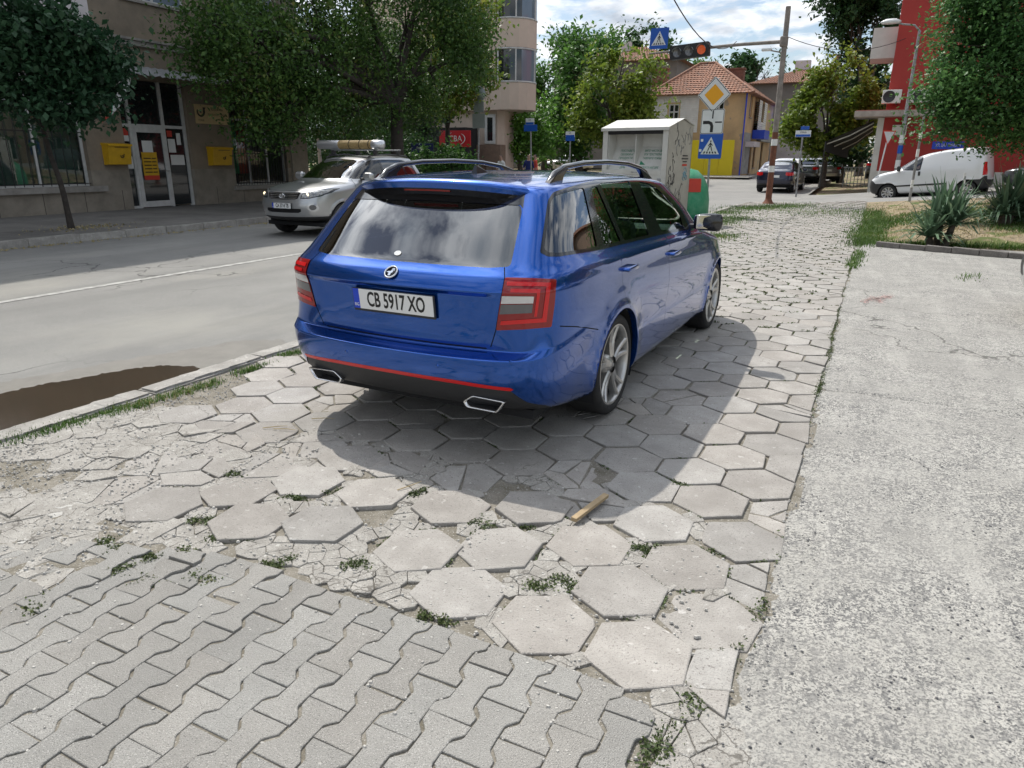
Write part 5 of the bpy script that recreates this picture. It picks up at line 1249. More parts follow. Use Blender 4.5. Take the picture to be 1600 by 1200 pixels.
# ---- rounded beige building
MT['beige'] = mat('beige_render', (.60, .49, .405), rough=.9, col2=(.53, .43, .355), vscale=1.0, bump=.2, bscale=60)
MT['granite'] = mat('brown_granite', (.25, .17, .13), rough=.4, col2=(.19, .13, .10), vscale=5, speck=[(60, .6, (.13, .09, .07))])
rb = empty('corner_building', (-19.0, 38.0, .1), 0, 'beige corner building with a rounded bay and white windows', 'building')
def bay_prof(r, n=9): # plan: straight front then a quarter turn bay; local coords, front faces -y, bay at +x
    return [(-9, -1.2), (-.35, -1.2), (-.35, -1.45)]+[(.35+1.35*math.cos(a)*r+0, -.2+1.35*math.sin(a)*r) for a in np.linspace(-math.pi*.62, math.pi*.32, n)]+[(.2, 1.6), (-1.6, 3.2), (-9, 3.4)]
for zf in range(5):
    z0 = 3.95+zf*3.08
    MB().prism(bay_prof(1.0), z0, z0+1.35).build('storey_band', MT['beige'], rb)
    # window band: piers and curved panes
    arc = [(.35+1.35*math.cos(a), -.2+1.35*math.sin(a)) for a in np.linspace(-math.pi*.62, math.pi*.32, 13)]
    zc0, zc1 = z0+1.35, z0+3.08
    def pier(poly): MB().prism(poly, zc0, zc1).build('pier', MT['beige'], rb)
    pier([(-.75, -1.2), (-.35, -1.2), (-.35, -1.43), (-.02, -1.47), (-.1, -.9), (-.75, -.9)])
    pier([(-9, -1.2), (-3.0, -1.2), (-3.0, -.9), (-9, -.9)]); pier([(.2, 1.2), (.75, .95), (-1.6, 3.2), (-1.7, 2.9)])
    wn = MB()
    for k in (1, 4, 8, 12): wn.box((arc[k][0]*.99, arc[k][1]*.99, (zc0+zc1)/2), (.07, .07, zc1-zc0-.02), rz=math.atan2(arc[k][1]+.2, arc[k][0]-.35))
    for zz in (zc0+.05, zc1-.06): wn.tube([(x*.99, y*.99, zz) for x, y in arc[1:]], .045, 4)
    wo = wn.build('window', MT['whiteframe'], rb)
    for k in range(1, 12): MB().quad((arc[k][0]*.985, arc[k][1]*.985, zc0), (arc[k+1][0]*.985, arc[k+1][1]*.985, zc0), (arc[k+1][0]*.985, arc[k+1][1]*.985, zc1), (arc[k][0]*.985, arc[k][1]*.985, zc1)).build('pane', MT['bgglass'] if k < 5 else MT['bgglass_blue'], wo)
    fw = Face((0, -1.2, 0), (1, 0, 0), (0, -1, 0)); fw.window(rb, -2.98, -.76, zc0+.02, zc1-.02, MT['whiteframe'], MT['bgglass_blue'] if zf else MT['bgglass'], cols=2, fw=.10, rec=.06)
q = MB().prism([(-9, -.9), (-.2, -.9), (.1, -.6), (-.2, 1.2), (-1.7, 2.9), (-9, 3.2)], .0, 3.95); q.build('ground_storey', MT['beige'], rb)
q = MB().prism([(-1.4, -1.15), (.12, -1.15), (.12, -.5), (-1.4, -.5)], 1.05, 2.15); q.build('granite_block', MT['granite'], rb)
q = MB(); q.b2((-1.3, -1.1, 0), (-.9, -.55, 1.05)); q.b2((-.45, -1.1, 0), (-.02, -.55, 1.05)); q.build('granite_legs', MT['granite'], rb)['kind'] = 'stuff'
Face((0, -.9, 0), (1, 0, 0), (0, -1, 0)).window(rb, -.95, -.28, 2.2, 3.75, MT['whiteframe'], MT['bgglass'], cols=1, fw=.16, rec=-.10)
# supermarket sign
cs = empty('shop_sign', at_y(711, 217, 35.6), 0, 'red shop sign board with white CBA lettering beside the beige building', 'sign')
MT['signred'] = mat('sign_red', (.50, .012, .02), rough=.4)
MB().box((0, 0, 0), (1.95, .12, .86), bev=.01).build('board', MT['signred'], cs)
text_mesh('lettering', 'CBA', .44, frame_M((.05, -.066, 0), (1, 0, 0), (0, 0, 1)), MT['paper'], cs)
q = MB()
for a0, a1 in ((-1.2, .9), (1.9, 3.6)): q.tube([(.05+.62*math.cos(a), -.068, .34*math.sin(a)) for a in np.linspace(a0, a1, 14)], [.006+.022*math.sin(math.pi*k/13) for k in range(14)], 5)
q.build('swoosh', MT['paper'], cs)['kind'] = 'stuff'
q = MB().b2((-9, .1, -2.2), (.6, 3, .6)); q.build('shop_wall', MT['darkroom'], cs)

# ---- the yellow-walled house with a tiled roof
MT['ochre'] = mat('peeling_ochre', (.62, .44, .23), rough=.95, col2=(.46, .335, .19), vscale=.9, bump=.4, bscale=25, speck=[(1.6, .62, (.36, .30, .22))])
MT['siding'] = mat('white_siding', (.74, .74, .69), rough=.7, var=.15, vscale=3)
MT['tile'] = mat('clay_tile', (.34, .165, .105), rough=.9, col2=(.21, .115, .08), vscale=3.0, speck=[(9, .60, (.42, .26, .19)), (4, .62, (.17, .12, .10))], orand=.0)
MT['brick'] = mat('old_brick', (.27, .125, .085), rough=.95, col2=(.15, .08, .06), vscale=7, bump=.6, bscale=20)
MT['yellowpanel'] = mat('yellow_panel', (.72, .58, .012), rough=.5, var=.06, vscale=1)
MT['shopgrey'] = mat('shop_grey', (.36, .37, .36), rough=.8, col2=(.22, .22, .21), vscale=2)
MT['shoptan'] = mat('shop_tan', (.42, .37, .24), rough=.9, col2=(.30, .26, .17), vscale=2)
def tiled_slope(parent, A, B, C, D, rows=16):
    """A-B eaves, D-C ridge; overlapping courses of tiles as real steps"""
    A, B, C, D = map(Vector, (A, B, C, D)); nrm = (B-A).cross(D-A).normalized()
    if nrm.z < 0: nrm = -nrm
    mb = MB()
    for r in range(rows):
        t0, t1 = r/rows, (r+1.12)/rows; t1 = min(t1, 1)
        a0, b0, a1, b1 = A.lerp(D, t0), B.lerp(C, t0), A.lerp(D, t1), B.lerp(C, t1); n = max(2, int((b0-a0).length/.24)); V = []
        for k in range(n*2+1):
            u = k/(n*2); hgt = .035 if k % 2 else 0.0
            V += [a0.lerp(b0, u)+nrm*(.045+hgt), a1.lerp(b1, u)+nrm*(.0+hgt)]
        m = n*2+1
        mb.add(V, [(2*k, 2*k+2, 2*k+3, 2*k+1) for k in range(m-1)])
        mb.add([a0+nrm*.045, b0+nrm*.045, b0, a0], [(0, 1, 2, 3)])
    o = mb.build('tile_slope', MT['tile'], parent); o['kind'] = 'stuff'; return o
ho = empty('house', (-8.5, 53.5, terrain(-8.5, 53.5)), 0, 'two-storey ochre house with red tiled hip roof and white siding', 'house')
hz = ho.location.z
def hp(px, py, Y): q = at_y(px, py, Y)-ho.location; return q
def hx(px, py, X): q = at_x(px, py, X)-ho.location; return q
FL = hp(1020, 200, 53.5).x; Eh = hp(1090, 148, 53.5).z    # left end, eaves height
Ff = Face((0, 0, 0), (1, 0, 0), (0, -1, 0)); Fs = Face((0, 0, 0), (0, 1, 0), (1, 0, 0)); SD = 14.0
mid = 3.25
w0 = hp(1044, 184, 53.5); w1 = hp(1062, 162, 53.5)
Ff.wall('wall', ho, MT['ochre'], FL, 0, 0, Eh, [(w0.x, w1.x, w0.z-.5, w1.z), (-2.6, -1.5, mid+.9, mid+2.3)])
Ff.window(ho, w0.x, w1.x, w0.z-.5, w1.z, MT['whiteframe'], MT['bgglass'], cols=2, rows=[.62], fw=.09, rec=.06, sill=MT['ledge']); Ff.window(ho, -2.6, -1.5, mid+.9, mid+2.3, MT['whiteframe'], MT['bgglass'], cols=3, fw=.08, rec=.08, sill=MT['ledge'])
sx1 = hp(1091, 180, 53.5).x
V_ = MB()
for k in range(24):
    z = mid-.35+k*.145
    if z+.14 > Eh: break
    for a, b in ((FL, w0.x-.08), (w1.x+.08, sx1)) if w0.z-.6 < z+.1 and z < w1.z+.08 else ((FL, sx1),):
        V_.add([Ff.P(a, z, .05), Ff.P(b, z, .05), Ff.P(b, z+.14, .025), Ff.P(a, z+.14, .025), Ff.P(a, z, .0), Ff.P(b, z, .0)], [(0, 1, 2, 3), (4, 5, 1, 0)])
V_.build('siding', MT['siding'], ho)['kind'] = 'stuff'
holes_s = [(1.4, 2.5, mid+.7, mid+2.6), (5.2, 6.2, mid+.5, mid+2.6), (8.6, 9.6, mid+.7, mid+2.6), (3.2, 4.2, .1, 2.4), (5.2, 6.2, .5, 2.3), (9, 10.2, .1, 2.4)]
Fs.wall('wall', ho, MT['ochre'], .3, SD, 0, Eh, holes_s)
for a, b, z0, z1 in holes_s: Fs.window(ho, a, b, z0, z1, MT['whiteframe'] if z0 > 3 and a < 3 else MT['iron'], MT['bgglass'], cols=2, fw=.08, rec=.10, sill=MT['ledge'])
q = MB()
for k in range(24):
    z = mid-.2+k*.145
    if z+.14 > Eh-.1: break
    segs = ((3.6, 5.1), (6.3, 7.8)) if mid+.4 < z < mid+2.7 else ((3.6, 7.8),)
    for a, b in segs: q.add([Fs.P(a, z, .35), Fs.P(b, z, .35), Fs.P(b, z+.14, .32), Fs.P(a, z+.14, .32), Fs.P(a, z, .0), Fs.P(b, z, .0)], [(0, 1, 2, 3), (4, 5, 1, 0)])
q.build('siding', MT['siding'], ho)['kind'] = 'stuff'
q = MB(); Fs.box(q, .2, 3.0, .1, 2.9, 0, .05); q.build('shop_front', MT['shopgrey'], ho); q = MB(); Fs.box(q, 3.0, 13.5, 0, 2.7, 0, .03); 
q = MB(); Fs.box(q, 3.4, 6.0, 2.55, 3.15, .05, .9); q.build('shop_awning', MT['plate_blue'], ho); q = MB(); Fs.box(q, 6.1, 13, 2.45, 3.0, .02, .35); q.build('shop_fascia', MT['shopgrey'], ho); q = MB(); Fs.box(q, .6, 3.2, 1.95, 2.3, .06, .7); q.build('shop_canopy', MT['whitepanel'], ho)
q = MB(); q.tube([Ff.P(-.03, 0, .08), Ff.P(-.03, Eh, .08)], .05, 6); q.build('downpipe', MT['plate_blue'], ho)
ov = .45; rz = Eh; rh = hp(1100, 112, 58).z-rz if False else 2.35; rl = 3.6
LA, LB, LC, LD = Vector((FL-ov, -ov, rz)), Vector((ov, -ov, rz)), Vector((ov, SD, rz)), Vector((FL-ov, SD, rz)); W2 = (FL)/2
R1, R2 = Vector((W2-.9, 3.4, rz+rh)), Vector((W2+.2, 3.4, rz+rh)); R3 = Vector((W2+.2, SD-3, rz+rh)); R4 = Vector((W2-.9, SD-3, rz+rh))
rf = MB(); rf.add([LA, LB, LC, LD], [(0, 1, 2, 3)]); rf.add([R1, R2, R3, R4], [(0, 1, 2, 3)]); rf.add([LA, R1, R4, LD], [(0, 1, 2, 3)]); rfo = rf.build('roof', MT['tile'], ho)
tiled_slope(rfo, LA, LB, R2, R1, 15); tiled_slope(rfo, LB, LC, R3, R2, 15)
q = MB(); q.tube([LA+Vector((0, 0, .05)), R1+Vector((0, 0, .06))], .10, 6); q.tube([R1+Vector((0, 0, .06)), R2+Vector((0, 0, .06))], .1, 6); q.tube([LB+Vector((0, 0, .05)), R2+Vector((0, 0, .06))], .10, 6); q.build('ridge_tiles', MT['tile'], rfo)['kind'] = 'stuff'
for px, Yc, wd in ((1033, 56.0, 1.05), (1150, 57.5, 1.25)):
    t = hp(px, 109, Yc); MB().box((t.x, t.y, t.z-1.3), (wd, .7, 2.6)).build('chimney', MT['brick'], rfo); MB().box((t.x, t.y, t.z+.04), (wd+.12, .82, .10)).build('chimney_cap', MT['brick'], rfo)
yp = empty('hoarding', at_y(1111, 270, 52.6)*1.0, 0, 'bright yellow panel hoarding in front of the ochre house', 'hoarding')
a_ = at_y(1081, 219, 52.6); b_ = at_y(1143, 276, 52.6); yp.location = ((a_.x+b_.x)/2, 52.6, b_.z)
for k in range(3):
    wx = (b_.x-a_.x)/3; MB().box((-(b_.x-a_.x)/2+(k+.5)*wx, 0, (a_.z-b_.z)/2), (wx-.015, .08, a_.z-b_.z), bev=.008).build('panel', MT['yellowpanel'], yp)
# far pavement in front of the house
sheet('house_pavement', -17, -7.4, 50, 53.5, 8, 3, lambda X, Y: terr_v(X, Y)+.04, MT['kerb'])
# ---- the grey house behind, and the one hidden in the trees
MT['greyhouse'] = mat('grey_house_render', (.20, .18, .16), rough=.95, var=.2, vscale=1)
def hip_house(label, X0, X1, Y0_, Y1_, base, eave, ridge, wm, windows=()):
    h_ = empty('house', ((X0+X1)/2, Y0_, base), 0, label, 'house'); hw = (X1-X0)/2; dp = Y1_-Y0_
    f = Face((0, 0, 0), (1, 0, 0), (0, -1, 0)); f.wall('wall', h_, wm, -hw, hw, 0, eave, windows)
    for w4 in windows: f.window(h_, *w4, MT['whiteframe'], MT['bgglass_blue'], cols=2, fw=.09, rec=.08)
    q = MB(); q.b2((-hw, .3, 0), (hw, dp, eave-.01)); q.build('side_walls', wm, h_)
    o_ = .6; A, B, C, D = Vector((-hw-o_, -o_, eave)), Vector((hw+o_, -o_, eave)), Vector((hw+o_, dp+o_, eave)), Vector((-hw-o_, dp+o_, eave)); rr = max(.5, hw-dp/2); r1, r2 = Vector((-rr, dp/2, ridge)), Vector((rr, dp/2, ridge))
    q = MB(); q.add([A, B, C, D], [(0, 1, 2, 3)]); q.add([C, D, r1, r2], [(0, 1, 2, 3)]); q.add([D, A, r1], [(0, 1, 2)]); q.add([B, C, r2], [(0, 1, 2)]); ro = q.build('roof', MT['tile'], h_)
    tiled_slope(ro, A, B, r2, r1, 14); return h_, ro
a_ = at_y(1178, 132, 76); b_ = at_y(1330, 132, 76); t_ = at_y(1245, 106, 80)
gh, gr = hip_house('dark grey house with a red tiled roof behind the ochre house', a_.x, b_.x, 76, 86, .8, a_.z-.8, t_.z-.8, MT['greyhouse'], [(5.2, 6.6, 4.6, 6.2), (8.5, 9.9, 4.6, 6.2)])
MB().b2((-1.2, 4.4, t_.z-1.6), (.2, 5.2, t_.z-.1)).build('chimney', MT['whitepanel'], gr); MB().b2((2.4, 4.4, t_.z-1.6), (2.9, 4.9, t_.z+.3)).build('chimney', MT['brick'], gr)
for x_ in (1.6, 3.2): q = MB().tube([(x_, 5, t_.z-1.2), (x_, 5, t_.z+3.4)], .02, 4); q.build('aerial_mast', MT['iron'], gr)
a_ = at_y(1222, 190, 66); b_ = at_y(1252, 176, 66)
lh = empty('house', ((a_.x+b_.x)/2+.3, 66, .6), 0, 'small white gabled house with dark blue roof edge behind the ochre house', 'house')
hw = 1.15; ze = a_.z-.9; q = MB().prism([(-hw, 0), (hw, 0), (hw, ze), (0, ze+.75), (-hw, ze)], -4, 0, frame_M((0, 0, 0), (1, 0, 0), (0, 0, 1))); q.build('wall', MT['whitepanel'], lh)
q = MB(); q.prism([(-hw-.3, ze-.15), (0, ze+.75), (hw+.3, ze-.15), (hw+.3, ze+.05), (0, ze+.97), (-hw-.3, ze+.05)], -4.2, .25, frame_M((0, 0, 0), (1, 0, 0), (0, 0, 1))); q.build('roof', MT['plate_blue'], lh)
MB().box((0, -.03, ze-.4), (.55, .06, .55)).build('window', MT['bgglass'], lh)
a_ = at_y(955, 98, 72); b_ = at_y(1058, 98, 72); t_ = at_y(985, 74, 76)
ch, cr_ = hip_house('tiled roof house half hidden behind the tall trees', a_.x-6, b_.x, 72, 81, .6, a_.z-.6, t_.z-.6, MT['greyhouse'])
q_ = at_y(972, 68, 74); MB().box((q_.x-ch.location.x, 3.5, q_.z-.6-.8), (.9, .7, 2.2)).build('chimney', MT['whitepanel'], cr_)
# ---- red building on the right
MT['redwall'] = mat('red_render', (.40, .045, .036), rough=.85, col2=(.35, .040, .034), vscale=.6, bump=.15, bscale=50)
MT['offwhite'] = mat('off_white_render', (.66, .645, .60), rough=.9, col2=(.55, .535, .49), vscale=1.3)
MT['concrete_edge'] = mat('canopy_edge', (.42, .36, .31), rough=.9, var=.3, vscale=4)
MT['redtop'] = mat('canopy_top_red', (.36, .10, .08), rough=.8)
rY = 36.0; c0 = at_y(1355, 297, rY); rx = c0.x
rdb = empty('corner_building', (rx, rY, terrain(rx, rY)-.05), 0, 'tall red building with white plinth and air conditioners on its blank wall', 'building')
f = Face((0, 0, 0), (1, 0, 0), (0, -1, 0)); zp = at_y(1370, 267, rY).z-rdb.location.z; zc = at_y(1400, 178, rY).z-rdb.location.z; xr = at_y(1372, 250, rY).x-rx
q = MB(); f.box(q, xr, 10, zp, 11.5, -.3, 0); q.build('wall', MT['redwall'], rdb); q = MB(); f.box(q, 0, 10, -.6, zp, -.3, .05); q.build('plinth', MT['offwhite'], rdb)
q = MB(); f.box(q, 0, xr, zp, zc-.15, -.3, .03); q.build('corner_pillar', MT['offwhite'], rdb)
q = MB(); q.b2((.25, .31, 3), (10, 12, 11.5)); q.build('side_walls', MT['redwall'], rdb)
xc = at_y(1335, 178, rY-.9).x-rx
q = MB(); f.box(q, xc, 4.6, zc-.13, zc+.10, -1.5, .9); q.build('canopy', MT['concrete_edge'], rdb); q = MB(); f.box(q, xc+.05, 4.55, zc+.10, zc+.13, -1.5, .85); q.build('canopy_top', MT['redtop'], rdb)
q = MB(); f.box(q, .6, 1.15, zc-.85, zc-.45, 0, .2); q.build('meter_box', MT['offwhite'], rdb)
# balcony on the left side
bz0 = at_y(1380, 84, rY+1.2).z-rdb.location.z; bxl = at_y(1362, 75, rY+1.2).x-rx
q = MB(); q.b2((bxl, .6, bz0-.25), (.3, 2.6, bz0)); q.build('balcony_slab', MT['offwhite'], rdb); q = MB(); q.b2((bxl, .6, bz0), (bxl+.06, 2.6, bz0+.95)); q.b2((bxl+.06, .6, bz0), (.3, .66, bz0+.95)); q.build('balcony_front', MT['offwhite'], rdb)
q = MB(); f.box(q, 2.2, 3.35, zc-1.42, zc-1.12, 0, .03); q.build('street_plate', MT['plate_blue'], rdb); text_mesh('lettering', 'УЛ. ЦАР СИМЕОН', .17, f.M(2.78, zc-1.27, .032), MT['paper'], rdb, sx=.62)
def aircon(px0, py0, px1, py1, label):
    a, b = at_y(px0, py1, rY-.3), at_y(px1, py0, rY-.3); wd, hg = b.x-a.x, b.z-a.z
    e = empty('air_conditioner', ((a.x+b.x)/2, rY, a.z), 0, label, 'air conditioner', 'air conditioners on the red wall')
    MB().box((0, -.24, hg/2), (wd, .32, hg), bev=.02).build('casing', MT['siding'], e)
    q = MB().lathe([(.0001, 0), (hg*.40, 0), (hg*.42, .012), (hg*.44, 0)], c=(-wd*.14, -.405, hg/2), n=24, M=Matrix.Rotation(R(90), 4, 'X')); q.build('fan_grille', MT['blackplastic'], e)
    q = MB(); q.box((-wd*.3, -.15, -.03), (.04, .34, .05)); q.build('bracket', MT['iron'], e); q = MB(); q.box((wd*.3, -.15, -.03), (.04, .34, .05)); q.build('bracket', MT['iron'], e)
aircon(1377, 140, 1410, 162, 'white air conditioner on the red wall, nearest its left corner'); aircon(1421, 140, 1456, 161, 'white air conditioner on the red wall behind the street lamp')
# black canvas shop awning beside the red building
aw = empty('shop_awning', (rx, rY+1, terrain(rx, rY)), 0, 'black canvas awning with pale arms at the left side of the red building', 'awning')
A0, A1, B0, B1 = at_y(1366, 188, rY+.3), at_y(1290, 221, rY+.2), at_y(1364, 206, rY+5), at_y(1326, 234, rY+5)
V = [Vector(v)-aw.location for v in (A0, A1, B1, B0)]; MT['canvas'] = mat('black_canvas', (.018, .018, .02), rough=.9)
q = MB().add(V, [(0, 1, 2, 3)]); d3 = Vector((0, 0, -.42)); q.add([V[1], V[2], V[2]+d3, V[1]+d3], [(0, 1, 2, 3)]); q.add([v+Vector((0, 0, -.02)) for v in V], [(3, 2, 1, 0)]); q.build('canvas', MT['canvas'], aw)
for t in (.06, .35, .7): a, b = V[0].lerp(V[3], t), V[1].lerp(V[2], t); MB().tube([a+Vector((0, 0, -.08)), a.lerp(b, .5)+Vector((0, 0, -.16)), b+Vector((0, 0, -.08))], .03, 6).build('arm', MT['offwhite'], aw)
b = V[1]; MB().tube([b, (b.x, b.y, 0)], .025, 6).build('post', MT['iron'], aw)
# ================================================================== OTHER VEHICLES
TS = [0, .004, .013, .030, .058, .105, .165, .235, .32, .42, .53, .64, .735, .81, .885, .945, .978, .995, 1]
YF = [0, .46, .74, .885, .95, .982, .995, 1, 1, 1, 1, 1, 1, .992, .95, .86, .68, .38, 0]
def vehicle(name, label, loc, heading, curves, zts, feats, pm, axles, wr, track, group=None, rimr=.22, du=.25, dv=.34, spokes=5, lip=.34, yf=YF, wheelstyle='one', extra_post=None, cat='car'):
    root = empty(name, loc, heading, label, cat, group)
    P = grid_from(TS, yf, curves, zts)
    def post(p):
        p = p.copy(); d = np.zeros(len(p)); x, y, z = p.T
        for ax in axles: r = np.hypot(x-ax, z-wr); d += .018*np.exp(-((r-lip-.015)/.035)**2)*(z > wr-.3)
        p[:, 1] -= d*np.clip((-y-.6)/.1, 0, 1)
        return extra_post(p) if extra_post else p
    sh = Shell(P, post)
    if sh.N(np.array([8.0]), np.array([4.0]))[0, 1] > 0: sh.sgn = -1.0; sh.sn = -sh.sn
    for ax in axles: feats = feats+[dict(name='hole', plane='side', poly=[(ax+lip*math.cos(a), wr+lip*math.sin(a)) for a in np.linspace(-.7, math.pi+.7, 30)], mat=None, side='drop')]
    parts = shell_parts(sh, feats, du, dv, step=.05, root=root, basename='body', basemat=pm)
    L_ = max(c[1] for c in curves); W_ = max(c[2] for c in curves)
    for ax in axles:
        for sd in (-1, 1):
            make_wheel(root, (ax, sd*track, wr), wr, .21, rimr, WM, sd, spokes, wheelstyle)
            lin = np.array([[ax+(lip+.006)*math.cos(a), sd*yy, wr+(lip+.006)*math.sin(a)] for yy in (W_-.03, W_-.35) for a in np.linspace(-.4, math.pi+.4, 22)])
            raw_mesh('arch_liner', lin, [(k, k+1, 23+k, 22+k) for k in range(21)]+[tuple(range(22, 44))], MT['dark'], root, False)
    MB().b2((.3, -W_+.12, .22), (L_-.35, W_-.12, .30)).build('underbody', MT['dark'], root)
    return root, sh, parts
def interior(root, x0, x1, w2, zf, seats=((1.0, .36), (1.0, -.36), (2.0, .36), (2.0, -.36)), zs=.62):
    MB().b2((x0, -w2, .30), (x1, w2, zf)).build('cabin_floor', MT['interior'], root)
    for sx, sy in seats:
        s = MB(); s.box((sx, sy, zs+.30), (.14, .46, .62), M=Matrix.Rotation(R(-15), 4, 'Y'), bev=.04); s.box((sx-.11, sy, zs+.70), (.09, .25, .17), bev=.03); s.build('seat', MT['interior'], root)
MT['silver'] = paint('silver_paint', (.46, .465, .47), rough=.30, metal=.75)
MT['whitepaint'] = paint('white_paint', (.74, .75, .76), rough=.35, metal=0)
MT['navy'] = paint('navy_paint', (.006, .009, .035), rough=.3, metal=.3)
MT['greypaint'] = paint('grey_paint', (.12, .13, .14), rough=.3, metal=.5)
MT['lampglass'] = mat('headlamp_glass', (.42, .42, .41), rough=.10, coat=1.0, metal=.7, var=.7, vscale=16)
MT['lit'] = mat('lit_headlamp', (.9, .82, .6), rough=.2, emit=(1.0, .82, .5), estr=2.0)
MT['bamboo'] = mat('bamboo_reed', (.42, .30, .13), rough=.7, col2=(.26, .18, .075), vscale=30)
MT['foil'] = mat('silver_foil', (.62, .63, .65), rough=.28, metal=.85, bump=.6, bscale=40)
MT['clearglass'] = glass_mat('clear_glass', (.55, .62, .60))
# ---- silver off-roader coming down the road
zt2 = [0, .05, .12, .30, .60, .78, .90, 1]
suvc = [(.38, 4.02, .76, [.36, .35, .33, .32, .32, .32, .32, .31]), (.10, 4.30, .855, [.42, .41, .39, .37, .37, .38, .38, .37]), (.03, 4.375, .888, [.54, .53, .51, .50, .50, .50, .49, .48]), (.0, 4.40, .900, [.65, .64, .63, .62, .62, .61, .60, .59]), (.02, 4.395, .906, [.75, .745, .74, .74, .74, .73, .71, .70]),
        (.06, 4.375, .9075, [.85, .85, .85, .845, .84, .83, .81, .80]), (.07, 4.345, .906, [.92, .925, .93, .925, .92, .91, .89, .885]), (.08, 4.27, .897, [1.0, 1.0, 1.005, 1.0, .99, .975, .955, .955]), (.09, 4.00, .875, [1.05, 1.055, 1.06, 1.06, 1.045, 1.03, 1.025, 1.035]), (.10, 3.62, .850, [1.10, 1.11, 1.12, 1.12, 1.10, 1.085, 1.085, 1.10]),
        (.13, 3.25, .822, [1.16, 1.17, 1.185, 1.185, 1.165, 1.15, 1.145, 1.155]), (.28, 2.88, .742, [1.38, 1.39, 1.40, 1.40, 1.395, 1.38, 1.37, 1.37]), (.42, 2.50, .655, [1.56, 1.565, 1.575, 1.59, 1.59, 1.575, 1.56, 1.555]), (.50, 2.34, .585, [1.615, 1.62, 1.635, 1.65, 1.65, 1.635, 1.615, 1.61]), (.58, 2.25, .36, [1.645, 1.65, 1.665, 1.68, 1.68, 1.66, 1.64, 1.635]), (.62, 2.20, 0, [1.65, 1.655, 1.67, 1.685, 1.685, 1.668, 1.648, 1.643])]
fy = lambda P: [(-a, b) for a, b in P]
sf = [dict(name='windscreen', plane='front', poly=round_poly([(.1, 1.185), (-.70, 1.185), (-.785, 1.20), (-.635, 1.53), (-.56, 1.575), (.1, 1.60)], .03), mat=MT['carglass_dark'], side='join', off=-.002),
      dict(name='window_surround', plane='side', poly=[(.52, 1.20), (2.95, 1.175), (2.99, 1.20), (2.62, 1.42), (2.25, 1.565), (1.95, 1.585), (.98, 1.575), (.62, 1.50)], mat=MT['blackgloss']),
      dict(name='side_window', plane='side', poly=[(1.93, 1.205), (2.84, 1.195), (2.54, 1.42), (2.20, 1.55), (1.93, 1.565)], mat=MT['carglass'], off=-.003), dict(name='side_window', plane='side', poly=[(1.02, 1.215), (1.85, 1.207), (1.85, 1.565), (1.14, 1.555)], mat=MT['carglass_dark'], off=-.003), dict(name='side_window', plane='side', poly=[(.60, 1.225), (.94, 1.217), (1.06, 1.545), (.74, 1.49)], mat=MT['carglass_dark'], off=-.003),
      dict(name='shut_line', plane='side', poly=band([(1.89, 1.18), (1.90, .9), (1.88, .45), (2.9, .43), (3.03, .62), (3.06, .95), (2.99, 1.17)], .012), mat=MT['dark'], off=-.004), dict(name='shut_line', plane='side', poly=band([(1.88, .45), (1.38, .46), (1.22, .66), (1.02, .92), (1.0, 1.18)], .012), mat=MT['dark'], off=-.004),
      dict(name='grille', plane='front', poly=[(.1, .915), (-.40, .93), (-.445, .915), (-.395, .80), (-.34, .785), (.1, .775)], mat=MT['blackgloss'], off=-.012, side='join'), 
      dict(name='lower_intake', plane='front', poly=[(.1, .60), (-.47, .60), (-.47, .545), (-.40, .515), (.1, .51)], mat=MT['dark'], off=-.02, side='join'),
      dict(name='bumper_base', plane='front', poly=[(.1, .42), (-.9, .44), (-.9, .30), (.1, .30)], mat=MT['blackplastic'], side='join'),
      dict(name='lamp_gap', plane='front', poly=round_poly([(-.455, .80), (-.485, .912), (-.655, .972), (-.80, 1.002), (-.868, 1.0), (-.868, .92), (-.80, .848), (-.64, .806)], .015), mat=MT['blackgloss'], off=.001),
      dict(name='headlamp', plane='front', poly=round_poly([(-.475, .815), (-.50, .90), (-.66, .955), (-.80, .985), (-.845, .985), (-.845, .93), (-.79, .865), (-.64, .825)], .015), mat=MT['lampglass'], off=.006),
      dict(name='bonnet_line', plane='front', poly=band([(.1, .965), (-.42, .955), (-.52, .96), (-.70, 1.0)], .008), mat=MT['dark'], off=-.003, side='join'),
      dict(name='fog_lamp_bezel', plane='front', poly=ngon(20, .085, 0, -.70, .63), mat=MT['clearlens'], off=.006), dict(name='fog_lamp', plane='front', poly=ngon(16, .055, 0, -.70, .63), mat=MT['greylens'], off=.010),
      dict(name='side_cladding', plane='side', poly=[(1.3, .30), (3.15, .30), (3.15, .44), (1.3, .44)], mat=MT['silver'], off=.002)]
g = at_z(450, 362, -.10)
HS = -math.pi/2-R(1.0)
fwd = Vector((math.cos(HS), math.sin(HS), 0)); lft = Vector((-math.sin(HS), math.cos(HS), 0))
# front right wheel (its right = left in the picture) touches the road at g
sloc = g-fwd*3.50+lft*.78; sloc.z = -.10
suv, ssh, sp = vehicle('off_road_car', 'silver off-roader with roof bars driving down the road', sloc, HS, suvc, zt2, sf, MT['silver'], (.94, 3.50), .345, .785, rimr=.235, lip=.385, du=.2, dv=.25)
interior(suv, .6, 2.9, .70, .55)
MB().box((2.95, 0, 1.02), (.35, 1.35, .2), bev=.05).build('dashboard', MT['interior'], suv)
gr = sp['grille'][0]
for k in range(4):
    z = .80+k*.034; pts = []
    for y in np.linspace(-.40+.01*(3-k), 0, 9):
        pts.append(ssh.S(*ssh.inv('front', [(y-.001, z)])[0])[0]+np.array([.004, 0, 0]))
    pts = pts+[p*np.array([1, -1, 1]) for p in pts[::-1][1:]]; MB().tube(pts, .0085, 5).build('grille_bar', MT['chrome'], gr)
pe = ssh.S(*ssh.inv('front', [(-.001, .85)])[0])[0]
em = MB()
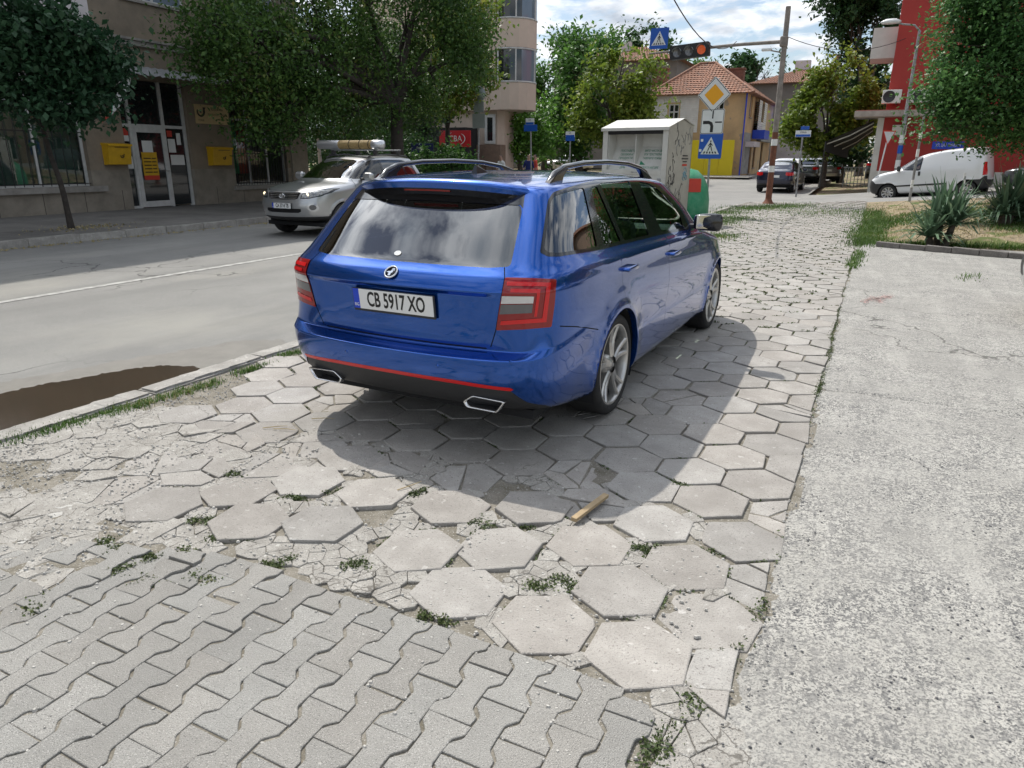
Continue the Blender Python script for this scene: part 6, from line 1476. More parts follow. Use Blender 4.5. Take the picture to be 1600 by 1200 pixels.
for (a, b, oy, oz) in ((.072, .048, 0, 0), (.026, .046, 0, 0), (.050, .018, 0, .024)): em.tube([(pe[0]+.022, oy+a*math.cos(t), pe[2]+oz+b*math.sin(t)) for t in np.linspace(0, 2*math.pi, 24, endpoint=False)], .007, 6, closed=True)
em.build('emblem', MT['chrome'], suv)['kind'] = 'stuff'
plate(suv, frame_M((ssh.S(*ssh.inv('front', [(-.001, .665)])[0])[0][0]+.016, .0, .655), (0, 1, 0), (0, 0, 1)), 'CA', 'CA 3714 TB')
for k, o in enumerate(sp['headlamp']):
    sd = -1 if k == 0 else 1
    q = ssh.S(*ssh.inv('front', [(-.60, .885)])[0])[0]; MB().lathe([(.0001, .006), (.032, .004), (.036, 0)], c=(q[0]-.002+.008, sd*abs(q[1]), q[2]), n=14, M=Matrix.Rotation(R(90), 4, 'Y')).build('dipped_beam', MT['lit'], o)
for sd in (-1, 1):
    m = MB(); m.box((2.72, sd*1.0, 1.225), (.14, .24, .17), bev=.055); mo_ = m.build('door_mirror', MT['silver'], suv); MB().box((2.75, sd*.86, 1.17), (.10, .10, .06), bev=.02).build('mirror_arm', MT['blackplastic'], mo_)
    MB().tube([(.62, sd*.60, 1.60), (.75, sd*.615, 1.665), (1.5, sd*.625, 1.70), (2.1, sd*.60, 1.67), (2.25, sd*.59, 1.62)], .017, 6).build('roof_rail', MT['blackplastic'], suv)
for bx in (1.05, 1.95):
    b = MB(); b.box((bx, 0, 1.80), (.06, 1.36, .028), bev=.006); bo = b.build('roof_bar', MT['sheet'], suv)
    for sd in (-1, 1): MB().box((bx, sd*.615, 1.742), (.10, .07, .10), bev=.015).build('bar_foot', MT['blackplastic'], bo)
for sd in (-1, 1):
    w_ = MB(); w_.tube([(3.10, sd*.25-.1, 1.19), (2.98, sd*.25+.30, 1.26)], .007, 5); w_.build('wiper', MT['blackplastic'], suv)
# rolled reed screen carried on the roof bars, across the car
rl = empty('reed_roll', suv.matrix_world @ Vector((0, 0, 0)), HS, 'rolled bamboo reed screen wrapped in foil, tied on the silver car roof', 'reed roll')
rl.location = sloc
b = MB(); nn = 30
for k in range(nn):
    a = 2*math.pi*k/nn; b.tube([(1.99+.085*math.cos(a), -.40, 1.915+.085*math.sin(a)), (1.99+.085*math.cos(a), .62, 1.915+.085*math.sin(a))], .011, 5, caps=False)
b.tube([(1.99, -.42, 1.915), (1.99, .64, 1.915)], .08, 12); b.build('reeds', MT['bamboo'], rl)['kind'] = 'stuff'
for y0, y1 in ((-1.02, -.38), (.58, .98)):
    if y0 < 0: MB().lathe([(.0001, -1.05+1.05), (.09, 0), (.103, .03), (.10, .62), (.09, .66)], c=(1.99, -1.02, 1.915), n=18, M=Matrix.Rotation(R(-90), 4, 'X')).build('foil_wrap', MT['foil'], rl)
    else: MB().lathe([(.09, 0), (.10, .03), (.098, .30), (.0001, .34)], c=(1.99, .58, 1.915), n=18, M=Matrix.Rotation(R(-90), 4, 'X')).build('foil_wrap', MT['foil'], rl)
for y in (-.05, .25, .52): MB().tube([(1.99+.10*math.cos(a), y, 1.915+.10*math.sin(a)) for a in np.linspace(0, 2*math.pi, 16, endpoint=False)], .007, 5, closed=True).build('cord', MT['ink'], rl)

# ---- white panel van in the side street
vc = [(.25, 3.58, .70, [.30, .29, .27, .25, .25, .25, .25, .25]), (.06, 3.78, .80, [.36, .35, .32, .30, .30, .31, .31, .31]), (.01, 3.84, .835, [.50, .49, .47, .45, .45, .45, .45, .45]), (.0, 3.86, .850, [.62, .62, .61, .60, .60, .60, .59, .58]), (.01, 3.84, .856, [.76, .76, .76, .75, .75, .74, .72, .71]), (.02, 3.78, .858, [.88, .88, .88, .88, .87, .86, .82, .80]), (.03, 3.64, .855, [.98, .98, .98, .98, .98, .97, .95, .93]), (.04, 3.36, .842, [1.06, 1.06, 1.06, 1.06, 1.06, 1.045, 1.03, 1.02]),
      (.05, 2.98, .822, [1.16, 1.16, 1.16, 1.16, 1.155, 1.13, 1.10, 1.09]), (.07, 2.66, .77, [1.38, 1.38, 1.38, 1.38, 1.37, 1.33, 1.29, 1.28]), (.10, 2.32, .715, [1.57, 1.575, 1.58, 1.58, 1.565, 1.52, 1.48, 1.47]), (.15, 2.05, .65, [1.66, 1.665, 1.67, 1.675, 1.655, 1.61, 1.58, 1.57]), (.20, 1.95, .38, [1.69, 1.695, 1.705, 1.715, 1.70, 1.66, 1.63, 1.62]), (.22, 1.90, 0, [1.695, 1.70, 1.71, 1.72, 1.705, 1.67, 1.64, 1.63])]
vf = [dict(name='windscreen', plane='front', poly=[(.1, 1.10), (-.66, 1.13), (-.60, 1.44), (-.48, 1.54), (.1, 1.58)], mat=MT['clearglass'], side='join'),
      dict(name='door', plane='side', poly=[(1.95, .34), (2.88, .34), (2.90, .60), (2.84, 1.12), (2.55, 1.34), (2.20, 1.55), (2.02, 1.60), (1.93, 1.2), (1.93, .6)], mat=MT['whitepaint'], off=.001),
      dict(name='shut_line', plane='side', ring=band([(1.95, .34), (2.88, .34), (2.90, .60), (2.84, 1.12), (2.55, 1.34), (2.20, 1.55), (2.02, 1.60), (1.93, 1.2), (1.93, .6)], .016, True), mat=MT['dark'], off=-.004),
      dict(name='window_surround', plane='side', poly=round_poly([(2.03, 1.05), (2.10, 1.03), (2.80, 1.09), (2.76, 1.15), (2.30, 1.46), (2.02, 1.52), (1.99, 1.45)], .03), mat=MT['blackgloss'], off=.002), dict(name='side_window', plane='side', poly=round_poly([(2.06, 1.085), (2.12, 1.065), (2.68, 1.105), (2.28, 1.425), (2.06, 1.475)], .03), mat=MT['clearglass'], off=.003),
      dict(name='rub_strip', plane='side', poly=[(1.16, .515), (2.80, .50), (2.82, .55), (1.16, .57)], mat=MT['blackplastic'], off=.012),
      dict(name='front_bumper', plane='side', poly=[(3.40, .15), (3.95, .15), (3.95, .80), (3.78, .80), (3.62, .74), (3.44, .56)], mat=MT['blackplastic'], off=.004), dict(name='front_bumper', plane='front', poly=[(.1, .20), (-.9, .20), (-.9, .62), (-.6, .68), (.1, .66)], mat=MT['blackplastic'], off=.004, side='join'),
      dict(name='rear_bumper', plane='side', poly=[(-.1, .15), (.20, .15), (.20, .62), (.08, .74), (-.1, .74)], mat=MT['blackplastic'], off=.004), dict(name='rear_bumper', plane='rear', poly=[(.1, .15), (-.9, .15), (-.9, .64), (.1, .60)], mat=MT['blackplastic'], off=.004, side='join'),
      dict(name='tail_lamp', plane='side', poly=round_poly([(.02, .78), (.13, .76), (.13, 1.20), (.03, 1.20)], .02), mat=MT['redguide'], off=.008), dict(name='headlamp', plane='side', poly=[(3.42, .88), (3.70, .82), (3.66, .90), (3.44, .96)], mat=MT['lampglass'], off=.004)]
g1 = at_ground(1392, 307); g2 = at_ground(1505, 303); vd = (g1-g2); vd.z = 0; HV = math.atan2(vd.y, vd.x); vdn = vd.normalized(); vl = Vector((-vdn.y, vdn.x, 0))
midp = (g1+g2)/2; vs_ = (g1-g2).length
HV = HV; org = midp-vdn*1.815-vl*.72; org.z = terrain(midp.x, midp.y)-.03
van, vsh, vp = vehicle('panel_van', 'white panel van parked in the side street in front of the red wall', org, HV, vc, zt2, vf, MT['whitepaint'], (.56, 3.07), .30, .735, rimr=.20, lip=.35, cat='van', spokes=9)
slope = math.atan2(g1.z-g2.z, max(.1, Vector((g1.x-g2.x, g1.y-g2.y)).length)); van.rotation_euler = (0, -slope, HV)
interior(van, 1.2, 2.9, .66, .5, ((1.75, .36), (1.75, -.36)), .6)
MB().b2((.15, -.62, .55), (1.6, .62, 1.55)).build('load_bay_wall', MT['interior'], van)
for sd in (-1, 1):
    MB().box((2.72, sd*.92, 1.13), (.10, .17, .19), bev=.035).build('door_mirror', MT['blackplastic'], van); MB().box((2.06, sd*.868, .93), (.07, .03, .15), bev=.012).build('handle', MT['blackplastic'], van)
# ---- cars beyond the crossing share one body shape
cc_ = [(.30, 4.1, .70, [.30, .28, .26, .24, .24, .25, .25, .25]), (.08, 4.32, .82, [.36, .34, .30, .28, .28, .29, .30, .30]), (.02, 4.38, .86, [.48, .47, .45, .44, .44, .44, .44, .44]), (.0, 4.40, .875, [.58, .58, .58, .57, .57, .57, .56, .55]), (.02, 4.38, .88, [.70, .70, .70, .69, .68, .67, .65, .63]), (.03, 4.34, .88, [.82, .82, .82, .81, .80, .78, .73, .70]), (.05, 4.15, .872, [.93, .93, .92, .90, .89, .86, .80, .78]), (.12, 3.75, .855, [1.00, 1.0, .98, .96, .945, .92, .87, .86]), (.30, 3.35, .82, [1.06, 1.055, 1.04, 1.02, 1.0, .98, .95, .95]), (.62, 2.95, .735, [1.25, 1.25, 1.24, 1.24, 1.23, 1.20, 1.17, 1.17]), (.92, 2.55, .65, [1.37, 1.375, 1.385, 1.395, 1.39, 1.36, 1.33, 1.33]), (1.05, 2.35, .37, [1.41, 1.415, 1.43, 1.44, 1.435, 1.40, 1.37, 1.37]), (1.10, 2.3, 0, [1.415, 1.42, 1.435, 1.45, 1.445, 1.41, 1.38, 1.38])]
def small_car(label, loc, heading, pm, group, rear_plate=True):
    cf = [dict(name='rear_window', plane='rear', poly=[(.1, 1.035), (-.62, 1.05), (-.56, 1.30), (-.46, 1.36), (.1, 1.385)], mat=MT['carglass_dark'], side='join'), dict(name='windscreen', plane='front', poly=[(.1, .985), (-.66, .985), (-.54, 1.28), (.1, 1.33)], mat=MT['carglass_dark'], side='join'),
          dict(name='side_window', plane='side', poly=[(.85, 1.06), (1.75, 1.03), (1.75, 1.345), (1.15, 1.335)], mat=MT['carglass_dark'], off=.001), dict(name='side_window', plane='side', poly=[(1.82, 1.03), (3.0, .99), (2.5, 1.27), (2.2, 1.34), (1.82, 1.345)], mat=MT['carglass_dark'], off=.001),
          dict(name='tail_lamp', plane='rear', poly=[(-.52, .93), (-.84, .92), (-.84, .80), (-.62, .77), (-.52, .80)], mat=MT['redguide'], off=.006), dict(name='headlamp', plane='front', poly=[(-.48, .66), (-.82, .70), (-.84, .78), (-.56, .74)], mat=MT['lampglass'], off=.006),
          dict(name='rear_valance', plane='rear', poly=[(.1, .25), (-.8, .25), (-.8, .42), (.1, .40)], mat=MT['blackplastic'], side='join'), dict(name='grille', plane='front', poly=[(.1, .45), (-.45, .45), (-.4, .62), (.1, .64)], mat=MT['blackplastic'], side='join'),
          dict(name='shut_line', plane='side', poly=band([(1.78, .98), (1.78, .36), (2.8, .36), (2.95, .6), (2.98, .97)], .014), mat=MT['dark'], off=-.003), dict(name='shut_line', plane='rear', poly=band([(.1, .62), (-.55, .62), (-.60, .80)], .014), mat=MT['dark'], off=-.003, side='join')]
    r_, s_, p_ = vehicle('parked_car', label, loc, heading, cc_, zt2, cf, pm, (.88, 3.5), .31, .745, group, rimr=.21, lip=.35, du=.34, dv=.4)
    MB().b2((.9, -.66, .4), (3.0, .66, .86)).build('cabin_floor', MT['interior'], r_)
    for sd in (-1, 1): MB().box((2.75, sd*.95, 1.02), (.12, .18, .12), bev=.03).build('door_mirror', pm, r_)
    if rear_plate:
        MB().box((-.004, 0, .74), (.012, .52, .11)).build('number_plate', MT['plate_white'], r_)
    return r_
GRP = 'cars parked beyond the crossing'
g = at_ground(1181, 296); sc0 = small_car('navy blue saloon car standing at the far crossing, seen from behind', (g.x+.86, g.y-.85, terrain(g.x, g.y)-.10), math.pi/2-R(4), MT['navy'], GRP)
def clone(src, label, px, py, heading, pm, dz=-.1, dx=0):
    g = at_ground(px, py); c = copy_tree(src); c.location = (g.x+dx, g.y, terrain(g.x, g.y)+dz); c.rotation_euler = (0, 0, heading); c['label'] = label
    for ch in c.children:
        if ch.type == 'MESH' and ch.data.materials and ch.data.materials[0] == MT['navy']:
            ch.data = ch.data.copy(); ch.data.materials[0] = pm
    return c
bpy.context.view_layer.update()
clone(sc0, 'white car parked just ahead of the navy saloon', 1205, 285, math.pi/2-R(2), MT['whitepaint'], dx=.6)
clone(sc0, 'dark grey car parked behind the street name sign', 1252, 284, math.pi/2, MT['greypaint'])
clone(sc0, 'silver car with red tail lamps parked under the light green linden', 1290, 284, math.pi/2+R(8), MT['silver'])
clone(sc0, 'grey car parked behind the black awning', 1352, 277, math.pi/2, MT['greypaint'], dx=.8)
clone(sc0, 'white car parked beside the beige building', 800, 262, R(190), MT['whitepaint'])
clone(sc0, 'dark grey hatchback parked in front of the acacia tree', 838, 266, R(185), MT['greypaint'])
clone(sc0, 'silver car parked in front of the centre trees', 925, 268, R(185), MT['silver'])
clone(sc0, 'dark car parked at the right end of the red wall', 1566, 300, math.atan2(vd.y, vd.x), MT['greypaint'], dz=-.03, dx=4.3)
# nose of a silver car at the right edge of the picture
g = at_z(1590, 470); c = copy_tree(sc0); c['label'] = 'silver car nosing into the picture at the right edge of the concrete strip'; c['group'] = ''; del c['group']
c.rotation_euler = (0, 0, R(168)); hd = Vector((math.cos(R(168)), math.sin(R(168)), 0)); c.location = g-hd*4.36+Vector((-.15, -.85, .0)); c.location.z = .005
for ch in c.children:
    if ch.type == 'MESH' and ch.data.materials and ch.data.materials[0] == MT['navy']: ch.data = ch.data.copy(); ch.data.materials[0] = MT['silver']
# ================================================================== STREET FURNITURE
MT['bark'] = mat('grey_bark', (.115, .095, .075), rough=.95, col2=(.06, .05, .04), vscale=9, bump=1.0, bscale=30)
MT['bark_dark'] = mat('dark_bark', (.06, .05, .042), rough=.95, col2=(.035, .03, .026), vscale=9, bump=1.0, bscale=30)
MT['straw'] = mat('straw', (.42, .33, .19), rough=.9)
MT['signblue'] = mat('sign_blue', (.008, .085, .42), rough=.4)
MT['signwhite'] = mat('sign_white', (.70, .71, .70), rough=.4, var=.08, vscale=5)
MT['signyellow'] = mat('sign_yellow', (.80, .36, .008), rough=.4)
MT['signblack'] = mat('sign_black', (.012, .012, .013), rough=.5)
MT['steelgrey'] = mat('galvanised_pole', (.34, .35, .36), rough=.55, metal=.35, col2=(.22, .21, .20), vscale=6)
MT['rustpole'] = mat('rusty_pole', (.20, .075, .040), rough=.85, col2=(.11, .045, .028), vscale=9, bump=.4, bscale=60)
MT['greypole'] = mat('weathered_pole', (.30, .27, .245), rough=.8, col2=(.19, .165, .145), vscale=5, bump=.3, bscale=40)
MT['signback'] = mat('sign_back', (.30, .33, .34), rough=.5, metal=.3)
MT['contwhite'] = mat('container_white', (.60, .60, .56), rough=.5, col2=(.50, .49, .45), vscale=2.2)
MT['contside'] = mat('container_side', (.47, .45, .39), rough=.6, col2=(.38, .36, .31), vscale=3)
MT['contgreen'] = mat('container_green', (.012, .20, .10), rough=.5)
MT['bellgreen'] = mat('bell_green', (.015, .26, .12), rough=.45, col2=(.10, .33, .20), vscale=5)
MT['graffiti'] = mat('graffiti_ink', (.03, .03, .035), rough=.6)
MT['graffiti2'] = mat('graffiti_blue', (.20, .36, .42), rough=.6)
MT['orange_lit'] = mat('lit_signal_red', (.35, .05, .02), rough=.4, emit=(1.0, .16, .03), estr=.28, var=.8, vscale=14)
MT['wood'] = mat('bare_wood', (.42, .31, .18), rough=.8, var=.25, vscale=20)
def facing(P): # outward direction towards the viewpoint along the street
    return Vector((0, -1, 0))
def sgn_frame(o, yaw=0.0, tilt=0.0):
    n = Vector((math.sin(yaw), -math.cos(yaw), 0)); x = Vector((math.cos(yaw), math.sin(yaw), 0)); return frame_M(o, x, (math.sin(tilt)*x.x, math.sin(tilt)*x.y, math.cos(tilt)))
def sq(w_, h_, r=.03): return round_poly([(-w_/2, -h_/2), (w_/2, -h_/2), (w_/2, h_/2), (-w_/2, h_/2)], r, 3)
def crossing_sign(parent, M, s):
    b = MB().prism(sq(s, s*1.04, s*.05), -.012, 0, M); p = b.build('crossing_plate', MT['signblue'], parent)
    q = MB().prism([(-s*.40, -s*.34), (s*.40, -s*.34), (0, s*.36)], 0, .004, M); q.build('white_triangle', MT['signwhite'], p)
    w_ = MB()
    for a, b_ in (((-.02, .0), (-.10, -.20)), ((.02, .0), (.08, -.20)), ((0, .14), (0, -.02)), ((0, .11), (-.09, .0)), ((0, .11), (.09, .01))):
        A, B = Vector(a)*s, Vector(b_)*s; d = (B-A).normalized(); n = Vector((-d.y, d.x))*s*.022; w_.prism([tuple(A+n), tuple(A-n), tuple(B-n*.8), tuple(B+n*.8)], .004, .007, M)
    w_.prism([(s*.035*math.cos(a)*.9, s*.19+s*.036*math.sin(a)) for a in np.linspace(0, 2*math.pi, 12, endpoint=False)], .004, .007, M)
    for k in range(5): x = -.26+.13*k; w_.prism([(s*(x-.035), -s*.31), (s*(x+.035), -s*.31), (s*(x*.85+.028), -s*.225), (s*(x*.85-.028), -s*.225)], .004, .0065, M)
    w_.build('walking_figure', MT['signblack'], p)['kind'] = 'stuff'; return p
# ---- sign post with three signs
gb = at_ground(1103, 336); gt = at_y(1117, 120, gb.y)
sp_ = empty('sign_post', gb, 0, 'grey sign post with priority diamond, direction plate and crossing sign', 'sign post')
tt = gt-gb; MB().tube([(0, 0, -.2), (tt.x*.4, 0, tt.z*.4), (tt.x, 0, tt.z)], .030, 10).build('post', MT['steelgrey'], sp_)
def spos(px, py): q = at_y(px, py, gb.y-.05)-gb; return q
yw = R(-6)
c = spos(1116, 148); M = sgn_frame(c, yw, .02); dg = .47
p = MB().prism(round_poly([(dg, 0), (0, dg), (-dg, 0), (0, -dg)], .05, 3), -.012, 0, M).build('priority_plate', MT['signwhite'], sp_)
q = MB()
for k in range(4):
    a = [(dg, 0), (0, dg), (-dg, 0), (0, -dg)]; A, B = Vector(a[k]), Vector(a[(k+1) % 4]); d = (B-A).normalized(); n = Vector((-d.y, d.x)); A2, B2 = A+d*.04+n*.022, B-d*.04+n*.022; q.prism([tuple(A2-n*.008), tuple(B2-n*.008), tuple(B2+n*.008), tuple(A2+n*.008)], 0, .003, M)
q.build('black_border', MT['signblack'], p)['kind'] = 'stuff'
MB().prism(round_poly([(.275, 0), (0, .275), (-.275, 0), (0, -.275)], .02, 2), 0, .004, M).build('yellow_diamond', MT['signyellow'], p)
c = spos(1113, 190); M = sgn_frame(c, yw, .02); s = .64
p = MB().prism(sq(s, s*1.02, .04), -.012, 0, M).build('direction_plate', MT['signwhite'], sp_)
q = MB(); o_, i_ = sq(s-.02, s-.01, .035), sq(s-.045, s-.035, .03); n = len(o_); q.add([M @ Vector((x, y, .003)) for x, y in o_]+[M @ Vector((x, y, .003)) for x, y in i_], [(k, (k+1) % n, n+(k+1) % n, n+k) for k in range(n)]); q.build('black_border', MT['signblack'], p)
q = MB(); arc = [(-.26, -.02), (-.10, -.02), (-.03, -.05), (.0, -.12), (.0, -.28)]; bb = band(arc, .085); q.prism(bb, 0, .004, M); q.build('thick_arrow', MT['signblack'], p)
MB().prism([(-.018, .08), (.018, .08), (.018, .28), (-.018, .28)], 0, .004, M).build('thin_bar', MT['signblack'], p); MB().prism([(.08, -.035), (.27, -.035), (.27, .0), (.08, .0)], 0, .004, M).build('thin_bar', MT['signblack'], p)
crossing_sign(sp_, sgn_frame(spos(1110, 228), yw, .02), .66)
for k, (dx, dz) in enumerate(((-.24, .15), (.22, .06), (-.27, -.12))): MB().prism(sq(.07, .07, .008), .008, .010, sgn_frame(spos(1110, 228)+Vector((dx*1.0, -.012, dz)), yw)).build('sticker', MT['paper'], sp_)
# ---- traffic light mast
gb = at_ground(1200, 318); gt = at_y(1232, 10, gb.y)
tm = empty('traffic_light_mast', gb, 0, 'tall rusty mast carrying a horizontal traffic light over the road', 'traffic light')
tt = gt-gb; J = at_y(1225, 65, gb.y)-gb; zr = .38
pt = lambda f: Vector((tt.x*f, 0, tt.z*f))
MB().tube([pt(-.02), pt(zr*.5), pt(zr)], [.115, .105, .10], 12).build('lower_pole', MT['rustpole'], tm); MB().tube([pt(zr), pt(.7), pt(1)], [.098, .092, .085], 12).build('upper_pole', MT['greypole'], tm)
MB().lathe([(.22, 0), (.17, .05), (.13, .12), (.112, .16)], n=14).build('base_mound', MT['rustpole'], tm)
e1 = at_y(1100, 75, gb.y)-gb; e0 = at_y(1014, 84, gb.y)-gb
MB().tube([J, J.lerp(e1, .5)+Vector((0, 0, .02)), e1, e0], [.065, .058, .05, .03], 8).build('arm', MT['greypole'], tm); MB().box(J, (.26, .24, .34), bev=.05).build('arm_collar', MT['greypole'], tm)
a, b = at_y(1048, 84, gb.y-.1)-gb, at_y(1109, 76, gb.y-.1)-gb; cen = (a+b)/2; wd = (b-a).length; tl_ = math.atan2(b.z-a.z, b.x-a.x)
Mh = frame_M(cen, (math.cos(tl_), 0, math.sin(tl_)), (-math.sin(tl_), 0, math.cos(tl_)))
hd_ = MB(); hd_.prism(sq(wd, .47, .05), -.14, .14, Mh); ho_ = hd_.build('signal_head', MT['signblack'], tm)
for k in range(3):
    x = (k-1)*wd*.31; MB().lathe([(.0001, .145), (.135, .145), (.150, .15)], n=20, M=Mh @ Matrix.Translation((x, -.02, 0))).build('signal_lens', MT['orange_lit'] if k == 2 else MT['greylens'], ho_)
    v = MB(); n = 12; V = []
    for i in range(n+1): an = math.pi*.05+math.pi*.9*i/n; V += [Mh @ Vector((x+.165*math.cos(an), -.02+.165*math.sin(an), .14)), Mh @ Vector((x+.165*math.cos(an), -.02+.165*math.sin(an), .36-.06*abs(math.cos(an))))]
    v.add(V, [(2*i, 2*i+2, 2*i+3, 2*i+1) for i in range(n)], True); v.build('visor', MT['signback'], ho_)
crossing_sign(tm, sgn_frame(at_y(1030, 60, gb.y-.05)-gb, 0, .05), .68)
l0, l1 = at_y(1221, 82, gb.y)-gb, at_y(1194, 77, gb.y)-gb; MB().tube([l0, l0.lerp(l1, .6), l1], .025, 6).build('lamp_arm', MT['greypole'], tm); MB().box(l1.lerp(l0, .15)+Vector((0, 0, .0)), (.34, .16, .09), bev=.03).build('lamp_head', MT['signwhite'], tm)
for z in (.17, .31): MB().lathe([(.108, 0), (.108, .22)], c=(tt.x*z, 0, tt.z*z), n=12).build('sticker', MT['paper'] if z != .26 else MT['signback'], tm)
# wires
wr_ = MB(); A = at_y(1048, -10, gb.y-14); B = J+gb+Vector((-1.6, 0, .1)); wr_.tube([A.lerp(B, t)-Vector((0, 0, 1.5*4*t*(1-t)*.35)) for t in np.linspace(0, 1, 14)], .013, 5); wo_ = wr_.build('overhead_wire', MT['iron']); tag(wo_, 'thin overhead wire running up from the traffic light arm', 'wire')
wr_ = MB(); A = pt(.86)+gb; B = at_y(1415, 60, 35.9); wr_.tube([A.lerp(B, t)-Vector((0, 0, .9*4*t*(1-t)*.5)) for t in np.linspace(0, 1, 14)], .012, 5); wo_ = wr_.build('overhead_wire', MT['iron']); tag(wo_, 'thin overhead wire from the mast to the red building', 'wire')
# ---- clothes container
CY = 17.6
fr = at_y(1046, 300, CY); yawc = R(-14)
ct = empty('clothes_container', (at_y(1042, 250, CY).x, CY, 0), yawc, 'white metal clothes container with green lettering and scribbled side', 'container')
cw, cdp = 1.84, 1.25
H1 = at_y(1046, 196, CY).z; 
# local: x right, front faces -y, right front corner at origin
def cp(x, y, z): return (x, y, z)
q = MB(); q.b2((-cw, 0, .10), (0, cdp, .12)); q.b2((-cw, cdp-.03, .12), (0, cdp, H1-.05)); q.b2((-cw, .0, .12), (-cw+.03, cdp-.03, H1-.05)); q.build('back_and_floor', MT['contwhite'], ct)
sd_ = MB(); sd_.add([(0, 0, .1), (0, cdp, .1), (0, cdp, H1+.02), (0, cdp*.55, H1+.16), (0, 0, H1-.03)], [(0, 1, 2, 3, 4)]); sd_.add([(-.03, 0, .1), (-.03, cdp, .1), (-.03, cdp, H1+.02), (-.03, cdp*.55, H1+.16), (-.03, 0, H1-.03)], [(4, 3, 2, 1, 0)]); sdo = sd_.build('side_panel', MT['contside'], ct)
rf_ = MB(); rf_.add([(-cw-.04, -.05, H1-.03), (.04, -.05, H1-.03), (.04, cdp*.55, H1+.19), (-cw-.04, cdp*.55, H1+.19), (-cw-.04, cdp+.04, H1+.03), (.04, cdp+.04, H1+.03)], [(0, 1, 2, 3), (3, 2, 5, 4)]); rf_.add([(-cw-.04, -.05, H1-.10), (.04, -.05, H1-.10), (.04, -.05, H1-.03), (-cw-.04, -.05, H1-.03)], [(0, 1, 2, 3)]); rf_.build('roof', MT['contwhite'], ct)
zo0, zo1 = H1-1.02, H1-.16
q = MB(); q.b2((-cw, -.006, .12), (0, .03, zo0-.10)); q.b2((-cw, -.006, zo0-.10), (-cw+.14, .03, H1-.06)); q.b2((-.14, -.006, zo0-.10), (0, .03, H1-.06)); q.b2((-cw+.14, -.02, zo0-.10), (-.14, .04, zo0)); q.build('front_panel', MT['contwhite'], ct)
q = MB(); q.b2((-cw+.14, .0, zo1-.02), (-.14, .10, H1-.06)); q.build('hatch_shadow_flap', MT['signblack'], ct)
q = MB(); q.b2((-cw+.14, .40, zo0), (-.14, .42, zo1)); q.b2((-cw+.14, .04, zo0), (-cw+.16, .40, zo1)); q.b2((-.16, .04, zo0), (-.14, .40, zo1)); q.b2((-cw*.5-.01, .06, zo0), (-cw*.5+.01, .40, zo1)); q.build('drop_tray', MT['contwhite'], ct)
tr = MB(); tr.add([(-cw+.16, .06, zo0), (-.16, .06, zo0), (-.16, .39, zo0+.55), (-cw+.16, .39, zo0+.55)], [(0, 1, 2, 3)]); tro = tr.build('sloping_tray', MT['contwhite'], ct)
tn = Vector((0, -.55, .33)).normalized(); ty_ = Vector((0, .33, .55)).normalized()
def trm(x, f): return frame_M(Vector((x, .06+.33*f, zo0+.55*f))+tn*.004, (1, 0, 0), ty_)
for f_, L1, R1_ in ((.82, 'ПОСТАВЕТЕ', 'ВИТЕ ЧИСТИ ДРЕ'), (.66, 'ОБУВКИ И', 'УГИ ТЕКСТИЛНИ'), (.50, 'ПРОДУКТИ', 'ТАВЕНИ В ТОРБА'), (.10, 'ДРЪ', 'ЪЖКАТА НАГОРЕ')):
    text_mesh('lettering', L1, .085, trm(-cw*.70, f_), MT['contgreen'], ct, sx=.85); text_mesh('lettering', R1_, .085, trm(-cw*.29, f_), MT['contgreen'], ct, sx=.72)
MB().prism([(-.03, -.05), (.13, -.05), (-.03, .06)], 0, .003, trm(-cw*.43, .30)).build('green_triangle', MT['contgreen'], ct)
text_mesh('lettering', 'ДРЕХИ И ОБУВКИ', .20, frame_M((-cw*.52, -.010, zo0-.32), (1, 0, 0), (0, 0, 1)), MT['contgreen'], ct, sx=.92); MB().box((-.32, -.008, zo0-.62), (.5, .004, .30)).build('green_print', MT['contgreen'], ct)
MB().box((-.17, -.03, zo0-.24), (.09, .03, .10), bev=.008).build('lock', MT['steelgrey'], ct); MB().tube([(-cw*.5, -.02, zo0-.06), (-cw*.5, -.08, zo0-.05), (-cw*.5+.12, -.08, zo0-.05), (-cw*.5+.12, -.02, zo0-.06)], .010, 6).build('handle', MT['steelgrey'], ct)
# scribbles on the side
def scribble(n, y0, y1, z0, z1, m, rr, name='graffiti', amp=.06, seed=1):
    rnd = random.Random(seed); mb = MB()
    for k in range(n):
        y, z = rnd.uniform(y0, y1), rnd.uniform(z0, z1); pts = []; a = rnd.uniform(0, 6.28)
        for i in range(rnd.randrange(6, 14)): pts.append((.006, y, z)); a += rnd.gauss(0, 1.1); y += math.cos(a)*amp*.6; z += math.sin(a)*amp; y = min(max(y, .05), cdp-.08)
        mb.tube(pts, rr, 4)
    mb.build(name, m, sdo)['kind'] = 'stuff'
scribble(14, .12, .5, .4, 2.0, MT['graffiti'], .0055, seed=3); scribble(9, .4, 1.1, H1-.45, H1-.1, MT['steelgrey'], .006, seed=5); scribble(10, .2, .9, .3, 1.2, MT['graffiti'], .004, seed=9); scribble(5, .85, 1.1, 1.15, 1.3, MT['graffiti2'], .010, seed=11)
for k, (z, w_) in enumerate(((1.62, .26), (1.55, .34), (1.48, .22))): MB().box((.004, .92, z), (.004, w_, .028)).build('notice_line', MT['graffiti'], sdo)
MB().box((.004, .92, 1.40), (.004, .24, .045)).build('notice_line', MT['redprint'], sdo)
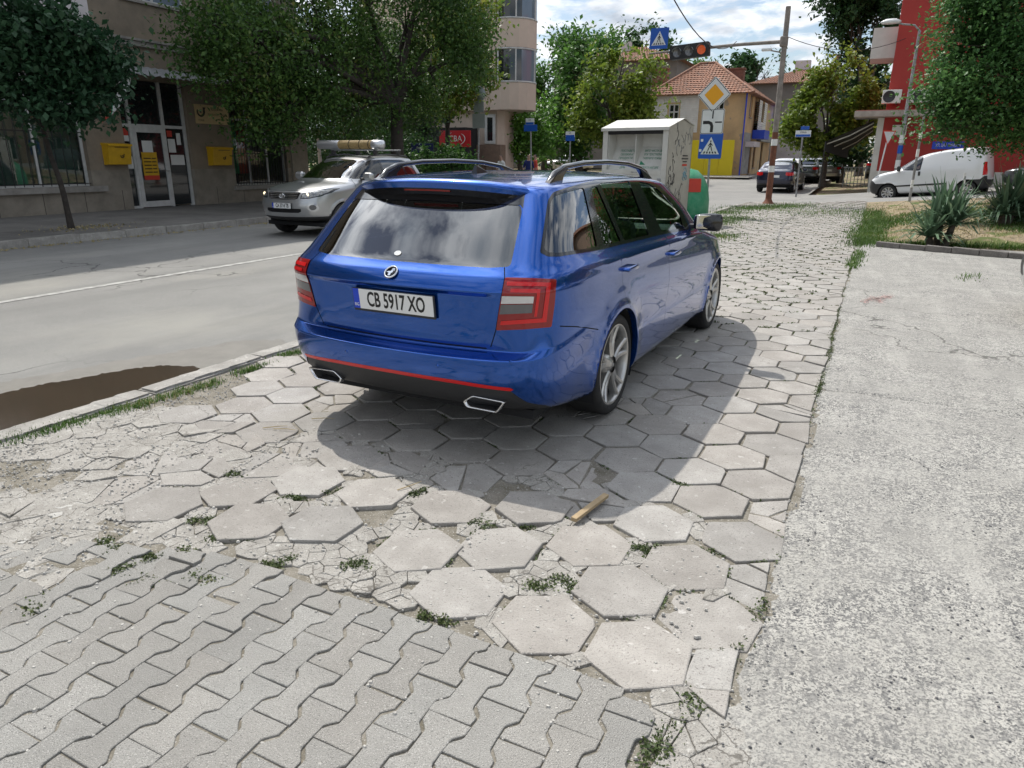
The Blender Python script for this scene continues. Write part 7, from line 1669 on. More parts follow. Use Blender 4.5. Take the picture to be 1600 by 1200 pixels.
# green bell bin behind it
bl = empty('bottle_bank', (at_y(1070, 300, 19.8).x, 19.8, 0), 0, 'green bell-shaped bottle bank behind the clothes container', 'bottle bank')
hb = at_y(1080, 262, 19.6).z
MB().lathe([(.62, .0), (.66, .08), (.655, .5), (.60, .95*hb/1.5), (.48, 1.22*hb/1.5), (.30, 1.42*hb/1.5), (.0001, hb)], n=28).build('bell', MT['bellgreen'], bl); MB().lathe([(.67, .06), (.685, .10), (.67, .14)], n=28).build('skirt', MT['contgreen'], bl)
q = MB(); V = []
for i in range(7):
    a = R(-80+7*i)
    for z in (.72, 1.06): V.append((.645*math.cos(a)*(1 if z < .8 else .97), .645*math.sin(a)*(1 if z < .8 else .97), z))
q.add(V, [(2*i, 2*i+2, 2*i+3, 2*i+1) for i in range(6)]); q.build('red_sticker', MT['redprint'], bl)
MB().lathe([(.0001, .02), (.10, .02), (.12, 0)], c=(.0, -.60, hb*.62), n=16, M=Matrix.Rotation(R(82), 4, 'X')).build('bottle_hole', MT['signblack'], bl)
# ---- street lamp and leaning posts on the right
def pole(name, label, cat, b_px, t_px, r, m, Y=None, dz=0, group=None):
    g = at_ground(*b_px) if Y is None else None
    if Y is not None: g = at_y(*b_px, Y)
    t = at_y(*t_px, g.y); e = empty(name, g, 0, label, cat, group); d = t-g; MB().tube([(0, 0, -.15), (d.x*.5, 0, d.z*.5), (d.x, 0, d.z)], r if not isinstance(r, (list, tuple)) else r, 10).build('post', m, e); return e, g, d
e, g, d = pole('street_lamp', 'grey street lamp with a curved arm in front of the red building', 'street lamp', (1398, 285), (1437, 48), [.10, .075, .055], MT['steelgrey'], Y=34.8)
p1 = at_y(1412, 38, g.y)-g; p2 = at_y(1390, 33, g.y)-g; MB().tube([d, d.lerp(p1, .35)+Vector((0, 0, .12)), p1, p2], .035, 8).build('arm', MT['steelgrey'], e)
h = MB(); hc = p1.lerp(p2, .7)+Vector((-.1, 0, 0)); h.lathe([(.0001, .13), (.10, .12), (.19, .05), (.20, 0), (.17, -.05), (.0001, -.07)], n=16, M=Matrix.Diagonal((1.9, 1, 1, 1))); lo_ = MB().add([(v[0]+hc.x, v[1]+hc.y, v[2]+hc.z) for v in h.v], h.f, True).build('lamp_head', MT['signwhite'], e)
for f_ in (.10, .20, .27): MB().lathe([(.104-.03*f_, 0), (.103-.03*f_, .32)], c=(d.x*f_, 0, d.z*f_), n=12).build('sticker', MT['paper'] if f_ != .2 else MT['signblue'], e)
e, g, d = pole('sign_pole', 'bare grey pole leaning right in front of the white van', 'pole', (1421, 313), (1445, 175), [.045, .04, .036], MT['steelgrey'])
for f_ in (.15, .5, .7): MB().lathe([(.047, 0), (.047, .25)], c=(d.x*f_, 0, d.z*f_), n=10).build('sticker', MT['paper'], e)
e, g, d = pole('yield_sign', 'small white give-way sign on a leaning post before the red wall', 'sign', (1370, 282), (1390, 205), .03, MT['signwhite'], Y=34.6)
MB().prism([(-.26, .2), (.26, .2), (0, -.28)], -.01, 0, sgn_frame((d.x, -.04, d.z-.22), R(40))).build('plate', MT['signwhite'], e)
q = MB(); o3, i3 = [(-.33, .25), (.33, .25), (0, -.36)], [(-.26, .2), (.26, .2), (0, -.28)]; Mq = sgn_frame((d.x, -.045, d.z-.22), R(40)); q.add([Mq @ Vector((x, y, 0)) for x, y in o3]+[Mq @ Vector((x, y, 0)) for x, y in i3], [(k, (k+1) % 3, 3+(k+1) % 3, 3+k) for k in range(3)]); q.build('red_border', MT['redprint'], e)
def bollard(label, b, t):
    e, g, d = pole('bollard', label, 'bollard', b, t, .035, MT['signwhite'], group='striped bollards on the bank')
    for f_ in (.12, .42, .72): MB().lathe([(.037, 0), (.037, d.z*.14)], c=(d.x*f_, 0, d.z*f_), n=10).build('dark_band', MT['signback'], e)
bollard('thin striped bollard in front of the rear wheel of the white van', (1504, 308), (1508, 270)); bollard('thin striped bollard at the right edge before the dark car', (1594, 303), (1597, 268))
# ---- street name signs
def street_name(label, b, t, plates, Y=None):
    e, g, d = pole('street_name_sign', label, 'street sign', b, t, .035, MT['steelgrey'], Y=Y, group='street name signs')
    for (px, py, w_, h_, m, strip) in plates:
        c = at_y(px, py, g.y-.05)-g; p = MB().box(c, (w_, .025, h_), bev=.005).build('name_plate', MT[m], e); MB().box(c+Vector((0, -.014, -h_*.28)), (w_*.94, .006, h_*.36)).build('blue_band', MT['signblue'], p)
        text_mesh('lettering', strip, h_*.36, frame_M(c+Vector((0, -.0185, h_*.2)), (1, 0, 0), (0, 0, 1)), MT['ink'], p, sx=.8)
    return e
street_name('blue and white street name sign on a pole near the navy saloon', (1244, 304), (1256, 196), [(1255, 209, .62, .26, 'signwhite', 'УЛИЦА'), (1258, 200, .34, .14, 'signblue', '12')])
street_name('tall street name sign on a pole in front of the centre trees', (830, 262), (829, 186), [(828, 190, .42, .28, 'signwhite', 'УЛ.'), (829, 200, .66, .28, 'signblue', '')], Y=31)
street_name('street name sign with a diamond plate behind it in the centre', (890, 268), (891, 206), [(891, 210, .5, .28, 'signwhite', 'УЛ.'), (891, 217, .5, .2, 'signblue', '')], Y=36)
# signs seen from behind at the left of the beige building
e, g, d = pole('sign_post', 'sign post with a round and two rectangular signs seen from behind', 'sign post', (747, 262), (750, 132), .04, MT['steelgrey'], Y=28.6)
c = at_y(749, 147, g.y-.04)-g; MB().lathe([(.0001, 0), (.30, 0), (.30, .02), (.0001, .02)], c=c, n=28, M=Matrix.Rotation(R(90), 4, 'X')).build('round_sign_back', MT['signback'], e)
for py, w_, h_ in ((167, .50, .45), (189, .62, .60)): MB().box(at_y(748, py, g.y-.045)-g, (w_, .02, h_), bev=.006).build('sign_back', MT['signback'], e)
# market umbrellas and dark board behind the silver car
MT['umbrella'] = mat('blue_canvas', (.008, .018, .11), rough=.85)
def parasol(label, px, py, Y, r):
    t = at_y(px, py, Y); e = empty('parasol', (t.x, Y, terrain(t.x, Y)), 0, label, 'parasol', 'blue parasols beyond the post office'); z = t.z-e.location.z
    MB().lathe([(.0001, z), (r*.5, z-.28), (r, z-.52), (r, z-.70)], n=8, smooth=False).build('canopy', MT['umbrella'], e); MB().tube([(0, 0, 0), (0, 0, z)], .03, 6).build('pole', MT['steelgrey'], e)
parasol('dark blue parasol behind the foil end of the reed roll', 522, 184, 33, 1.1); parasol('dark blue parasol behind the rear of the silver car roof', 592, 186, 35, 1.1)
a_, b_ = at_y(640, 232, 27), at_y(680, 240, 27); ab = empty('notice_board', ((a_.x+b_.x)/2, 27, .02), 0, 'dark notice board behind the tailgate of the silver car', 'board')
MB().box((0, 0, 1.9), (1.1, .05, .40), bev=.01).build('board', MT['umbrella'], ab); text_mesh('lettering', 'Ремонт', .15, frame_M((0, -.03, 1.9), (1, 0, 0), (0, 0, 1)), MT['paper'], ab)
for s in (-.5, .5): MB().tube([(s, .04, 0), (s, .04, 2.1)], .025, 6).build('leg', MT['iron'], ab)
wb = Vector(at_y(498, 230, 24)); e = empty('birch_post', (wb.x, 24, .02), 0, 'pale peeling post at the end of the post office', 'post'); MB().tube([(0, 0, 0), (.02, 0, 1.4), (0, 0, 2.4)], .07, 8).build('post', MT['whitepanel'], e)
# iron fence beside the black awning
fe = empty('iron_fence', (at_y(1318, 280, 40).x, 40, terrain(-1, 40)), 0, 'low pale iron fence under the black awning', 'fence')
for k in range(12): MB().tube([(k*.16, 0, 0), (k*.16, 0, .95)], .018, 5).build('bar', MT['signback'], fe)
MB().box((.88, 0, .9), (1.9, .03, .04)).build('rail', MT['signback'], fe); MB().box((.88, 0, .15), (1.9, .028, .04)).build('rail', MT['signback'], fe)
# ---- litter on the pavement
a, b = at_z(896, 815, .012), at_z(947, 778, .012); d = b-a
wk = MB().box((0, 0, 0), (d.length, .028, .018), bev=.002).build('wood_batten', MT['wood']); wk.location = (a+b)/2+Vector((0, 0, .012)); wk.rotation_euler = (R(4), R(-1), math.atan2(d.y, d.x)); tag(wk, 'short pale wooden batten lying on the broken paving', 'wood')
sr = random.Random(4); k = 0
for (px, py) in ((430, 668), (445, 672), (640, 760), (505, 655)):
    g = at_z(px, py, .006); q = MB()
    a = sr.uniform(0, 3); q.tube([(-.07*math.cos(a), -.07*math.sin(a), 0), (.012, .008, .004), (.07*math.cos(a), .07*math.sin(a), .001)], [.003, .0025, .0012], 5); o = q.build('twig', MT['straw']); o.location = g+Vector((0, 0, .004)); tag(o, ['thin twig lying on the paving near the left exhaust', 'second thin twig beside it near the left exhaust', 'thin twig on the broken paving behind the car', 'thin twig under the left side of the car'][k], 'twig'); k += 1
# ---- brown block on the far right that the car's windows mirror
bb_ = empty('apartment_building', (19, 27, 0), 0, 'brown apartment block standing off to the right behind the hawthorn', 'building')
fb = Face((-7, 0, 0), (0, 1, 0), (-1, 0, 0)); hs = [(s, s+1.5, z, z+1.5) for s in (1.5, 5, 8.5) for z in (1.2, 4.2, 7.2)]; MT['brownblock'] = mat('brown_block_render', (.24, .17, .12), rough=.9, var=.2, vscale=1)
fb.wall('wall', bb_, MT['brownblock'], 0, 12, -.5, 10, hs)
for h4 in hs: fb.window(bb_, *h4, MT['whiteframe'], MT['bgglass'], cols=2, fw=.08)
fb2 = Face((-7, 0, 0), (1, 0, 0), (0, -1, 0)); hs2 = [(s, s+1.5, z, z+1.5) for s in (2, 6, 10) for z in (1.2, 4.2, 7.2)]; fb2.wall('wall', bb_, MT['brownblock'], .3, 14, -.5, 10, hs2)
for h4 in hs2: fb2.window(bb_, *h4, MT['whiteframe'], MT['bgglass'], cols=2, fw=.08)
q = MB(); q.b2((-7.3, -.3, 10), (7.3, 12.3, 10.3)); q.build('roof', MT['tile'], bb_)
# ================================================================== TREES AND PLANTS
MT['lf_linden'] = leaf_mat('linden_leaves', (0.031, 0.078, 0.021), (0.095, 0.182, 0.038), (0.259, 0.259, 0.078), .35)
MT['lf_dark'] = leaf_mat('dark_leaves', (0.018, 0.054, 0.018), (0.048, 0.112, 0.036), None, .3)
MT['lf_street'] = leaf_mat('broad_leaves', (0.018, 0.056, 0.027), (0.044, 0.106, 0.048), None, .3)
MT['lf_silver'] = leaf_mat('silver_leaves', (0.058, 0.111, 0.065), (0.137, 0.202, 0.124), None, .3)
MT['lf_bright'] = leaf_mat('bright_leaves', (0.048, 0.136, 0.022), (0.136, 0.280, 0.040), None, .4)
MT['lf_yellow'] = leaf_mat('yellow_green_leaves', (0.080, 0.145, 0.020), (0.210, 0.275, 0.038), (0.319, 0.304, 0.058), .4)
MT['lf_mid'] = leaf_mat('mid_leaves', (0.038, 0.109, 0.026), (0.099, 0.208, 0.042), None, .4)
MT['lf_brown'] = leaf_mat('flowering_leaves', (0.091, 0.111, 0.026), (0.260, 0.215, 0.058), (0.338, 0.260, 0.091), .35)
MT['lf_haw'] = leaf_mat('hawthorn_leaves', (0.046, 0.126, 0.038), (0.116, 0.242, 0.071), None, .35)
MT['berry'] = mat('red_berries', (.30, .02, .02), rough=.4)
def crown_points(lobes, n_clusters, per, cr, inner=.45, flat=1.0):
    vol = np.array([l[3]*l[4]*l[5] for l in lobes])**(2/3.); pick = RNG.choice(len(lobes), n_clusters, p=vol/vol.sum()); L_ = np.array([l[:6] for l in lobes])[pick]
    v = RNG.normal(size=(n_clusters, 3)); v /= np.linalg.norm(v, axis=1)[:, None]; rad = (inner+(1-inner)*RNG.random(n_clusters)**.6)*(1+.32*(RNG.random(n_clusters) < .22)*RNG.random(n_clusters))
    cc = L_[:, :3]+v*rad[:, None]*L_[:, 3:]
    rr = cr*RNG.uniform(.45, 1.5, n_clusters)
    p = cc[:, None, :]+np.clip(RNG.normal(size=(n_clusters, per, 3)), -1.9, 1.9)*(rr[:, None, None]*np.array([.62, .62, .40*flat])); p = p.reshape(-1, 3)
    sN = .55/max(cr, .2)*.62; g_ = vnoise(p[:, 0]+p[:, 2]*.6, p[:, 1]+p[:, 2]*.8, sN*1.6, 5)*.6+vnoise(p[:, 0]-p[:, 2]*.7, p[:, 1]+p[:, 2]*.5, sN*3.2, 9)*.4
    p = p[g_ > .365]; return cc, p
def make_tree(label, base, lobes, leaf, lsize, ncl, per, cr, trunk_r=.2, fork=None, bark='bark', cat='tree', group=None, inner=.45, droop=.25, lean=(0, 0), name='tree', extra=None, branches=40):
    base = Vector(base); t = empty(name, base, 0, label, cat, group)
    lob = [(l[0]-base.x, l[1]-base.y, l[2]-base.z, *(l[3:] if len(l) > 4 else (l[3], l[3], l[3]*.8))) for l in lobes]
    cc, pts = crown_points(lob, ncl, per, cr, inner)
    V, T = leaf_cloud(pts, lsize, droop=droop); fast_mesh('crown', V, T, MT[leaf], t)
    if extra:
        m2, frac = extra; sel = RNG.random(len(cc)) < frac; 
        V, T = leaf_cloud((cc[sel][:, None, :]+RNG.normal(size=(sel.sum(), per//3, 3))*cr*.4).reshape(-1, 3), lsize*.8, droop=droop); fast_mesh('blossom', V, T, MT[m2], t)
    cen = np.mean([l[:3] for l in lob], 0); mb = MB(); low = min(l[2]-l[5] for l in lob); fz = fork if fork is not None else max(.6, low*.95)
    fk = Vector((lean[0], lean[1], fz)); n = 6; pth = [Vector((0, 0, -.1))]+[Vector((fk.x*(k/n)**1.3+random.gauss(0, .02), fk.y*(k/n)**1.3+random.gauss(0, .02), fz*k/n)) for k in range(1, n+1)]
    mb.tube(pth, [trunk_r*1.45]+[trunk_r*(1.12-.35*k/n) for k in range(1, n+1)], 10)
    for l in lob:
        e = Vector(l[:3]); m_ = fk.lerp(e, .5)+Vector((random.gauss(0, .15), random.gauss(0, .15), .12*(e-fk).length)); mb.tube([fk-Vector((0, 0, .1)), fk.lerp(m_, .5), m_, e], [trunk_r*.55, trunk_r*.42, trunk_r*.3, trunk_r*.14], 6)
    idx = RNG.choice(len(cc), min(branches, len(cc)), replace=False)
    for i in idx:
        e = Vector(cc[i]); j = min(range(len(lob)), key=lambda k: (Vector(lob[k][:3])-e).length); s = Vector(lob[j][:3]).lerp(fk, .25); mb.tube([s, s.lerp(e, .5)+Vector((0, 0, .12)), e], [trunk_r*.16, trunk_r*.10, trunk_r*.04], 5)
    mb.build('trunk', MT[bark], t); return t
def lobe_px(px, py, D, rpx, asp=.85):
    """a crown lobe seen at a pixel, at ground distance D"""
    d = ray(px, py); k = D/math.hypot(d[0], d[1]); P = np.array([0, 0, CAMH])+d*k; dep = (P-np.array([0, 0, CAMH]))@CF; r = rpx*dep/F_PX
    return (P[0], P[1], P[2], r, r, r*asp)
# small street tree on the far pavement
g = at_z(112, 357, .03)
make_tree('slender street tree with big dark leaves in front of the barred post office window', g, [lobe_px(40, 110, 17.6, 62), lobe_px(105, 65, 17.2, 55), lobe_px(130, 130, 17.5, 58), lobe_px(20, 55, 17.4, 60), lobe_px(70, 160, 17.3, 50), lobe_px(175, 85, 17.4, 34), lobe_px(-40, 90, 17.3, 60), lobe_px(60, 20, 17.6, 50), lobe_px(155, 175, 17.2, 24)], 'lf_street', .135, 620, 22, .34, .055, fork=2.2, bark='bark_dark', branches=60, lean=(-.25, -.1), droop=.5)
# the big linden over the pavement
g = Vector((-15.6, 22.3, .02)); D0 = 27.0
make_tree('large dense linden tree overhanging the far side of the road behind the silver car', g, [lobe_px(x, y, D0+dd, r) for x, y, dd, r in ((330, 40, -5, 55), (400, 90, -4, 70), (470, 30, -2, 80), (560, 80, 0, 85), (640, 20, 1, 85), (690, 100, 1, 70), (450, 160, -3, 62), (540, 185, -1, 55), (620, 150, 1, 70), (380, 20, -3, 65), (710, 50, 1, 58), (560, -40, 0, 90), (670, -60, 1, 80), (410, 190, -4, 38), (480, 100, -2, 75), (350, 130, -5, 42), (320, 95, -5, 30), (600, 100, 3, 80), (520, 120, 2, 80))],
          'lf_linden', .125, 3700, 30, .60, .26, fork=3.4, bark='bark_dark', branches=120, inner=.5, droop=.5)
g = Vector(at_y(700, 250, 34)); g.z = .05
make_tree('tree with brownish flower sprays at the right edge of the linden', (g.x, g.y, .05), [lobe_px(x, y, 33+dd, r) for x, y, dd, r in ((720, 60, 0, 42), (738, 110, 0, 36), (722, 150, 0, 30), (690, 95, 1, 50), (735, 20, 0, 40), (690, 150, 1, 34))], 'lf_yellow', .20, 520, 22, .5, .16, fork=3.0, bark='bark_dark', extra=('lf_brown', .35), droop=.5)
g = Vector(at_y(625, 250, 37)); 
make_tree('silvery green tree between the linden and the red shop sign', (g.x, g.y, .05), [lobe_px(x, y, 38+dd, r) for x, y, dd, r in ((640, 120, 0, 45), (610, 170, 0, 45), (655, 175, 0, 40), (635, 212, 0, 36), (590, 210, 1, 40), (625, 80, 0, 36))], 'lf_silver', .17, 900, 24, .5, .14, fork=2.0, droop=.6)
# shrubs and hedges beyond the post office
def shrub(label, px, py, D, rx, ry, leaf, ncl, per=22, ls=.15, cr=.4, group=None):
    l = lobe_px(px, py, D, rx, ry/rx); b = (l[0], l[1], terrain(l[0], l[1]))
    return make_tree(label, b, [l, (l[0]-l[3]*.5, l[1]+.3, l[2]-l[5]*.2, l[3]*.7, l[3]*.7, l[5]*.8), (l[0]+l[3]*.5, l[1]+.2, l[2]-l[5]*.25, l[3]*.65, l[3]*.65, l[5]*.7)], leaf, ls, ncl, per, cr, .05, fork=.25, cat='shrub', name='shrub', group=group, branches=10)
shrub('dark rounded shrub below the red shop sign', 690, 250, 30, 40, 22, 'lf_mid', 260); shrub('dark shrub behind the roof of the silver car', 620, 240, 34, 60, 40, 'lf_dark', 360); shrub('dark shrub beside the end pier of the post office', 520, 215, 36, 60, 52, 'lf_dark', 420)
# trees in the middle distance
def far_tree(label, px, D, lobes, leaf, ls, ncl, tr=.25, per=20, cr=.8, dx=0, **k):
    d = ray(px, 250); kk = D/math.hypot(d[0], d[1]); x, y = d[0]*kk, d[1]*kk
    return make_tree(label, (x, y, terrain(x, y)), [lobe_px(a, b, D+c, r) for a, b, c, r in lobes], leaf, ls, ncl, per, cr, tr, group='trees beyond the crossing', droop=.35, **k)
far_tree('bright acacia tree beside the rounded beige building', 812, 44, ((805, 200, 0, 28), (830, 180, 1, 34), (820, 225, 0, 30), (795, 220, 0, 20), (845, 220, 2, 30)), 'lf_bright', .24, 520, .16, cr=.55)
far_tree('tall green tree left of centre with a rising crown', 850, 54, ((850, 130, 0, 40), (830, 160, 0, 36), (880, 85, 0, 36), (890, 120, 0, 42), (870, 180, 0, 44), (835, 120, 1, 26), (905, 70, 1, 24), (845, 215, 0, 36)), 'lf_mid', .30, 900)
far_tree('tall tree in the centre next to the clothes container', 905, 50, ((905, 95, 0, 30), (915, 140, 0, 40), (900, 190, 0, 46), (930, 80, 1, 26), (890, 225, 0, 34), (945, 70, 3, 22)), 'lf_mid', .30, 800)
far_tree('yellow-green tree behind the clothes container', 955, 46, ((960, 110, 0, 34), (945, 150, 0, 40), (985, 130, 0, 34), (965, 180, 0, 44), (1000, 105, 0, 24), (930, 190, 0, 34), (995, 170, 1, 36), (975, 90, 0, 18)), 'lf_yellow', .28, 950)
far_tree('dark rounded tree on the skyline above the tiled roofs', 1003, 84, ((1000, 65, 0, 28), (1020, 80, 0, 24), (985, 75, 0, 20), (1030, 100, 0, 20)), 'lf_dark', .5, 380, cr=1.2)
far_tree('dark green tree behind the chimney of the ochre house', 1170, 92, ((1165, 105, 0, 24), (1185, 100, 0, 22), (1150, 115, 0, 18), (1200, 110, 0, 16), (1172, 130, 0, 30)), 'lf_dark', .5, 420, cr=1.2)
far_tree('small pale tree behind the ridge of the ochre house', 1075, 88, ((1075, 108, 0, 14), (1092, 110, 0, 12), (1060, 112, 0, 10)), 'lf_mid', .4, 140, cr=.9)
far_tree('light green linden in front of the black awning', 1290, 43, ((1280, 150, 0, 34), (1300, 120, 0, 34), (1320, 160, 0, 38), (1260, 190, 0, 34), (1295, 195, 0, 38), (1330, 200, 0, 30), (1310, 95, 0, 22), (1275, 220, 0, 26), (1345, 145, 0, 24), (1240, 205, 0, 16)), 'lf_yellow', .24, 1050, .16, cr=.6)
far_tree('dark spreading tree behind the balcony of the red building', 1345, 56, ((1340, 35, 0, 42), (1325, 15, 0, 30), (1370, 20, 0, 36), (1365, 60, 0, 30), (1350, 110, 2, 40), (1375, 140, 2, 36), (1335, 70, 0, 22), (1350, 175, 2, 40), (1330, -20, 0, 50)), 'lf_dark', .32, 1100)
far_tree('low dark tree under the black awning', 1320, 47, ((1310, 225, 0, 20), (1330, 240, 0, 22), (1345, 230, 2, 24)), 'lf_dark', .24, 260, .12, cr=.5)
# distant greenery closing the street
for k, (px, D, rr, py, lf) in enumerate(((690, 70, 60, 190, 'lf_dark'), (560, 62, 80, 190, 'lf_mid'), (765, 75, 60, 200, 'lf_mid'), (1400, 78, 60, 150, 'lf_mid'), (870, 95, 70, 190, 'lf_dark'), (1010, 98, 60, 190, 'lf_mid'))):
    far_tree(['dark tree far behind the red shop sign', 'distant tree far behind the linden', 'distant tree behind the beige building', 'distant tree hidden behind the red building', 'dark distant tree closing the street', 'distant tree behind the ochre house'][k], px, D, ((px, py, 0, rr), (px-rr*.6, py+20, 0, rr*.7), (px+rr*.6, py+15, 0, rr*.7)), lf, .5, 420, cr=1.3)
# hawthorn on the bank, hanging into the frame from the right
g = Vector((6.4, 19.6, .25))
ht = make_tree('hawthorn tree with red berries overhanging the grassy bank at the right', g, [lobe_px(x, y, 20+dd, r) for x, y, dd, r in ((1525, 60, 0, 50), (1560, 20, 0, 80), (1530, 130, 0, 75), (1590, 110, 0, 90), (1492, 140, 0, 45), (1488, 192, -.3, 34), (1550, 190, 0, 50), (1610, 190, 0, 60), (1680, 60, 0, 110), (1690, 160, 0, 100), (1535, -40, 0, 50), (1620, -60, 0, 120), (1447, 208, -.3, 15), (1470, 165, 0, 22), (1530, 15, 0, 40), (1770, 40, 0, 120))], 'lf_haw', .095, 2700, 30, .42, .17, fork=1.7, branches=120, droop=.4)
bp = np.array([l for l in []] or [[0, 0, 0]]); cc, pp = crown_points([(l[0]-g.x, l[1]-g.y, l[2]-g.z, *l[3:]) for l in [lobe_px(1530, 110, 19.8, 95), lobe_px(1580, 60, 19.8, 90)]], 14, 5, .2, .8)
q = MB()
for x in pp: q.add([(x[0]+a, x[1]+b, x[2]+c) for a, b, c in ((.02, 0, 0), (-.02, 0, 0), (0, .02, 0), (0, -.02, 0), (0, 0, .02), (0, 0, -.02))], [(0, 2, 4), (2, 1, 4), (1, 3, 4), (3, 0, 4), (2, 0, 5), (1, 2, 5), (3, 1, 5), (0, 3, 5)], True)
q.build('berries', MT['berry'], ht)['kind'] = 'stuff'
# trees on the right of the viewpoint, which the car's side mirrors
make_tree('broad tree standing to the right of the concrete strip', (9.5, 6.5, 0), [(9.5, 6.5, 5.2, 2.6), (8.6, 8.3, 4.6, 2.0), (9.8, 4.6, 4.4, 2.1), (10.2, 7.2, 6.8, 2.2), (8.8, 6.0, 3.8, 1.7)], 'lf_haw', .20, 700, 22, .55, .2, fork=2.2)
make_tree('second broad tree standing to the right of the concrete strip', (10.5, 12.5, .1), [(10.5, 12.5, 5.0, 2.5), (9.6, 14.0, 4.4, 2.0), (11, 10.8, 4.6, 2.0), (10.4, 12.8, 6.6, 2.1)], 'lf_linden', .20, 600, 22, .55, .2, fork=2.2)
# yuccas on the bank
MT['yucca'] = leaf_mat('yucca_blades', (.065, .125, .070), (.15, .23, .135), (.28, .28, .15), .25)
def yucca(label, px, py, h, n, spread, stems):
    g = at_z(px, py, .16); g.z = float(bankz(np.float64(g.x), np.float64(g.y))); e = empty('yucca', g, 0, label, 'plant', 'yuccas on the bank')
    for k, (sx, sy, sz) in enumerate(stems):
        V, Q = [], []
        for i in range(n):
            a = random.uniform(0, 6.283); el = random.uniform(.1, 1.5)**1.0; ln = h*random.uniform(.55, 1.1)*(.75+.25*math.sin(el)); wd = .034*random.uniform(.8, 1.2)
            d = Vector((math.cos(a)*math.cos(el), math.sin(a)*math.cos(el), math.sin(el))); s = Vector((-math.sin(a), math.cos(a), 0)); b0 = len(V); o = Vector((sx, sy, sz))
            for j in range(6):
                t = j/5; p_ = o+d*ln*t+Vector((0, 0, -1))*ln*.42*(t**2.6)*math.cos(el)*random.uniform(.3, 1.3); ww = wd*(1-t**2.2)*(.6+.8*min(1, t*4))*.8
                V += [p_-s*ww, p_+Vector((0, 0, -.006)), p_+s*ww]
            for j in range(5):
                r = b0+j*3; Q += [(r, r+1, r+4, r+3), (r+1, r+2, r+5, r+4)]
        fast_mesh('leaf_rosette', V, Q, MT['yucca'], e)
        if sz > .05: MB().tube([(sx*.6, sy*.6, -.05), (sx, sy, sz+.03)], [.07, .055], 7).build('stem', MT['bark'], e)
    return e
yucca('yucca with several leaf rosettes in front of the white van', 1463, 372, .95, 95, 1, [(-.12, 0, .20), (.24, .15, .42), (.05, .35, .55)])
yucca('yucca standing further right on the bank', 1563, 356, 1.05, 120, 1, [(0, 0, .22), (.2, .2, .45)])
MT['lf_low'] = MT['lf_dark']
shrub('low dark shrub under the hawthorn at the right edge', 1610, 335, 20, 45, 28, 'lf_dark', 160, ls=.10, cr=.25)
# fallen dry leaves along the far kerb and below the street tree
mp = []
for k in range(900):
    y = random.uniform(4, 22); mp.append((-13.9+abs(random.gauss(0, .12)), y, -.085))
for k in range(260): a = at_z(135, 355, .04); mp.append((random.gauss(a.x, .35), random.gauss(a.y, .5), .04))
V, T = leaf_cloud(np.array(mp), .05, droop=0); lo = fast_mesh('fallen_leaves', V, T, MT['drygrass']); tag(lo, 'dry fallen leaves along the far kerb', 'leaves', kind='stuff')
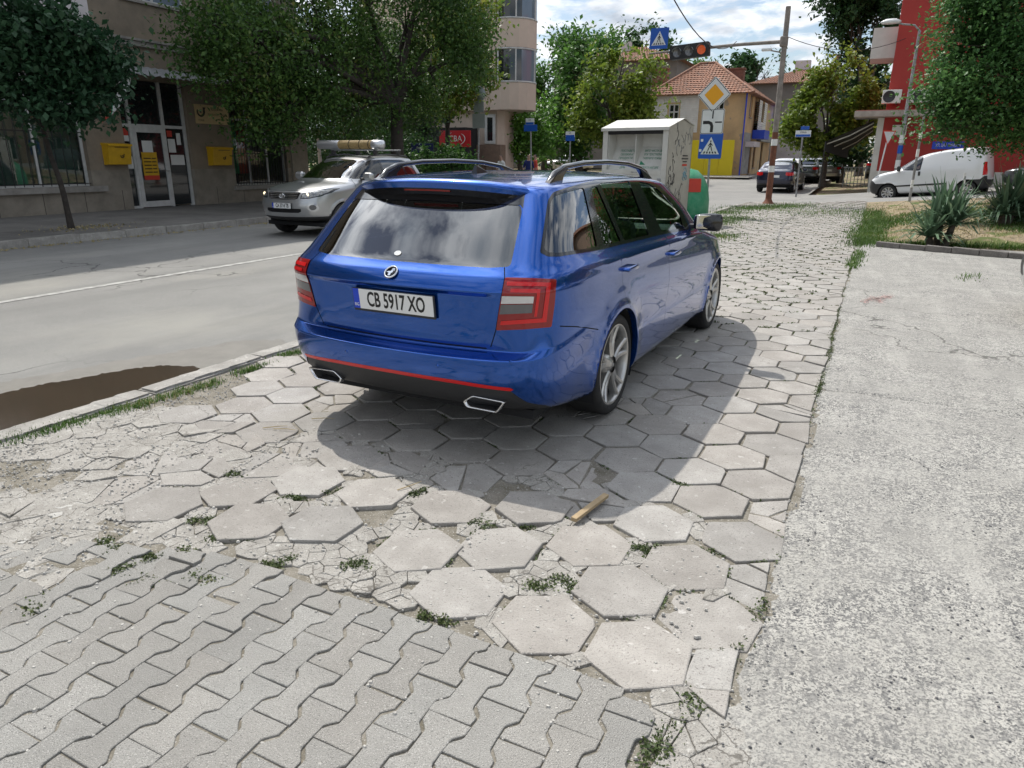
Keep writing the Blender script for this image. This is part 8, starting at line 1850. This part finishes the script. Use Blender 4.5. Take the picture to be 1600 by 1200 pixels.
# ================================================================== PEOPLE FAR DOWN THE STREET
MT['skin'] = mat('skin', (.42, .26, .19), rough=.6)
MT['hair'] = mat('dark_hair', (.02, .016, .013), rough=.6)
def person(label, px, Y, shirt, trousers, rz):
    g = at_y(px, 260, Y); base = Vector((g.x, Y, terrain(g.x, Y)-.09)); root = empty('person', base, rz, label, 'person')
    J = [(0, 0, .92), (0, 0, 1.12), (0, .01, 1.36), (0, .01, 1.48), (0, .02, 1.56), (0, .03, 1.66), (0, .02, 1.74),      # 0..6 pelvis, waist, chest, neck, jaw, brow, crown
         (.17, 0, 1.40), (.24, .02, 1.14), (.25, .10, .92), (.25, .13, .82), (-.17, 0, 1.40), (-.24, -.02, 1.14), (-.25, .04, .92), (-.25, .07, .82),
         (.10, 0, .86), (.11, .04, .49), (.11, -.02, .09), (.11, .12, .04), (-.10, 0, .86), (-.11, -.03, .49), (-.11, -.10, .09), (-.11, .04, .04)]
    E_ = [(0, 1), (1, 2), (2, 3), (3, 4), (4, 5), (5, 6), (2, 7), (7, 8), (8, 9), (9, 10), (2, 11), (11, 12), (12, 13), (13, 14), (0, 15), (15, 16), (16, 17), (17, 18), (0, 19), (19, 20), (20, 21), (21, 22)]
    rad = [(.17, .12), (.15, .11), (.17, .12), (.06, .06), (.075, .09), (.08, .10), (.05, .06), (.065, .065), (.05, .05), (.035, .035), (.045, .025), (.065, .065), (.05, .05), (.035, .035), (.045, .025), (.10, .10), (.065, .065), (.045, .045), (.05, .035), (.10, .10), (.065, .065), (.045, .045), (.05, .035)]
    me = bpy.data.meshes.new('body'); me.from_pydata(J, E_, []); o = bpy.data.objects.new('body', me); COL.objects.link(o)
    md = o.modifiers.new('skin', 'SKIN'); 
    for k, v in enumerate(me.skin_vertices[0].data): v.radius = rad[k]; v.use_root = (k == 0)
    sb = o.modifiers.new('sub', 'SUBSURF'); sb.levels = 1; sb.render_levels = 1
    dg = bpy.context.evaluated_depsgraph_get(); m2 = bpy.data.meshes.new_from_object(o.evaluated_get(dg)); bpy.data.objects.remove(o); m2.name = 'body'; m2.materials.clear()
    for m in (MT['skin'], shirt, trousers, MT['hair']): m2.materials.append(m)
    for f in m2.polygons:
        c = f.center; f.material_index = 2 if c.z < .95 and abs(c.x) < .2 else 1 if c.z < 1.46 and (abs(c.x) < .2 or c.z > 1.12) else 3 if c.z > 1.62 and (c.y < .05 or c.z > 1.71) else 0
    m2.shade_smooth(); ob = bpy.data.objects.new('body', m2); COL.objects.link(ob); ob.parent = root
    for sx in (-.028, .028): MB().lathe([(.0001, 0), (.011, .004), (.0001, .008)], c=(sx, .115, 1.645), n=8, M=Matrix.Rotation(R(-90), 4, 'X')).build('eye', MT['hair'], root)
    return root
person('person in a white shirt standing by the white car near the beige building', 783, 31.5, MT['paper'], MT['umbrella'], R(160))
person('person in dark clothes standing beside the tall street name sign', 826, 33, MT['umbrella'], MT['ink'], R(200))
person('person in a brick red shirt behind the dark hatchback', 837, 34, MT['redprint'], MT['umbrella'], R(120))
